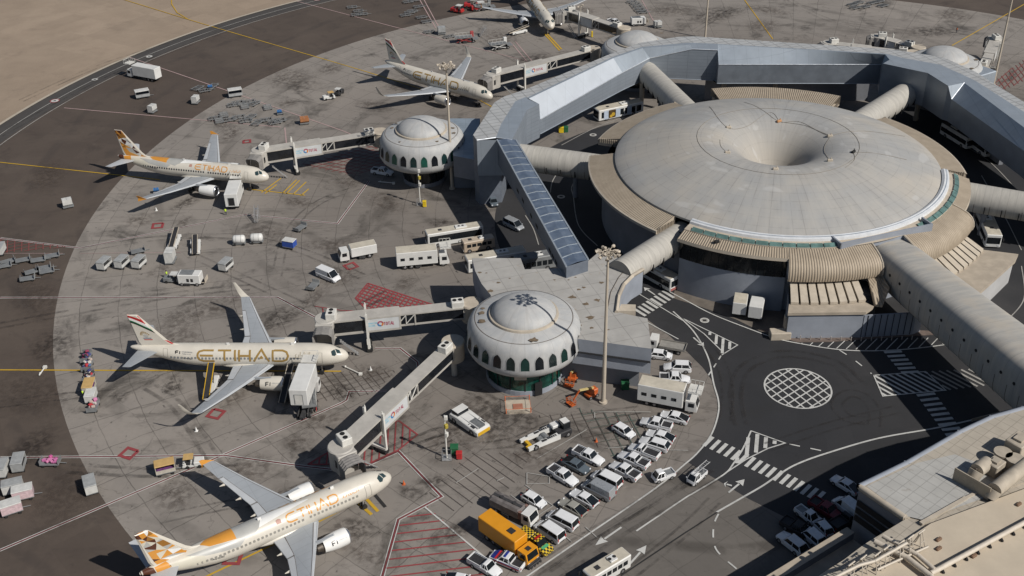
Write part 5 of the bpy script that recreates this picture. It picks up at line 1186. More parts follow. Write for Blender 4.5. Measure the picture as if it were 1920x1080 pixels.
def car(kind,paintm,name,cat):
    t=thing(name,'','car' if cat is None else cat)
    spec={'sedan':(4.6,1.8,1.43,.98,[-2.25,-1.45,-.75,.45,1.05]),'hatch':(3.9,1.7,1.48,1.0,[-1.93,-1.75,-1.35,.3,1.0]),'suv':(4.75,1.9,1.78,1.15,[-2.36,-2.2,-1.75,.35,.95]),'wagon':(4.9,1.85,1.62,1.08,[-2.43,-2.25,-1.8,.3,1.0]),
     'van':(4.9,1.88,1.98,1.15,[-2.43,-2.38,-2.15,.75,1.75]),'panel':(5.3,1.95,2.15,1.15,[-2.63,-2.6,-2.4,.95,1.9]),'pickup':(5.2,1.85,1.75,1.1,[-.85,-.75,-.5,.55,1.15]),'single':(5.1,1.8,1.72,1.1,[.0,.1,.25,.75,1.25]),'mini':(3.6,1.5,1.75,1.0,[.0,.05,.2,1.05,1.6])}[kind]
    L,W,H,B,(r0,r1,r2,f2,f1)=spec; hw=W/2; hl=L/2; pk=kind in('pickup','single','mini')
    st=[(-hl,.45,.8,.85,hw*.90,hw*.82),(-hl+.08,.32,B-.16,B-.1,hw*.96,hw*.88),(-hl+.5,.3,B-.1,B-.02,hw,hw*.92)]
    if pk: st=[(-hl,.45,.95,1.0,hw*.94,hw*.9),(-hl+.1,.4,B-.1,B-.04,hw*.97,hw*.94),(r0-.05,.35,B-.1,B-.04,hw,hw*.94)]
    st+=[(f1,.28,B-.14,B-.05,hw,hw*.9),(hl-1.0 if not kind in('van','panel','mini') else hl-.5,.28,B-.24,B-.14,hw*.98,hw*.84),(hl-.25,.32,.72,B-.3,hw*.92,hw*.72),(hl,.4,.6,.66,hw*.76,hw*.62)]
    st.sort(key=lambda q:q[0])
    m=MB(); m.loft(body_loft(st)); m.build('body',paintm,t,smooth=35)
    # greenhouse
    wb,wr=hw*.93,hw*.76
    if kind in('van','panel'): wr=hw*.86
    m=MB(); zb=B-.1
    rings=[[(r0,-wb,zb),(r0,wb,zb),(f1,wb*.95,zb),(f1,-wb*.95,zb)],[(r2-.02,-wr-.015,H-.05),(r2-.02,wr+.015,H-.05),(f2+.02,wr+.01,H-.05),(f2+.02,-wr-.01,H-.05)]]
    m.loft(rings,0,False); gh=m.build('window' if kind!='panel' else 'cab_glass',M_cg,t)
    m=MB(); m.loft([[(r2-.08,-wr-.02,H-.06),(r2-.08,wr+.02,H-.06),(f2+.06,wr+.02,H-.06),(f2+.06,-wr-.02,H-.06)],[(r2,-wr+.04,H),(r2,wr-.04,H),(f2-.08,wr-.04,H),(f2-.08,-wr+.04,H)]])
    for s in (-1,1):
        # pillars
        def pil(xb,xt,w_=.09):
            y0,y1=s*(wb+.005),s*(wr+.012); m.add([(xb-w_,y0,zb),(xb+w_,y0,zb),(xt+w_,y1,H-.05),(xt-w_,y1,H-.05),(xb-w_,y0-s*.05,zb),(xb+w_,y0-s*.05,zb),(xt+w_,y1-s*.05,H-.05),(xt-w_,y1-s*.05,H-.05)],[(0,1,2,3),(4,5,6,7),(0,1,5,4),(1,2,6,5),(2,3,7,6),(3,0,4,7)])
        pil(r0+.06,r2+.0,.12 if not kind=='panel' else .1); pil(f1-.05,f2-.0,.07); pil((r0+f1)/2,(r2+f2)/2,.05)
        if kind=='panel':
            y0,y1=s*(wb+.01),s*(wr+.02); m.add([(r0,y0,zb),(.7,y0,zb),(.7,y1,H-.05),(r2,y1,H-.05)],[(0,1,2,3)])
    if kind=='panel': m.add([(r0-.02,-wb,zb),(r0-.02,wb,zb),(r2-.02,wr,H-.05),(r2-.02,-wr,H-.05)],[(0,1,2,3)])
    m.build('roof',paintm,t)
    if pk:
        m=MB(); bl=r0-.1-(-hl+.12); xc=(r0-.1-hl+.12)/2; m.box(xc,0,B-.055,bl-.1,W*.84,.03); m.build('cargo_bed',M_bed if paintm is not M_cw or kind!='mini' else M_gse,t)
        m=MB()
        for s in (-1,1): m.box(xc,s*(hw*.94),B-.06,bl,.09,.22)
        m.box(-hl+.1,0,B-.06,.09,W*.92,.22); m.box(r0-.12,0,B-.06,.09,W*.92,.3); m.build('bed_rail',paintm,t)
    for s in (-1,1):
        m=MB(); m.box(hl-.16,s*hw*.66,.66,.2,.32,.14,tx=.06); m.build('headlight',M_lamp,t)
        m=MB(); m.box(-hl+.03,s*hw*.80,.78,.1,.2,.26 if not kind in('van','panel') else .5); m.build('tail_light',M_tail,t)
        m=MB(); m.cbox(f1-.15,s*(hw+.1),B-.08,.16,.2,.16,.03); m.build('mirror',paintm,t)
    m=MB(); m.box(hl-.06,0,.36,.14,W*.6,.2); m.box(-hl+.02,0,.4,.1,W*.5,.14); m.build('bumper_trim',M_trim,t)
    wheels(t,(-hl+L*.2,hl-L*.18),hw+.01,.34 if kind not in('pickup','suv') else .39)
    return t
PROT={}
def proto(key,fn):
    if key not in PROT: o=fn(); PROT[key]=[snap(o),False]
    return PROT[key]
def put(key,fn,pos,ang,label,group=None,name=None,z=GZ):
    pr_=proto(key,fn); o=pr_[0]
    if not pr_[1]:
        pr_[1]=True; o.location=(pos[0],pos[1],z); o.rotation_euler=(0,0,ang); o['label']=label
        if group: o['group']=group
        return o
    return copy_tree(o,(pos[0],pos[1],z),ang,label,group)
def pose(rear,front,z=.7):
    a,b=P(rear[0],rear[1],z),P(front[0],front[1],z); c=(a+b)/2; return (c.x,c.y),math.atan2((b-a).y,(b-a).x)
CARS=[ # kind, paint, rear px, front px, label
('pickup','w',(1076,843),(1131,868),'white double cab pickup parked above the blue grey sedan'),
('sedan','g',(1058,861),(1103,884),'blue grey sedan parked between two white pickups'),
('pickup','w',(1029,877),(1082,908),'white pickup with an empty black bed parked left of the blue grey sedan'),
('hatch','w',(983,927),(1020,948),'white hatchback parked alone beside the brown tank truck'),
('van','w',(1166,914),(1108,886),'white minivan between the silver panel van and the pickup with black bed'),
('panel','s',(1151,934),(1092,904),'tall windowless silver panel van in the parked rows'),
('sedan','w',(1118,947),(1072,921),'white sedan parked between the silver panel van and the champagne sedan'),
('sedan','b',(1097,965),(1050,938),'champagne coloured sedan in the lower parked row'),
('van','w',(1083,991),(1025,961),'white minivan parked just below the champagne sedan'),
('van','w',(1057,1015),(1003,979),'white minivan at the lower end of the row next to the checkered vehicle'),
('hatch','w',(1151,797),(1189,819),'lone white hatchback standing on the green hatched paving'),
('sedan','w',(1292,789),(1238,775),'white sedan at the top right of the parked group under the white lift truck'),
('pickup','w',(1257,802),(1204,789),'white pickup with reddish bed parked under the top right sedan'),
('sedan','w',(1258,824),(1218,812),'white sedan squeezed above the long white wagon'),
('wagon','w',(1251,840),(1203,825),'long white station wagon near the road edge line'),
('single','w',(1231,856),(1184,838),'white single cab pickup mostly hidden behind another pickup'),
('pickup','w',(1217,876),(1159,850),'white double cab pickup with a light bed in the second row'),
('pickup','w',(1198,898),(1145,869),'silver white pickup with a black bed next to the white minivan'),
('mini','w',(1267,884),(1220,899),'tiny white truck with open bed turned away from the parked rows'),
('mini','w',(1323,880),(1290,908),'tiny white truck carrying a ladder beside the zebra crossing'),
('hatch','w',(1226,664),(1253,667),'small white hatchback right of the satellite annex'),
('suv','w',(1290,690),(1250,688),'white sport utility car behind the small hatchback near the road edge'),
('pickup','w',(1239,709),(1291,711),'white pickup directly above the large white lift truck'),
('sedan','w',(1605,921),(1566,897),'white sedan with a sunroof in the shade at the corner of the terminal building'),
('panel','w',(1618,975),(1565,934),'white van standing in the shade against the corner of the terminal building'),
('mini','w',(1498,955),(1526,976),'tiny white truck in the dark shade at the left of the shaded group'),
('pickup','r',(1531,945),(1566,966),'dark red pickup hardly visible in the shade'),
('hatch','w',(1552,999),(1530,975),'white hatchback in the shade between two dark parked cars'),
('suv','w',(1536,1018),(1506,992),'white sport utility car in the shade beside the capped wall'),
('suv','w',(1507,1036),(1463,1001),'white sport utility car lowest of the shaded group'),
('pickup','k',(1482,984),(1512,1000),'black pickup parked in the shade behind the lowest white car'),
('single','k',(1568,985),(1598,968),'black open bed pickup in the shade near the gallery openings'),
('hatch','g',(922,371),(928,385),'blue grey small car in the shade under the corridor corner'),
('pickup','w',(702,320),(732,324),'white pickup in the shade below the satellite with green windows'),
('pickup','w',(1146,40),(1158,44),'distant white pickup beyond the shaded boarding bridge'),
]
pm={'w':M_cw,'s':M_csil,'g':M_cgr,'b':M_cbe,'r':M_cred,'k':M_bed}
nm={'sedan':'sedan','hatch':'hatchback','suv':'sport_utility_car','wagon':'station_wagon','van':'minivan','panel':'panel_van','pickup':'pickup_truck','single':'pickup_truck','mini':'small_truck'}
for kd,pc_,r_,f_,lb in CARS:
    p_,a_=pose(r_,f_); grp='vehicles parked on the airport car park' if 790<r_[1]<1020 else None
    ct={'sedan':'car','hatch':'car','suv':'car','wagon':'car','van':'van','panel':'van'}.get(kd,'pickup')
    put(kd+pc_,lambda:car(kd,pm[pc_],nm[kd],ct),p_,a_,lb,grp)
m=MB(); q=P(1307,893,1.9)
# ladder on the tiny truck
p_,a_=pose((1323,880),(1290,908)); m.at((p_[0],p_[1],0),a_)
m.cyl((-2.8,-.3,2.0),(1.2,-.3,2.0),.05,.05,5); m.cyl((-2.8,.3,2.0),(1.2,.3,2.0),.05,.05,5)
for k in range(9): m.cyl((-2.6+k*.45,-.3,2.0),(-2.6+k*.45,.3,2.0),.03,.03,4)
m.box(-1.0,0,1.0,.06,.7,1.0); m.box(.3,0,1.75,.06,.7,.25); tag(m.build('ladder',mat('ladder_metal',(.6,.6,.6),.5,.3)),'pale ladder lying over the tiny truck beside the zebra crossing','ladder')
# --- hiace style white minibuses
def minivan(): return car('panel',M_cw,'minivan','van')
def busbody(name,label,cat,L,W,H,roofm=M_vwh,sidem=M_vwh,winz=(1.25,2.3),nw=6,front=True,z0=.4,axles=None,winm=M_cg,full=False,dwall=False,roofbox=True,frontbus=True):
    t=thing(name,label,cat)
    m=MB(); m.cbox(0,0,z0,L,W,H-z0,.14,0,1); m.build('body',[sidem,roofm],t)
    hw=W/2
    for s in (-1,1):
        if full:
            m=MB(); m.box(-.05,s*(hw+.012),winz[0],L*.93,.03,winz[1]-winz[0]); m.build('window_band',winm,t)
        else:
            n=nw; x0=-L/2+.6; wl=(L-1.2)/n
            for k in range(n):
                m=MB(); m.box(x0+wl*(k+.5),s*(hw+.012),winz[0],wl*.8,.03,winz[1]-winz[0]); m.build('window',winm,t)
    if frontbus:
        m=MB(); m.box(L/2+.012,0,winz[0]-.15,.04,W*.86,winz[1]-winz[0]+.35); m.build('windscreen',winm,t)
        m=MB(); m.box(-L/2-.012,0,winz[0]+.1,.04,W*.8,winz[1]-winz[0]); m.build('rear_window',winm,t)
        for s in (-1,1):
            m=MB(); m.box(L/2+.02,s*hw*.7,.65,.06,.35,.2); m.build('headlight',M_lamp,t)
            m=MB(); m.cyl((L/2-.1,s*hw,H-.5),(L/2+.35,s*(hw+.25),H-.55),.04,.04,5); m.box(L/2+.35,s*(hw+.25),H-1.1,.12,.18,.5); m.build('mirror',M_trim,t)
    if roofbox:
        m=MB(); m.cbox(-L*.12,0,H,2.4 if L>8 else 1.2,W*.55,.22,.06); r_=m.build('roof_ac_unit',M_vwh,t)
        for dx in (-.4,.4):
            m=MB(); m.cyl((-L*.12+dx,0,H+.22),(-L*.12+dx,0,H+.26),.26,.26,10); m.build('roof_fan',M_trim,r_)
        m=MB(); m.box(L*.25,0,H,.7,.7,.08); m.build('roof_hatch',M_trim,t)
    for x in (axles or (-L*.28,L*.32)):
        for s in (-1,1):
            m=MB(); m.cyl((x,s*(hw-.28),.48),(x,s*(hw+.01),.48),.48,.48,14); wo=m.build('wheel',M_tyre,t); m=MB(); m.cyl((x,s*(hw+.01),.48),(x,s*(hw+.03),.48),.25,.25,10); m.build('rim',M_rim,wo)
    return t
def place(o,rear,front,z=1.2):
    p_,a_=pose(rear,front,z); o.location=(p_[0],p_[1],GZ); o.rotation_euler=(0,0,a_); return o
M_bbe=mat('minibus_beige',(.42,.34,.26),.45,0,.05); 
place(busbody('coach','long cream topped coach parked behind the beige minibus','bus',11.8,2.5,3.3,M_dirty,M_vwh,full=True,winz=(1.3,2.7)),(908,432),(795,450),1.6)
place(busbody('minibus','beige minibus parked in front of the long coach','bus',6.6,2.05,2.6,mat('beige_roof',(.46,.39,.31),.6),M_bbe,nw=5,winz=(1.35,2.05)),(926,452),(866,463),1.3)
place(busbody('airport_bus','low cream roofed bus partly hidden behind the satellite annex roof','bus',12,2.7,3.1,M_dirty,M_vwh,full=True),(985,478),(873,497),1.5)
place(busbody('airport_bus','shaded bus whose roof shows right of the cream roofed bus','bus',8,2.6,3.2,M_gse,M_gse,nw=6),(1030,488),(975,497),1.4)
b_=place(busbody('airport_bus','bus with a reddish rear skirt under the tube beside the zebra crossing','bus',11.5,2.6,3.1,M_dirty,M_vwh,full=True,winz=(1.1,2.4)),(1262,532),(1190,492),1.5)
m=MB(); m.box(-5.77,0,.42,.04,2.3,.5); m.build('rear_skirt',mat('faded_red_skirt',(.35,.12,.11),.6),b_)
b=place(busbody('airport_bus','white airport bus with doors and a painted side on the road behind the dish roof','bus',13,3.0,3.1,M_dirty,M_vwh,winz=(.9,2.5),nw=7),(1193,200),(1126,214),1.5)
M_door=mat('door_panel_pale',(.45,.52,.62),.35); M_adb=mat('advert_dark',(.08,.05,.02),.5); M_ady=mat('advert_gold',(.5,.33,.04),.5)
for x in (4.4,1.0,-2.3):
    m=MB(); m.box(x,-1.52,.5,1.3,.04,2.2); m.box(x,1.52,.5,1.3,.04,2.2); m.build('door',M_door,b)
m=MB(); m.box(2.7,1.53,.6,1.9,.04,2.1); m.box(2.7,-1.53,.6,1.9,.04,2.1); ad=m.build('advert_panel',M_adb,b)
m=MB(); m.cyl((2.4,-1.56,1.5),(2.4,-1.58,1.5),.5,.5,12); m.cyl((3.0,-1.56,1.1),(3.0,-1.58,1.1),.4,.4,12); m.cyl((2.4,1.56,1.5),(2.4,1.58,1.5),.5,.5,12); m.cyl((3.0,1.56,1.1),(3.0,1.58,1.1),.4,.4,12); m.build('advert_motif',M_ady,ad)
place(busbody('airport_bus','white bus on the dark road at the right edge below the tube','bus',12,3.0,3.1,M_dirty,M_vwh,full=True),(1840,402),(1862,452),1.6)
place(busbody('airport_bus','white framed bus with dark glass under the right arm of the metal corridor','bus',10,2.8,3.1,M_trim,M_vwh,full=True),(1785,248),(1808,262),1.5)
place(busbody('airport_bus','second white framed bus further right under the metal corridor','bus',11,2.8,3.1,M_trim,M_vwh,full=True),(1815,255),(1850,280),1.5)
place(busbody('minibus','cream minibus driving at the bottom edge of the photo','bus',7.0,2.1,2.65,M_dirty,M_vwh,nw=6,winz=(1.3,2.05)),(1170,1048),(1105,1087),1.3)
p_,a_=pose((596,506),(635,522),1.1); put('hi',lambda:car('panel',M_cw,'minivan','van'),p_,a_,'white van driving alone towards the lower right in the middle of the apron')
PROT['van_w2']=None; PROT.pop('van_w2')
p_,a_=pose((946,411),(980,427),1.1); put('vans',lambda:car('van',M_csil,'minivan','van'),p_,a_,'van half in shade beside the sloping blue corridor, the shade put in as silver')  # silver colour stands for the shade on this van
# --- trucks
def truckcab(t,x,W,H,mt,L=1.9,z0=.55):
    m=MB(); m.loft([[(x-L/2,-W/2,z0),(x-L/2,W/2,z0),(x-L/2,W/2,H),(x-L/2,-W/2,H)],[(x+L/2-.35,-W/2,z0),(x+L/2-.35,W/2,z0),(x+L/2-.35,W/2,H),(x+L/2-.35,-W/2,H)],[(x+L/2,-W/2*.97,z0),(x+L/2,W/2*.97,z0),(x+L/2-.02,W/2*.97,H*.56),(x+L/2-.02,-W/2*.97,H*.56)]]); c=m.build('cab',mt,t)
    m=MB(); a=(x+L/2-.0,H*.58); b=(x+L/2-.33,H*.96); m.add([(a[0]+.02,-W*.43,a[1]),(a[0]+.02,W*.43,a[1]),(b[0]+.02,W*.40,b[1]),(b[0]+.02,-W*.40,b[1])],[(0,1,2,3)]); m.build('windscreen',M_cg,c)
    for s in (-1,1):
        m=MB(); m.box(x,s*(W/2+.012),H*.58,L*.5,.03,H*.3); m.build('side_window',M_cg,c)
        m=MB(); m.box(x+L/2,s*W*.36,.75,.06,.35,.2); m.build('headlight',M_lamp,c)
    return c
def bigwheels(t,xs,hw,r=.5):
    for x in xs:
        for s in (-1,1):
            m=MB(); m.cyl((x,s*(hw-.3),r),(x,s*hw,r),r,r,14); wo=m.build('wheel',M_tyre,t); m=MB(); m.cyl((x,s*hw,r),(x,s*(hw+.02),r),r*.5,r*.45,10); m.build('rim',M_rim,wo)
def chassis(t,L,W=.9,z=.6,x=0):
    m=MB(); m.box(x,0,z,L,W,.3); m.box(x-L*.1,.95,z-.2,1.2,.5,.5); m.box(x-L*.1,-.95,z-.2,1.2,.5,.5); m.build('chassis',M_chas,t)
def boxtruck(name,label,L,W,H,boxm=M_vwh,top=None,cabm=M_vwh,zb=1.1,wins=0,cat='truck',lift=0.0,door=False,plat=False,nax=2):
    """high loader / catering truck: cab in front, large box body behind, box can be lifted"""
    t=thing(name,label,cat); hl=L/2; bx=L-2.3
    chassis(t,L-1,.9,.55); truckcab(t,hl-.95,2.35,2.5,cabm)
    m=MB(); m.cbox(-hl+bx/2,0,zb+lift,bx,W,H-zb,.08,0,1); bo=m.build('box_body',[boxm,top or boxm],t)
    if wins:
        for s in (-1,1):
            for k in range(wins):
                m=MB(); m.box(-hl+bx*(k+.7)/(wins+.6),s*(W/2+.012),zb+lift+1.1,.85,.03,.6); m.build('window',M_cg,bo)
    if door:
        m=MB(); m.box(-hl-.012,0,zb+lift+.2,.03,1.2,1.8); m.build('rear_door',M_pale if lift else M_black,bo)
        m=MB()
        for s in (-1,1): m.box(-hl-.03,s*.68,zb+lift+.15,.04,.06,1.95)
        m.box(-hl-.03,0,zb+lift+2.05,.04,1.42,.06); m.build('door_frame',M_gse,bo)
    if lift:
        m=MB()
        for s in (-1,1): m.bar((-hl+.8,s*.8,.9),(-hl+bx-.8,s*.8,zb+lift),.16,.16); m.bar((-hl+.8,s*.65,zb+lift),(-hl+bx-.8,s*.65,.9),.16,.16)
        m.build('scissor_lift',M_chas,t)
    if plat:
        m=MB(); m.box(hl-.6,0,H+lift-.4 if lift else H+.0,2.2,W*.9,.12)
        zt=(H+lift-.4 if lift else H)
        for s in (-1,1):
            m.bar((hl-1.7,s*W*.43,zt+1.0),(hl+.5,s*W*.43,zt+1.0),.07,.07)
            for k in range(4): m.box(hl-1.65+k*.7,s*W*.43,zt,.06,.06,1.0)
        m.bar((hl+.5,-W*.43,zt+1.0),(hl+.5,W*.43,zt+1.0),.07,.07); m.build('loading_platform',M_pale,t)
    bigwheels(t,[hl-1.2]+[-hl+1.6+1.25*k for k in range(nax)],1.15)
    return t
place(boxtruck('cabin_lift_truck','white lift truck with four side windows behind the two coaches',10.4,2.9,4.0,M_vwh,M_dirty,wins=4,nax=3,plat=True),(742,487),(842,478),1.9)
place(boxtruck('service_truck','white truck with a dusty box body and bonnet left of the lift truck',7.6,2.4,2.9,M_vwh,M_dirty,zb=1.0),(706,466),(634,480),1.3)
place(boxtruck('cabin_lift_truck','large white lift truck with windows parked above the rows of white cars',9.8,2.9,4.2,M_vwh,M_dirty,wins=4,nax=2,plat=True),(1205,733),(1303,752),2.0)
place(boxtruck('catering_truck','white catering truck with an open rear door at the nose of the orange finned airliner',9.2,2.8,4.1,M_vwh,door=True,zb=1.1,plat=True),(434,381),(446,345),2.0)
place(boxtruck('catering_truck','white catering truck standing alone by the perimeter road',10.4,2.6,4.0,M_vwh,zb=1.1,plat=True),(294,140),(245,131),2.0)
place(boxtruck('catering_truck','raised white catering truck against the nose of the gold lettered airliner',9.6,2.9,4.1,M_vwh,door=True,zb=1.1,lift=2.6,plat=True),(563,792),(591,712),1.0)
o=place(boxtruck('equipment_truck','dusty roofed box truck in the yard below the rotunda facade, left of its twin',6.0,2.5,3.5,M_vwh,M_dirty),(1386,583),(1390,558),1.5)
place(boxtruck('equipment_truck','cleaner white roofed box truck in the yard, right of its dusty twin',6.0,2.5,3.5,M_vwh,M_vwh),(1416,590),(1422,565),1.5)
# flatbed
def flatbed():
    t=thing('flatbed_truck','white cab flatbed truck right of the satellite annex','truck'); chassis(t,6,.9,.55); truckcab(t,2.6,2.2,2.3,M_vwh,1.7)
    m=MB(); m.box(-.9,0,.95,4.6,2.3,.15)
    for s in (-1,1): m.box(-.9,s*1.12,1.1,4.6,.06,.3)
    m.box(-3.2,0,1.1,.06,2.3,.3); m.build('cargo_bed',mat('weathered_bed',(.25,.24,.22),.8),t); bigwheels(t,(2.4,-2.1),1.05,.42); return t
place(flatbed(),(1280,652),(1224,642),1.1)
# tank truck (brown, weathered)
def tanker():
    t=thing('tank_truck','brown grimy tank truck with a white cab beside the orange truck','truck'); chassis(t,7,.9,.55); truckcab(t,2.9,2.2,2.4,M_vwh,1.6)
    m=MB(); m.cbox(-1.0,0,.95,5.6,2.2,1.5,.35); m.build('tank',mat('grimy_tank',(.16,.145,.14),.6,.1,.35,.9,.6),t)
    m=MB(); m.box(-1,0,2.45,5.0,.5,.06); m.cyl((-2,0,2.5),(-2,0,2.65),.3,.3,10); m.cyl((.2,0,2.5),(.2,0,2.65),.3,.3,10); m.build('walkway',M_chas,t)
    m=MB()
    for s in (-1,1): m.box(1.75,s*.8,1.0,.5,.5,1.3)
    m.build('pump_cabinet',mat('rusty_pump',(.2,.12,.1),.8),t); bigwheels(t,(2.6,-2.4),1.05,.42); return t
place(tanker(),(930,938),(996,970),1.4)
# orange truck
M_or=mat('truck_orange',(.66,.28,.015),.4,0,.04,.6,.06)
def otruck():
    t=boxtruck('box_truck','bright orange box truck at the lower end of the car park',9.6,2.5,3.6,M_or,M_or,M_or,zb=1.0)
    m=MB(); m.box(.6,0,3.6,1.0,.9,.1); m.box(3.8,0,2.5,.7,.7,.08); m.build('roof_hatch',M_trim,t)
    m=MB(); m.box(4.8,0,.45,.3,2.4,.45); m.cyl((5.1,-1.15,.6),(5.1,1.15,.6),.12,.12,8)
    for s in (-1,-.3,.4,1): m.cyl((5.0,s*.9,.5),(5.4,s*.9,.5),.17,.17,8)
    m.build('front_equipment',M_chas,t); return t
place(otruck(),(915,983),(993,1038),1.8)
# yellow/black chequered follow-me vehicle
def chk_mat():
    t=NT('yellow_black_chequer'); o=t.obj(); c=t.N("TexChecker"); t.put(o,c.inputs['Vector']); c.inputs['Scale'].default_value=3.2; c.inputs['Color1'].default_value=(.6,.42,.03,1); c.inputs['Color2'].default_value=(.015,.015,.015,1)
    return t.fin(c.outputs[0],.4)
M_chk=chk_mat()
def chequer():
    t=thing('follow_me_vehicle','yellow and black chequered vehicle squeezed between orange truck and white minivan','truck')
    m=MB(); m.loft(body_loft([(-2.9,.5,1.0,1.1,.9,.85),(-2.8,.4,1.15,1.25,1.0,.95),(.4,.4,1.15,1.25,1.0,.95),(2.2,.4,1.1,1.2,1.0,.9),(2.8,.45,.8,.95,.9,.8)])); m.build('body',M_chk,t)
    m=MB(); m.loft([[(-.2,-.9,1.2),(-.2,.9,1.2),(1.6,.88,1.2),(1.6,-.88,1.2)],[(0,-.78,1.95),(0,.78,1.95),(1.1,.76,1.95),(1.1,-.76,1.95)]],0,False); m.build('window',M_cg,t)
    m=MB(); m.box(.55,0,1.95,1.15,1.6,.08); m.build('roof',M_chk,t)
    m=MB(); m.cbox(-1.6,0,1.22,2.2,1.7,.5,.1); m.build('equipment_box',M_chk,t); m=MB(); m.box(.55,0,2.03,.3,1.2,.12); m.build('light_bar',M_tail,t)
    m=MB(); m.box(1.95,0,1.22,.5,1.2,.06); m.build('bonnet_mark',mat('green_mark',(.1,.45,.2),.5),t)
    wheels(t,(-1.9,1.9),1.0,.38); return t
place(chequer(),(985,1002),(1021,1027),1.0)
# blue/red/white pickup
t=put('pickupbr',lambda:car('pickup',M_cw,'pickup_truck','pickup'),*pose((922,1034) ,(985,1064)),'white pickup with blue and red painted front and black bed at the lower edge') if 0 else None
p_,a_=pose((982,1064),(921,1038)); t=car('pickup',M_cw,'pickup_truck','pickup'); t.location=(p_[0],p_[1],GZ); t.rotation_euler=(0,0,a_); t['label']='white pickup with blue and red painted front and a black bed'
M_pbl=mat('police_blue',(.02,.04,.25),.35)
m=MB(); m.loft([[(1.25,-.86,1.062),(1.25,.86,1.062)],[(1.6,-.84,1.04),(1.6,.84,1.04)]],0,False,False); m.loft([[(1.62,-.83,1.04),(1.62,.83,1.04)],[(2.3,-.68,.84),(2.3,.68,.84)]],1,False,False)
for s in (-1,1): m.box(-.2,s*.94,.6,4.3,.02,.2,0); m.box(-.2,s*.945,.85,4.3,.02,.08,1)
m.build('livery_stripe',[mat('stripe_red',(.5,.03,.04),.35),M_pbl],t)
m=MB(); m.box(.1,0,1.75,.3,1.2,.12); m.build('light_bar',M_pbl,t)
p_,a_=pose((893,1052),(925,1070)); put('singlew',None,p_,a_,'small white service truck left of the blue and red fronted pickup')
p_,a_=pose((850,1086),(880,1092)); put('sedanw',None,p_,a_,'white car whose roof just shows at the bottom edge of the photo')
# --- aircraft tow tractors
def towtractor(label,open_=False):
    t=thing('aircraft_tractor',label,'tow tractor')
    if open_:   # towbarless: two long arms and a rear cab
        m=MB(); m.cbox(-2.6,0,.45,2.6,2.9,.9,.15); m.build('rear_body',M_bed,t)
        for s in (-1,1):
            m=MB(); m.prism([(-1.6,s*.75),(4.2,s*.95),(4.2,s*1.45),(-1.6,s*1.55)],.35,[1.25,.85,.85,1.25]); m.build('side_arm',M_vwh,t)
            m=MB()
            for k in range(5): m.box(-.9+k*.35,s*1.15,1.22,.2,.45,.03)
            m.box(1.2,s*1.15,1.05,.9,.4,.06); m.build('arm_grille',M_trim,t)
        m=MB(); m.box(3.4,.0,.3,.5,1.6,.4); m.box(3.9,.85,.5,.7,.7,.3); m.build('cradle',M_yel,t)
        m=MB(); m.cyl((.4,-.6,.6),(.4,.6,.6),.55,.55,12); m.cbox(.8,0,.3,1.8,1.1,.5,.1); m.build('winch',M_gse,t)
        m=MB(); m.cbox(-3.2,.2,1.35,1.4,1.5,1.15,.1,0,1); m.build('cab',[M_cg,M_vwh],t)
        m=MB(); m.cbox(-1.9,-.7,1.3,1.4,1.2,.5,.08); m.build('engine_cover',M_vwh,t)
        bigwheels(t,(-3.1,2.9),1.5,.5)
    else:
        m=MB(); m.loft(body_loft([(-3.3,.4,1.2,1.35,1.45,1.3),(-3.0,.35,1.45,1.55,1.5,1.35),(-1.3,.35,1.5,1.6,1.5,1.35),(3.0,.35,1.15,1.3,1.5,1.35),(3.4,.4,1.0,1.15,1.4,1.25)])); m.build('body',M_vwh,t)
        m=MB(); m.box(.9,0,1.33,4.2,1.35,.14,top=0); m.build('deck',mat('tractor_deck',(.16,.17,.175),.6,.1,.2,2),t)
        for k in range(3):
            m=MB(); m.box(-.6+k*1.3,-1.1,1.38,.9,.35,.06); m.box(-.6+k*1.3,1.1,1.38,.9,.35,.06); m.build('side_grille',M_trim,t)
        m=MB(); m.loft([[(-2.9,-1.2,1.5),(-2.9,1.2,1.5),(-1.4,1.2,1.5),(-1.4,-1.2,1.5)],[(-2.8,-1.1,2.15),(-2.8,1.1,2.15),(-1.6,1.1,2.15),(-1.6,-1.1,2.15)]],0,False); m.build('cab_glass',M_cg,t)
        m=MB(); m.box(-2.2,0,2.15,1.4,2.3,.1); m.build('cab_roof',M_vwh,t)
        m=MB()
        for s in (-1,1): m.box(.8,s*.76,1.36,4.3,.14,.26)
        m.build('deck_rail',M_vwh,t); m=MB(); m.box(3.42,0,.4,.12,2.5,.6); m.build('front_bumper',M_yel,t); bigwheels(t,(-2.1,2.1),1.5,.55)
    return t
place(towtractor('white aircraft tow tractor with yellow bumper right of the boarding bridge wheels'),(855,772),(906,806),1.0)
place(towtractor('white and black towbarless tractor with two long arms next to the other tow tractor',True),(1060,800),(990,829),1.0)
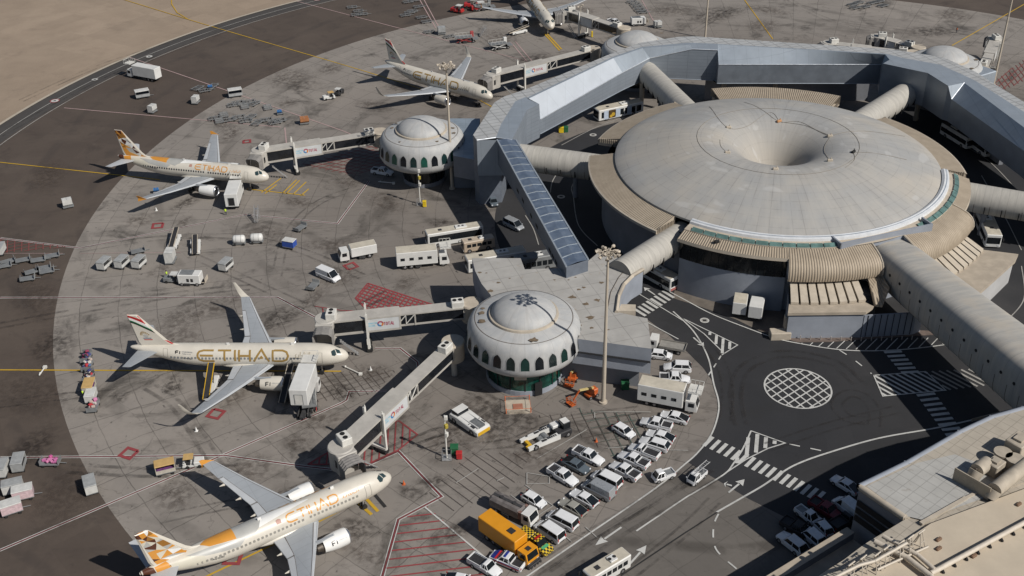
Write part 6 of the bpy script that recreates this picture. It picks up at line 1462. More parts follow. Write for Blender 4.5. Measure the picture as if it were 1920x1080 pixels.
# ---------------------------------------------------------------- ground support equipment
M_can=mat('cart_canopy_grey',(.34,.35,.35),.6,.1,.15,1,.3); M_cgreen=mat('cart_white_panel',(.55,.55,.53),.6,0,.12,1,.3); M_tan=mat('cart_tan_roof',(.50,.33,.13),.7,0,.1,1,.2); M_purple=mat('purple_bags',(.13,.04,.16),.8,0,.4,6)
def cartwheels(t,xs,hw,r=.22):
    for x in xs:
        for s in (-1,1):
            m=MB(); m.cyl((x,s*(hw-.1),r),(x,s*hw,r),r,r,10); m.build('wheel',M_tyre,t)
def cov_cart(roofm,sidem,openside=True,L=2.9,W=1.7,H=2.1):
    """covered baggage cart: bed, roof, end panels, tow bar"""
    t=thing('baggage_cart','','baggage cart')
    m=MB(); m.box(0,0,.45,L,W,.14); m.build('bed',M_gse,t)
    m=MB(); m.cbox(0,0,H-.12,L+.1,W+.1,.14,.05); m.build('roof',roofm,t)
    m=MB(); m.box(-L/2+.04,0,.59,.08,W,H-.7); m.box(L/2-.04,0,.59,.08,W,H-.7); m.build('end_panel',sidem,t) if 0 else None
    for s in (-1,1):
        m=MB(); m.box(s*(L/2-.04),0,.59,.08,W,H-.7); m.build('end_panel',sidem,t)
    for s in (-1,1):
        m=MB(); m.box(0,s*(W/2-.03),.59,L-.16,.05,(H-.7)*(.45 if openside else 1)); m.build('side_curtain',sidem,t)
    m=MB(); m.box(0,0,.59,L-.3,W-.3,.5); m.build('load',M_purple if roofm is M_tan else M_chas,t)
    m=MB(); m.bar((L/2,0,.45),(L/2+1.1,0,.3),.1,.08); m.build('tow_bar',M_gse,t); cartwheels(t,(-L*.33,L*.33),W/2); return t
def dolly(L=3.2,W=2.0):
    t=thing('container_dolly','','dolly')
    m=MB(); 
    for s in (-1,1): m.box(0,s*(W/2-.06),.45,L,.12,.14)
    for x in (-L/2+.06,0,L/2-.06): m.box(x,0,.44,.12,W-.24,.13)
    for k in range(6):
        x=-L/2+.4+k*(L-.8)/5; m.cyl((x,-W/2+.15,.56),(x,W/2-.15,.56),.06,.06,6)
    m.build('frame',M_gse,t)
    m=MB(); m.bar((L/2,0,.45),(L/2+1.2,0,.3),.1,.08); m.build('tow_bar',M_gse,t); cartwheels(t,(-L*.33,L*.33),W/2-.1); return t
def flatcart(L=2.8,W=1.6):
    t=thing('flat_cart','','dolly'); m=MB(); m.box(0,0,.42,L,W,.12); m.box(-L/2+.04,0,.54,.06,W,.5); m.build('bed',M_gse,t)
    m=MB(); m.box(L/2-.04,0,.54,.06,W,.7); m.build('end_frame',M_can,t)
    m=MB(); m.bar((L/2,0,.45),(L/2+1.0,0,.3),.09,.08); m.build('tow_bar',M_gse,t); cartwheels(t,(-L*.33,L*.33),W/2); return t
def uld(body=M_cgreen,L=2.0,W=1.5,H=1.6):
    """air cargo container on a small dolly"""
    t=thing('cargo_container','','container')
    m=MB(); m.box(0,0,.3,L+.3,W+.1,.15); m.build('dolly_frame',M_gse,t)
    m=MB(); m.loft([[(-L/2,y,z) for y,z in ((-W/2+.4,.5),(W/2,.5),(W/2,.5+H),(-W/2,.5+H),(-W/2,.95))],[(L/2,y,z) for y,z in ((-W/2+.4,.5),(W/2,.5),(W/2,.5+H),(-W/2,.5+H),(-W/2,.95))]]); c=m.build('container_shell',body,t)
    m=MB(); 
    for x in (-L/2,0,L/2): m.box(x,0,.5+H,.06,W,.03); m.box(x,W/2+.01,.5,.06,.03,H)
    m.box(0,W/2+.02,.5,L,.03,.08); m.build('container_frame',M_can,c); cartwheels(t,(-.7,.7),W/2); return t
def pg(u,v,z=.8): q=P(u,v,z); return (q.x,q.y)
def putp(key,fn,u,v,deg_,label,group=None,z=.8): return put(key,fn,pg(u,v,z),rad(deg_),label,group)
# covered carts with their own look
putp('cov1',lambda:cov_cart(M_can,M_can),36,871,100,'grey covered baggage cart between the cut cart and the pink bag load')
putp('cov2',lambda:cov_cart(M_can,M_cgreen,False),4,882,95,'pale covered cart cut by the left edge of the photo')
putp('cov2',None,25,916,20,'white covered cart with a blue end panel, upper of the group of three')
putp('cov3',lambda:cov_cart(M_cgreen,mat('pink_trim_white',(.55,.42,.44),.6,0,.15,3),False),44,927,20,'white covered cart with pink trim, right one of the group of three')
putp('cov3',None,22,954,28,'white covered cart with pink trim, lowest of the group of three')
putp('cov2',None,170,913,115,'pale covered cart standing alone across the asphalt edge')
putp('cov4',lambda:cov_cart(M_tan,mat('cart_cream',(.45,.42,.36),.7)),310,879,20,'tan roofed baggage cart with purple bags behind the white baggage tractor')
for u,v,lb in ((196,497,'left one of three grey covered carts in a row'),(229,494,'middle one of three grey covered carts in a row'),(261,494,'right one of three grey covered carts in a row')): putp('cov5',lambda:cov_cart(M_can,M_cgreen),u,v,75,lb,'three grey covered carts in a row')
putp('cov5',None,424,499,70,'grey green framed covered cart beside the long wheel track right of the ground power unit')
putp('covb',lambda:cov_cart(M_cgreen,mat('cart_blue',(.03,.08,.35),.5),False,2.5,1.6,2.0),543,459,160,'white roofed container cart with a bright blue end in the middle of the apron')
# upper left group
putp('cov6',lambda:cov_cart(M_cgreen,M_can,True,3.6,2.0,2.2),267,178,25,'long white roofed cart with dark ribs south of the perimeter catering truck')
putp('cov6',None,441,176,20,'white covered cart on the concrete edge next to the dolly park')
putp('uld1',lambda:uld(),367,189,80,'white container on a cart between the two covered carts')
putp('uld1',None,286,206,70,'white container with a tilted flap below the long ribbed cart',None)
putp('uld1',None,127,383,25,'white container standing alone on the brown asphalt far left')
# dollies: upper left park
DP=[(370,165),(384,169),(399,161),(438,196),(446,192),(459,199),(468,190),(476,194),(502,201),(403,221),(420,215),(430,224),(448,219),(461,226),(470,219),(482,230),(500,224),(516,229),(524,225),(411,226)]
for u,v in DP: putp('dol',lambda:dolly(),u,v,random.choice((20,25,60,70,110)),'empty dark container dolly among the dolly park left of the upper bridge','empty dollies in the upper left park',.5)
for u,v in ((660,13),(672,20),(668,27),(680,26)): putp('dol',None,u,v,15,'empty dolly of the leftmost little cluster at the top edge','empty dollies at the top edge',.5)
for u,v in ((768,23),(760,28),(773,20),(785,12),(790,32),(800,40),(765,3),(778,0)): putp('dol',None,u,v,20,'empty dolly beside the pink double line at the top edge','empty dollies beside the pink double line',.5)
for u,v in ((1185,3),(1192,8),(1196,13),(1200,18),(1205,22)): putp('dol',None,u,v,10,'dark dolly in the stack beyond the shaded boarding bridge','dollies beyond the shaded boarding bridge',.5)
for u,v in ((1598,8),(1610,4),(1622,12),(1635,5),(1648,2),(1655,10),(1603,14)): putp('dol',None,u,v,30,'dark dolly in the cluster at the top edge above the metal corridor','dollies above the metal corridor',.5)
for u,v in ((805,59),(842,68)): putp('dol',None,u,v,20,'dark flat dolly beside the upright container behind the mast airliner','flat dollies behind the mast airliner',.5)
putp('ulddark',lambda:uld(M_can,2.2,1.8,1.9),828,60,10,'grey container with a dark front between two flat dollies')
for u,v in ((72,487),(43,487),(98,479),(60,509),(88,508),(52,522),(8,498),(14,490),(82,502)): putp('flat',lambda:flatcart(),u,v,random.choice((20,30,200,15)),'empty flat cart in the group at the left edge below the red hatching','flat carts at the left edge',.5)
putp('cov2',None,0,470,95,'pale covered cart at the left edge above the flat carts')
putp('flat',None,258,468,25,'flat cart with a wire frame standing alone above three covered carts')
putp('flat',None,562,425,60,'small empty cart right of the two white tanks')
putp('flat',None,586,534,70,'small open cart below the white van')
putp('uldor',lambda:uld(mat('orange_box',(.36,.15,.06),.7,0,.2,2,.3),2.2,1.6,1.3),571,227,15,'orange brown container cart right of the dolly park')
putp('uldbl',lambda:uld(mat('blue_box',(.04,.16,.4),.5),1.2,1.0,.7),524,210,15,'tiny blue box beside the dolly park')
putp('uldbl',None,394,163,15,'small blue box among the dollies below the perimeter truck')
putp('uldbl',None,293,357,15,'small blue box behind the wing of the orange finned airliner')
putp('uldw2',lambda:uld(M_cgreen,2.2,1.7,1.5),1233,47,15,'pale container on the line beyond the shaded boarding bridge')
for u,v,d_,lb in ((616,180,200,'small white baggage tug, left of the pair on the open concrete'),(637,171,60,'small dark and white baggage tug, right of the pair on the open concrete')):
    pass
# baggage tractor
def bagtug(label,pm_=M_vwh,canopy=True):
    t=thing('baggage_tractor',label,'baggage tractor')
    m=MB(); m.cbox(.8,0,.4,1.5,1.5,.75,.1); m.box(-.8,0,.35,1.7,1.5,.25); m.cbox(-1.35,0,.55,.5,1.4,.5,.08); m.build('body',pm_,t)
    m=MB(); m.box(-.75,0,.6,.5,1.1,.3); m.box(-1.0,0,.9,.12,1.1,.4); m.build('seat',M_trim,t)
    if canopy:
        m=MB()
        for x in (0,-1.3):
            for s in (-1,1): m.box(x,s*.65,.6,.06,.06,1.25)
        m.build('canopy_post',M_gse,t); m=MB(); m.box(-.65,0,1.85,1.5,1.45,.07); m.build('canopy_roof',M_tan if pm_ is M_vwh else M_cgreen,t)
    cartwheels(t,(-.9,.9),.78,.32); return t
o=bagtug('white baggage tractor with tan canopy at the far wingtip of the nearest airliner'); o.location=(*pg(363,866),GZ); o.rotation_euler.z=rad(8)
o=bagtug('small baggage tug, left of the pair on the open concrete',M_vwh,True); o.location=(*pg(616,181),GZ); o.rotation_euler.z=rad(205)
o=bagtug('small dark baggage tug, right of the pair on the open concrete',M_trim,True); o.location=(*pg(636,172),GZ); o.rotation_euler.z=rad(70)
o=bagtug('dark baggage tractor coupled in front of the white ground power unit',M_gse,True); o.location=(*pg(322,522),GZ); o.rotation_euler.z=rad(175)
# open carts heaped with bags
def bagcart(label,cols,L=2.9,seed=1):
    t=thing('baggage_cart',label,'baggage cart'); r3=random.Random(seed)
    m=MB(); m.box(0,0,.42,L,1.6,.14); m.box(-L/2+.04,0,.56,.06,1.6,.7); m.box(L/2-.04,0,.56,.06,1.6,.7); m.build('bed',M_gse,t)
    for k in range(14):
        m=MB().at((r3.uniform(-L/2+.4,L/2-.4),r3.uniform(-.5,.5),.56+.28*(k//6)),r3.uniform(0,3)); m.cbox(0,0,0,r3.uniform(.5,.75),r3.uniform(.35,.5),r3.uniform(.25,.4),.06); m.build('suitcase',r3.choice(cols),t)
    m=MB(); m.bar((L/2,0,.45),(L/2+1,0,.3),.09,.08); m.build('tow_bar',M_gse,t); cartwheels(t,(-L*.33,L*.33),.8); return t
BG=[mat('bag_%d'%i,c,.7) for i,c in enumerate(((.45,.03,.04),(.05,.06,.2),(.03,.03,.035),(.55,.52,.48),(.3,.05,.1),(.08,.15,.3),(.5,.4,.35)))]
PKB=[mat('pink_bag_%d'%i,c,.7) for i,c in enumerate(((.55,.10,.30),(.45,.13,.30),(.62,.22,.40)))]
def bc(u,v,d_,label,cols,seed):
    o=bagcart(label,cols,2.9,seed); o.location=(*pg(u,v),GZ); o.rotation_euler.z=rad(d_)
bc(94,864,0,'grey cart heaped with bright pink bags on the left',PKB,3)
bc(163,684,97,'baggage cart in the train, heaped with red and blue suitcases',BG,4); bc(165,704,97,'baggage cart in the train right above the tan roofed cart, white and red suitcases',BG,5); bc(174,760,95,'lowest baggage cart of the train, heaped with pink and pale bags',[PKB[2],BG[3],BG[6],BG[0]],6); bc(161,668,97,'top baggage cart of the train behind the tail with few dark bags',[BG[2],BG[1],BG[4]],7)
putp('cov4',None,168,729,97,'tan roofed cart in the baggage train beside the worker in yellow')
putp('cov7',lambda:cov_cart(M_cgreen,M_cgreen,False,2.6,1.6,1.8),171,744,97,'pale covered cart in the baggage train just above the lowest heaped cart')
# belt loaders
def beltloader(label,L=8.0,rise=3.0,bm=M_vwh):
    t=thing('belt_loader',label,'belt loader')
    m=MB(); m.cbox(0,-.55,.4,5.2,.9,.6,.08); m.cbox(1.6,.6,.4,1.7,.8,.9,.08); m.cbox(-1.6,.6,.4,1.6,.8,.5,.08); m.build('body',bm,t)
    a=(-L/2,0,.95); b=(L/2,0,.95+rise)
    m=MB(); m.bar(a,b,.85,.12); m.build('belt',M_bed,t)
    for s in (-1,1):
        m=MB(); m.bar((a[0],s*.5,a[2]+.08),(b[0],s*.5,b[2]+.08),.1,.25); m.build('side_rail',M_yel if rise>2.5 else M_cream,t)
    m=MB(); m.bar((0,.45,.6),(1.8,.45,.95+rise*.7),.12,.12); m.bar((0,-.45,.6),(1.8,-.45,.95+rise*.7),.12,.12); m.build('lift_arm',M_chas,t)
    wheels(t,(-1.7,1.7),1.05,.36); return t
def pl2(o,r_,f_,z=1.0): return place(o,r_,f_,z)
pl2(beltloader('belt loader with yellow rails reaching up under the tail of the gold lettered airliner'),(385,742),(402,690),1.6)
pl2(beltloader('belt loader parked on the red line, left one of the two with lowered belts',7,1.2),(318,470),(334,432),1.0)
pl2(beltloader('belt loader with lowered belt, right one of the two near the white tanks',6.2,.9),(365,480),(367,442),1.0)
pl2(beltloader('white belt loader with yellow belt beside the nose of the topmost airliner',7,1.0),(952,62),(992,53),1.0)
pl2(beltloader('dark belt loader in the shadow of the raised catering truck',7.5,2.4,M_bed),(528,752),(548,702),1.2)
# ground power unit / air starter
def gpu(label):
    t=thing('ground_power_unit',label,'power unit')
    m=MB(); m.cbox(0,0,.6,4.4,2.2,1.9,.12,0,1); m.build('housing',[M_vwh,M_vwh],t)
    m=MB(); m.box(-.5,0,2.5,2.6,1.8,.08); m.build('top_grille',M_gse,t)
    for k in range(2):
        m=MB(); m.box(-.2+k*.8,-1.11,1.0,.5,.03,.7); m.box(-.2+k*.8,1.11,1.0,.5,.03,.7); m.build('control_panel',M_trim,t)
    m=MB(); m.bar((2.3,-.8,.8),(3.1,-.8,.8),.1,.1); m.bar((2.3,.8,.8),(3.1,.8,.8),.1,.1); m.box(3.1,0,.7,.1,1.8,.9); m.build('hose_rack',M_cream,t)
    chassis(t,4.6,1.4,.4); wheels(t,(-1.5,1.5),1.1,.4); return t
pl2(gpu('large white ground power unit left of the far wingtip of the gold lettered airliner'),(330,520),(384,521),1.4)
pl2(gpu('white ground power unit beyond the shaded boarding bridge at the top'),(1180,40),(1212,38),1.4)
def watercart(label):
    t=thing('tank_cart',label,'tank'); m=MB()
    ps=[(-1.3,.3),(-1.15,.7),(-.9,.85),(.9,.85),(1.15,.7),(1.3,.3)]
    m.loft([[(x,r*math.cos(2*math.pi*i/18),1.25+r*math.sin(2*math.pi*i/18)) for i in range(18)] for x,r in ps]); m.build('tank',M_vwh,t,smooth=50)
    m=MB()
    for x in (-.5,.5): m.lathe([(.88,x)],8) if 0 else m.cyl((x-.04,0,1.25),(x+.04,0,1.25),.88,.88,18)
    m.build('tank_band',M_can,t); m=MB(); m.box(0,0,.3,2.6,1.2,.15); m.box(0,0,.4,.9,1.0,.3); m.build('frame',M_gse,t); cartwheels(t,(-.9,.9),.75,.28); return t
for u,v,lb in ((448,449,'white tank cart, left one of the two'),(481,446,'white tank cart, right one of the two')):
    o=watercart(lb); o.location=(*pg(u,v,1.2),GZ); o.rotation_euler.z=rad(3)
# pushed stack behind the belt loaders: white container on a dolly
putp('uldst',lambda:uld(M_cgreen,2.6,1.7,2.2),320,485,92,'tall white stack of containers on a dolly below the left belt loader')
# steps, cones, small things
def steps(label,u,v,h=2.6,d_=0):
    t=thing('maintenance_steps',label,'steps'); n=8
    m=MB()
    for s in (-1,1):
        m.bar((-1.1,s*.4,.3),(.7,s*.4,h),.07,.07); m.bar((-1.1,s*.4,1.2),(.7,s*.4,h+.9),.05,.05); m.box(.7,s*.4,0,.07,.07,h+.9); m.box(1.3,s*.4,0,.07,.07,h+.9); m.bar((.7,s*.4,h+.9),(1.3,s*.4,h+.9),.05,.05)
    m.build('rail',M_steel,t); m=MB()
    for k in range(n): m.box(-1.05+k*.22,0,.3+k*(h-.3)/n,.22,.8,.04)
    m.box(1.0,0,h,.7,.85,.05); m.build('tread',M_steel,t); o=t; o.location=(*pg(u,v,1.0),GZ); o.rotation_euler.z=rad(d_)
steps('steel maintenance steps standing on the red line above the white tanks',481,407,2.4,90)
steps('small steel steps near the boarding bridge cab of the mast airliner',905,62,2.2,40)
M_cone=mat('cone_orange',(.6,.14,.04),.6)
def cone(u,v,label,lead=M_cone):
    t=thing('traffic_cone',label,'cone'); m=MB(); m.box(0,0,0,.5,.5,.05); m.cyl((0,0,.05),(0,0,.8),.2,.04,12); m.build('cone_body',lead,t); m=MB(); m.cyl((0,0,.35),(0,0,.52),.135,.095,12); m.build('reflective_band',M_pwhite,t); t.location=(*pg(u,v,.3),GZ)
cone(757,906,'traffic cone in front of the nose of the nearest airliner'); cone(643,1012,'traffic cone beside the engine of the nearest airliner'); cone(368,806,'traffic cone below the near wingtip of the gold lettered airliner',M_pwhite); cone(695,692,'white cone right of the nose of the gold lettered airliner',M_pwhite); cone(1118,826,'red and white post standing on the green hatched paving'); cone(293,393,'white cone near the wingtip of the orange finned airliner',M_pwhite)
# towbars lying on the apron
for a,b,lb in (((648,688),(676,701),'white tow bar lying right of the nose of the gold lettered airliner'),((714,341),(738,343),'tow bar lying in the shade below the white pickup'),((76,700),(84,688),'pale bar lying across the yellow taxi line')):
    p,q=P(*a,.3),P(*b,.3); m=MB(); m.cyl(tuple(p),tuple(q),.12,.12,8); d=(q-p).normalized(); m.box(q.x,q.y,.05,.6,.6,.4); m.cyl(tuple(p+Vector((0,0,.1))),tuple(p-d*.6),.2,.1,8); tag(m.build('tow_bar',M_pale),lb,'tow bar')
# red fire service vehicles / red loaders at the top
for u,v,s,lb in ((857,19,1,'red baggage tractor, leftmost of the red vehicles at the top edge'),(883,10,1.1,'red baggage tractor in the middle of the red vehicles at the top edge'),(896,15,1.1,'red baggage tractor nearest the wing of the topmost airliner')):
    o=bagtug(lb,mat('tug_red',(.42,.03,.03),.4),True); o.location=(*pg(u,v),GZ); o.rotation_euler.z=rad(15+u); o.scale=(s*1.3,)*3
def loader(label,u,v,d_,mt,s=1.0):
    t=thing('container_loader',label,'loader'); chassis(t,5,1.6,.35)
    m=MB(); m.box(-.8,0,1.6,5.2,2.4,.25); m.build('main_platform',M_gse,t); m=MB(); m.box(2.7,0,.9,1.6,2.4,.2); m.build('bridge_platform',M_gse,t)
    m=MB()
    for s_ in (-1,1): m.bar((-3,s_,.5),(1.4,s_,1.6),.14,.14); m.bar((-3,s_,1.6),(1.4,s_,.5),.14,.14)
    m.build('scissor_arm',mt,t); m=MB(); m.cbox(1.9,1.3,1.2,1.0,.9,1.6,.08); m.build('operator_cab',mt,t)
    m=MB()
    for s_ in (-1,1):
        m.bar((-3.2,s_*1.15,2.6),(1.6,s_*1.15,2.6),.06,.06)
        for k in range(5): m.box(-3.2+k*1.2,s_*1.15,1.8,.05,.05,.8)
    m.build('guard_rail',M_pale,t); bigwheels(t,(-2,2),1.2,.4); t.location=(*pg(u,v,1.2),GZ); t.rotation_euler.z=rad(d_)
loader('container loader with white rails on the concrete between the mast airliner and the topmost airliner',938,84,20,M_vwh)
loader('dark red loader with white cylinders left of the rail loader',874,72,10,mat('loader_red',(.35,.06,.06),.6))
loader('dark loader standing in the shade at the wing of the topmost airliner',908,12,15,M_gse)
# red and dark cargo gear behind the raised catering truck
loader('red and black loader frame under the open end of the raised catering truck',580,745,100,mat('loader_red',(.35,.06,.06),.6))
# orange boom lifts
M_jlg=mat('lift_orange',(.50,.11,.025),.5,0,.08,1,.1)
def boomlift(label,u,v,d_,ext=1.0):
    t=thing('boom_lift',label,'boom lift')
    m=MB(); m.cbox(0,0,.3,2.2,1.9,.5,.1); m.cbox(-.4,0,.85,1.9,1.4,.9,.15); m.build('turntable',M_jlg,t)
    m=MB(); m.bar((-.6,0,2.0),(2.4*ext,0,2.9),.35,.35); m.build('lower_boom',mat('lift_cream',(.55,.45,.2),.5),t); m=MB(); m.bar((2.4*ext,0,2.85),(3.6*ext,0,1.2),.28,.28); m.build('upper_boom',M_jlg,t)
    m=MB(); x=4.1*ext
    for z in (.5,1.0,1.5):
        for s in (-1,1): m.bar((x-.5,s*.9,z),(x+.5,s*.9,z),.06,.06); m.bar((x+s*.5,-.9,z),(x+s*.5,.9,z),.06,.06)
    for sx in (-1,1):
        for s in (-1,1): m.box(x+sx*.5,s*.9,.4,.06,.06,1.15)
    m.box(x,0,.38,1.0,1.8,.05); m.build('work_basket',M_jlg,t); wheels(t,(-.8,.8),1.05,.4); t.location=(*pg(u,v,.8),GZ); t.rotation_euler.z=rad(d_); t.scale=(.85,.85,.85)
boomlift('orange boom lift with a cream arm bent down beside the mast foot',1108,736,215,1.2)
boomlift('orange boom lift folded in the shade under the satellite annex',1075,704,250,.7)
# utility boxes, bins
def bin_(u,v,label,c,w=.9,h=1.2,z0=0.0,name='waste_bin',cat='bin'):
    t=thing(name,label,cat); m=MB(); m.cbox(0,0,.1,w,w*.9,h,.06); m.build('bin_body',c,t); m=MB(); m.cbox(0,0,h+.1,w*1.06,w,.12,.04); m.build('lid',c,t); m=MB(); m.cyl((-w/3,-w/2,.1),(-w/3,w/2,.1),.1,.1,8); m.build('wheel',M_tyre,t); t.location=(*pg(u,v,.5),GZ)
Yb=mat('bin_yellow',(.7,.5,.02),.5); Gb=mat('bin_green',(.02,.12,.05),.5); Rb=mat('bin_red',(.45,.03,.03),.5)
bin_(1052,245,'yellow bin beside a green bin on the road behind the corridor corner',Yb,1.2); bin_(1061,244,'green bin beside a yellow bin on the road behind the corridor corner',Gb,1.1)
bin_(796,384,'bright yellow bin at the foot of the short floodlight pole',Yb,.8); bin_(852,846,'green wheeled box beside the lamp pole in the lower middle',Gb,1.2,1.3); bin_(861,855,'red box beside the green one at the lamp pole',Rb,.9,1.0); bin_(1172,724,'green bin in the shade behind the mast foot',Gb,1.3,1.2); bin_(1110,67,'yellow post by the pink lines next to the far satellite',Yb,.5,1.6)
bin_(1313,528,'white air conditioner box on the yard wall foot',M_pale,1.0,1.0,0,'condenser_unit','condenser')
# inspection cover with barriers in front of the near satellite
def pit(u,v):
    t=thing('fenced_pit','pale square pit cover with red and white barriers in front of the near satellite','pit cover'); m=MB(); m.box(0,0,0,4.2,3.6,.12); m.build('slab',M_cream,t); m=MB(); m.box(0,0,.12,1.6,1.3,.1); m.build('cover',mat('cover_red',(.35,.15,.1),.7),t)
    for x,y in ((-2,-1.7),(2,-1.7),(2,1.7),(-2,1.7)):
        m=MB(); m.cyl((x,y,.1),(x,y,1.1),.08,.08,8); m.build('barrier_post',M_cone,t)
    for a,b in (((-2,-1.7),(2,-1.7)),((-2,1.7),(2,1.7)),((-2,-1.7),(-2,1.7)),((2,-1.7),(2,1.7))):
        m=MB(); m.cyl((*a,.95),(*b,.95),.03,.03,5); m.build('barrier_rail',M_cone,t)
    q=pg(u,v,.1); t.location=(q[0],q[1],GZ); t.rotation_euler.z=.05
pit(971,763)
# ---------------------------------------------------------------- floodlight masts
M_mast=mat('mast_cream',(.50,.44,.36),.55,.1,.05,.3,.08)
def mast(label,u,v,H,r=.38,heads=14,hr=1.6,z=0.0):
    r*=.85; hr*=.85
    t=thing('floodlight_mast',label,'floodlight mast'); q=P(u,v,0); t.location=(q.x,q.y,GZ)
    m=MB(); m.cyl((0,0,0),(0,0,H),r,r*.45,16); m.cyl((0,0,0),(0,0,.3),r*1.8,r*1.8,12); m.build('pole',M_mast,t,smooth=50)
    m=MB(); m.lathe([(hr*.6,H-.3),(hr*.62,H-.2),(hr*.6,H-.1),(hr*.55,H-.2),(hr*.6,H-.3)],24)
    for k in range(6): m.cyl((0,0,H-.2),(hr*.6*math.cos(k*math.pi/3),hr*.6*math.sin(k*math.pi/3),H-.2),.06,.06,5)
    m.build('head_ring',M_mast,t)
    me=None
    for k in range(heads):
        a=2*math.pi*k/heads; rr=hr*(.75+.3*(k%2)); zz=H-.1+(.35 if k%3==0 else -.15)
        if me is None:
            m=MB(); m.cyl((0,0,0),(.34,0,-.18),.15,.31,10); m.cyl((-.2,0,.05),(0,0,0),.12,.15,8); m.bar((-.9,0,-.1),(0,0,-.1),.06,.06); o=m.build('floodlight',M_mast,t); me=o.data
        else: o=bpy.data.objects.new('floodlight',me); COL.objects.link(o); o.parent=t
        o.location=(rr*math.cos(a),rr*math.sin(a),zz); o.rotation_euler=(0,0,a)
    return t
mast('tall floodlight mast in front of the satellite annex with a round crown of lamps',1131,755,28.6,.45,18,1.7)
mast('tall floodlight mast standing between the green windowed satellite and the mast airliner',848,354,29.0,.45,18,1.7)
mast('tall floodlight mast rising past the top edge beside the far right satellite',1862,160,29,.4,14)
mast('slim far mast behind the middle of the metal corridor rising past the top edge',1322,72,29,.35,10)
mast('thin dark mast beside the boarding bridge wheels of the topmost airliner',1088,66,9,.16,2,.6)
def pole(label,u,v,H,sign=True):
    t=thing('light_pole',label,'light pole'); q=P(u,v,0); t.location=(q.x,q.y,GZ)
    m=MB(); m.cyl((0,0,0),(0,0,H),.14,.11,10); m.build('pole',M_pale,t)
    m=MB(); m.box(0,0,.1,1.5,1.5,.1); 
    for x in (-.7,.7):
        for y in (-.7,.7): m.box(x,y,.1,.08,.08,1.1)
        m.bar((x,-.7,1.2),(x,.7,1.2),.06,.06); m.bar((-.7,x,1.2),(.7,x,1.2),.06,.06)
    m.build('base_frame',M_steel,t)
    for k,z in enumerate((H-.6,H-2.2,H*.55)):
        m=MB().at((.2,-.25,z),.6*k); m.cbox(0,0,0,.55,.45,.7,.06); m.build('lamp_box' if k!=1 else 'sign_box',M_pale if k!=1 else mat('sign_yellow',(.4,.32,.05),.6),t)
pole('white lamp pole with boxes standing between the bridge wheels and the tow tractor',838,860,8.4); pole('short floodlight pole with boxes below the satellite with green windows',788,384,8.5)
for u,v in ((1332,536),(1399,546)):
    t=thing('wall_lamp_post','short white lamp post standing before the shaded rotunda facade, '+('left one' if u<1350 else 'right one'),'lamp post'); q=P(u,v,0); m=MB(); m.cyl((0,0,0),(0,0,4.6),.12,.1,8); m.build('pole',M_pale,t); m=MB(); m.cbox(0,-.2,4.2,.5,.7,.5,.08); m.build('lamp_head',M_pale,t); t.location=(q.x,q.y,GZ)
# ---------------------------------------------------------------- people
def person(label,u,v,d_,shirt,vest=None,arm=.2):
    t=thing('person',label,'person'); S=.99
    V=[(0,0,.95),(0,0,1.22),(0,0,1.43),(0,0,1.53),(0,.0,1.66), (0,.10,.90),(.03,.12,.50),(0,.13,.10),(.13,.14,.04), (0,-.10,.90),(.10,-.12,.50),(.05,-.13,.10),(.18,-.14,.04), (0,.20,1.40),(.05,.27,1.13),(.20+arm*.3,.24,.98),(.30+arm*.3,.22,.95), (0,-.20,1.40),(.06,-.27,1.13),(.20,-.25,.95),(.28,-.24,.90)]
    R=[.15,.14,.15,.06,.105,.10,.07,.045,.04,.10,.07,.045,.04,.065,.045,.035,.032,.065,.045,.035,.032]
    E_=[(0,1),(1,2),(2,3),(3,4),(0,5),(5,6),(6,7),(7,8),(0,9),(9,10),(10,11),(11,12),(2,13),(13,14),(14,15),(15,16),(2,17),(17,18),(18,19),(19,20)]
    me=bpy.data.meshes.new('body'); me.from_pydata(V,E_,[]); ob=bpy.data.objects.new('body',me); COL.objects.link(ob)
    md=ob.modifiers.new('s','SKIN'); 
    for i,r in enumerate(R): me.skin_vertices[0].data[i].radius=(r,r)
    me.skin_vertices[0].data[0].use_root=True
    sb=ob.modifiers.new('d','SUBSURF'); sb.levels=1; sb.render_levels=1
    dg=bpy.context.evaluated_depsgraph_get(); m2=bpy.data.meshes.new_from_object(ob.evaluated_get(dg)); ob.modifiers.clear(); ob.data=m2
    for mt in (mat('trousers_navy',(.03,.035,.06),.8),shirt,mat('skin_tone',(.28,.16,.10),.6)): m2.materials.append(mt)
    for p in m2.polygons:
        c=p.center; p.material_index=0 if c.z<.93 and abs(c.y)<.2 else (2 if c.z>1.50 or (abs(c.y)>.2 and c.z<1.05) else 1); p.use_smooth=True
    ob.parent=t
    m=MB(); m.lathe([(.0,1.80),(.07,1.79),(.11,1.73),(.115,1.66),(.10,1.63)],12); m.build('hair',mat('dark_hair',(.02,.015,.012),.8),t)
    if vest:
        m=MB(); m.loft([[(.16*q*math.cos(2*math.pi*i/14)*1.05,.21*q*math.sin(2*math.pi*i/14),z) for i in range(14)] for z,q in ((.98,.98),(1.2,1.0),(1.38,1.05),(1.46,.6))],0,False); m.build('safety_vest',vest,t,smooth=60)
    q=pg(u,v,0.0); t.location=(q[0],q[1],GZ); t.rotation_euler.z=rad(d_)
M_hv=mat('hi_vis_yellow',(.50,.70,.06),.6)
person('worker in a yellow vest standing behind the catering truck of the orange finned airliner',424,404,100,M_hv,M_hv,.6)
person('worker in a yellow vest beside the tan roofed cart of the baggage train',158,746,0,M_hv,M_hv,.8)
person('worker in a yellow vest sitting high beside the dark tractor at the power unit',314,522,0,M_hv,M_hv)
person('person in orange standing alone on the far apron at the upper right',1793,62,200,M_cone,M_cone)
person('person walking in the shade near the glass base of the domed satellite',804,340,30,mat('shirt_grey',(.2,.2,.22),.8))
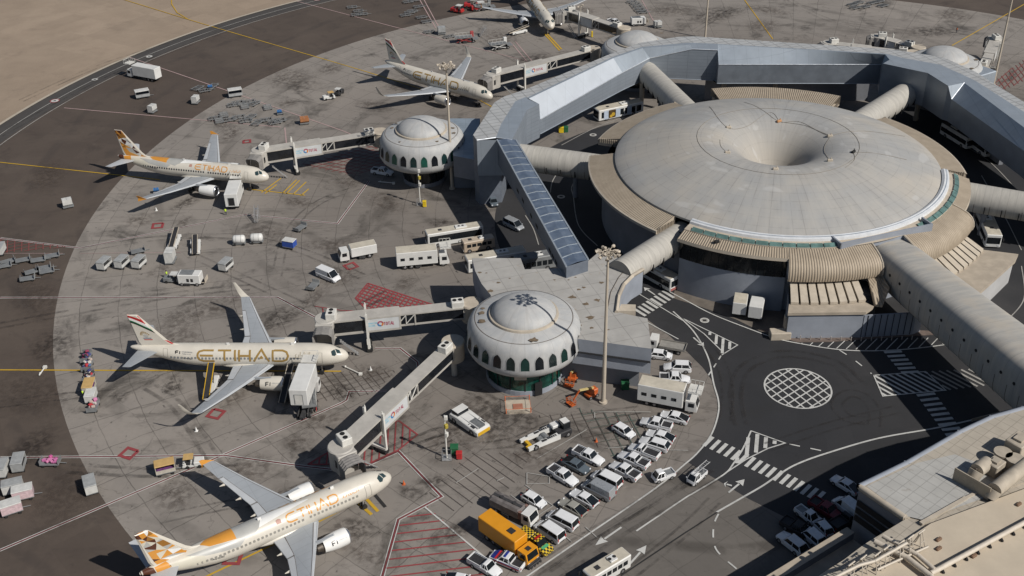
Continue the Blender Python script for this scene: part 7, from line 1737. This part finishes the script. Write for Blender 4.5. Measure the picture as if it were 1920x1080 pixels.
# ---------------------------------------------------------------- oil stains and tyre tracks on the apron
def stain_mat(name,c,a,streaky=False):
    t=NT(name); o=t.obj(); x,y,z=t.sep(o)
    p=t.pos(); n=t.noise(p,.9,7,.7,.5); n2=t.noise(p,.25,3)
    if not streaky:
        r=t.M('SQRT',t.M('ADD',t.M('MULTIPLY',x,x),t.M('MULTIPLY',y,y))); f=t.ramp(r,.15,1.0,1,0)
        al=t.M('MULTIPLY',t.M('MULTIPLY',f,t.ramp(n,.36,.66)),a)
    else: al=t.M('MULTIPLY',t.ramp(t.M('ADD',t.M('MULTIPLY',n,.5),t.M('MULTIPLY',n2,.5)),.38,.62),a)
    t.put(al,t.b.inputs['Alpha']); return t.fin(c,.75)
M_st=stain_mat('oil_stain',(.03,.022,.018),.66); M_st2=stain_mat('dust_stain',(.075,.056,.044),.5); M_ty=stain_mat('tyre_track',(.03,.025,.022),.33,True)
_rs=random.Random(11)
SP=[(665,992,4.5,0),(325,725,3.5,0),(226,745,2.5,0),(352,380,5,0),(262,414,5,1),(345,418,4,1),(720,804,6,1),(845,830,9,1),(810,905,4,0),(770,925,3,0),(930,795,6,0),(880,770,7,1),(1000,850,6,1),(1345,28,12,0),(1440,20,10,1),(1430,50,9,1),(1745,60,8,0),(1790,30,9,1),(1690,100,6,0),(868,178,8,1),(755,165,8,1),(905,190,5,0),(700,200,9,1),(620,130,7,1),(540,195,5,1),(430,255,6,1),(470,330,5,0),(560,380,5,1),(500,440,8,1),(620,460,7,1),(640,735,5,0),(600,790,6,1),(560,830,5,1),(440,740,5,1),(330,650,9,1),(390,580,9,1),(520,600,6,0),(700,700,5,1),(470,880,6,1),(500,940,5,1),(330,930,6,1),(690,1040,5,1),(850,1000,4,0),(1130,810,5,1),(985,790,4,0),(640,520,6,1),(760,530,5,1),(300,510,5,1),(590,560,5,1),(940,70,8,1),(1000,110,6,0),(1090,20,9,1),(1250,20,9,1),(720,380,7,1),(660,340,6,1),(830,420,4,0),(60,740,9,1),(70,560,9,1),(60,840,5,0),(120,930,8,1),(90,330,9,1),(420,230,9,1),(550,150,10,1),(100,650,7,0)]
for k,(u,v,r,ty) in enumerate(SP):
    q=P(u,v); m=MB(); n=20; m.flat([(math.cos(2*math.pi*i/n),math.sin(2*math.pi*i/n)) for i in range(n)],0)
    o=struct(m,'oil_stain',M_st2 if ty else M_st); o.location=(q.x,q.y,.205+k*.0004); o.scale=(r*_rs.uniform(.8,1.5),r*_rs.uniform(.5,.9),1); o.rotation_euler.z=_rs.uniform(0,3.1)
TR=[[(0,612),(110,592),(250,566),(380,548),(470,540)],[(150,470),(300,448),(440,445),(560,470),(680,520)],[(360,480),(450,520),(560,570),(640,600)],[(700,860),(800,820),(900,780),(930,760),(880,730)],[(860,842),(960,830),(1060,790),(1200,770)],[(560,890),(660,872),(760,845),(850,820)],[(130,880),(300,888),(450,880)],[(300,975),(420,950),(520,935),(600,900)],[(700,345),(600,380),(540,440),(520,520)],[(270,720),(330,760),(380,830),(420,900)],[(40,190),(200,120),(400,60),(560,15)],[(1000,1075),(1100,1010),(1200,950),(1290,890)],[(1040,1080),(1150,1005),(1250,945),(1345,890)],[(1180,1080),(1280,1000),(1340,940)],[(1640,800),(1640,770),(1620,745),(1590,740),(1570,760),(1590,785),(1625,790)],[(1390,800),(1380,740),(1400,690),(1470,665),(1560,680),(1610,720)],[(1360,790),(1365,730),(1350,680),(1310,630)],[(1440,840),(1560,800),(1680,770)],[(880,60),(960,110),(1050,130)],[(1480,0),(1560,40),(1700,60)],[(1300,60),(1380,20),(1500,10)],[(730,550),(640,600),(560,690),(520,780)],[(0,760),(120,745),(230,735),(300,700)],[(0,255),(120,190),(240,130),(420,60)]]
m=MB(); z=.235
for k,tr in enumerate(TR):
    for off in (-.9,.9):
        m=MB(); pts=bez([gp(q) for q in tr],8); ribbon(m,pts,.42 if k%3 else .7,z+k*.0006,off); struct(m,'tyre_track',M_ty)
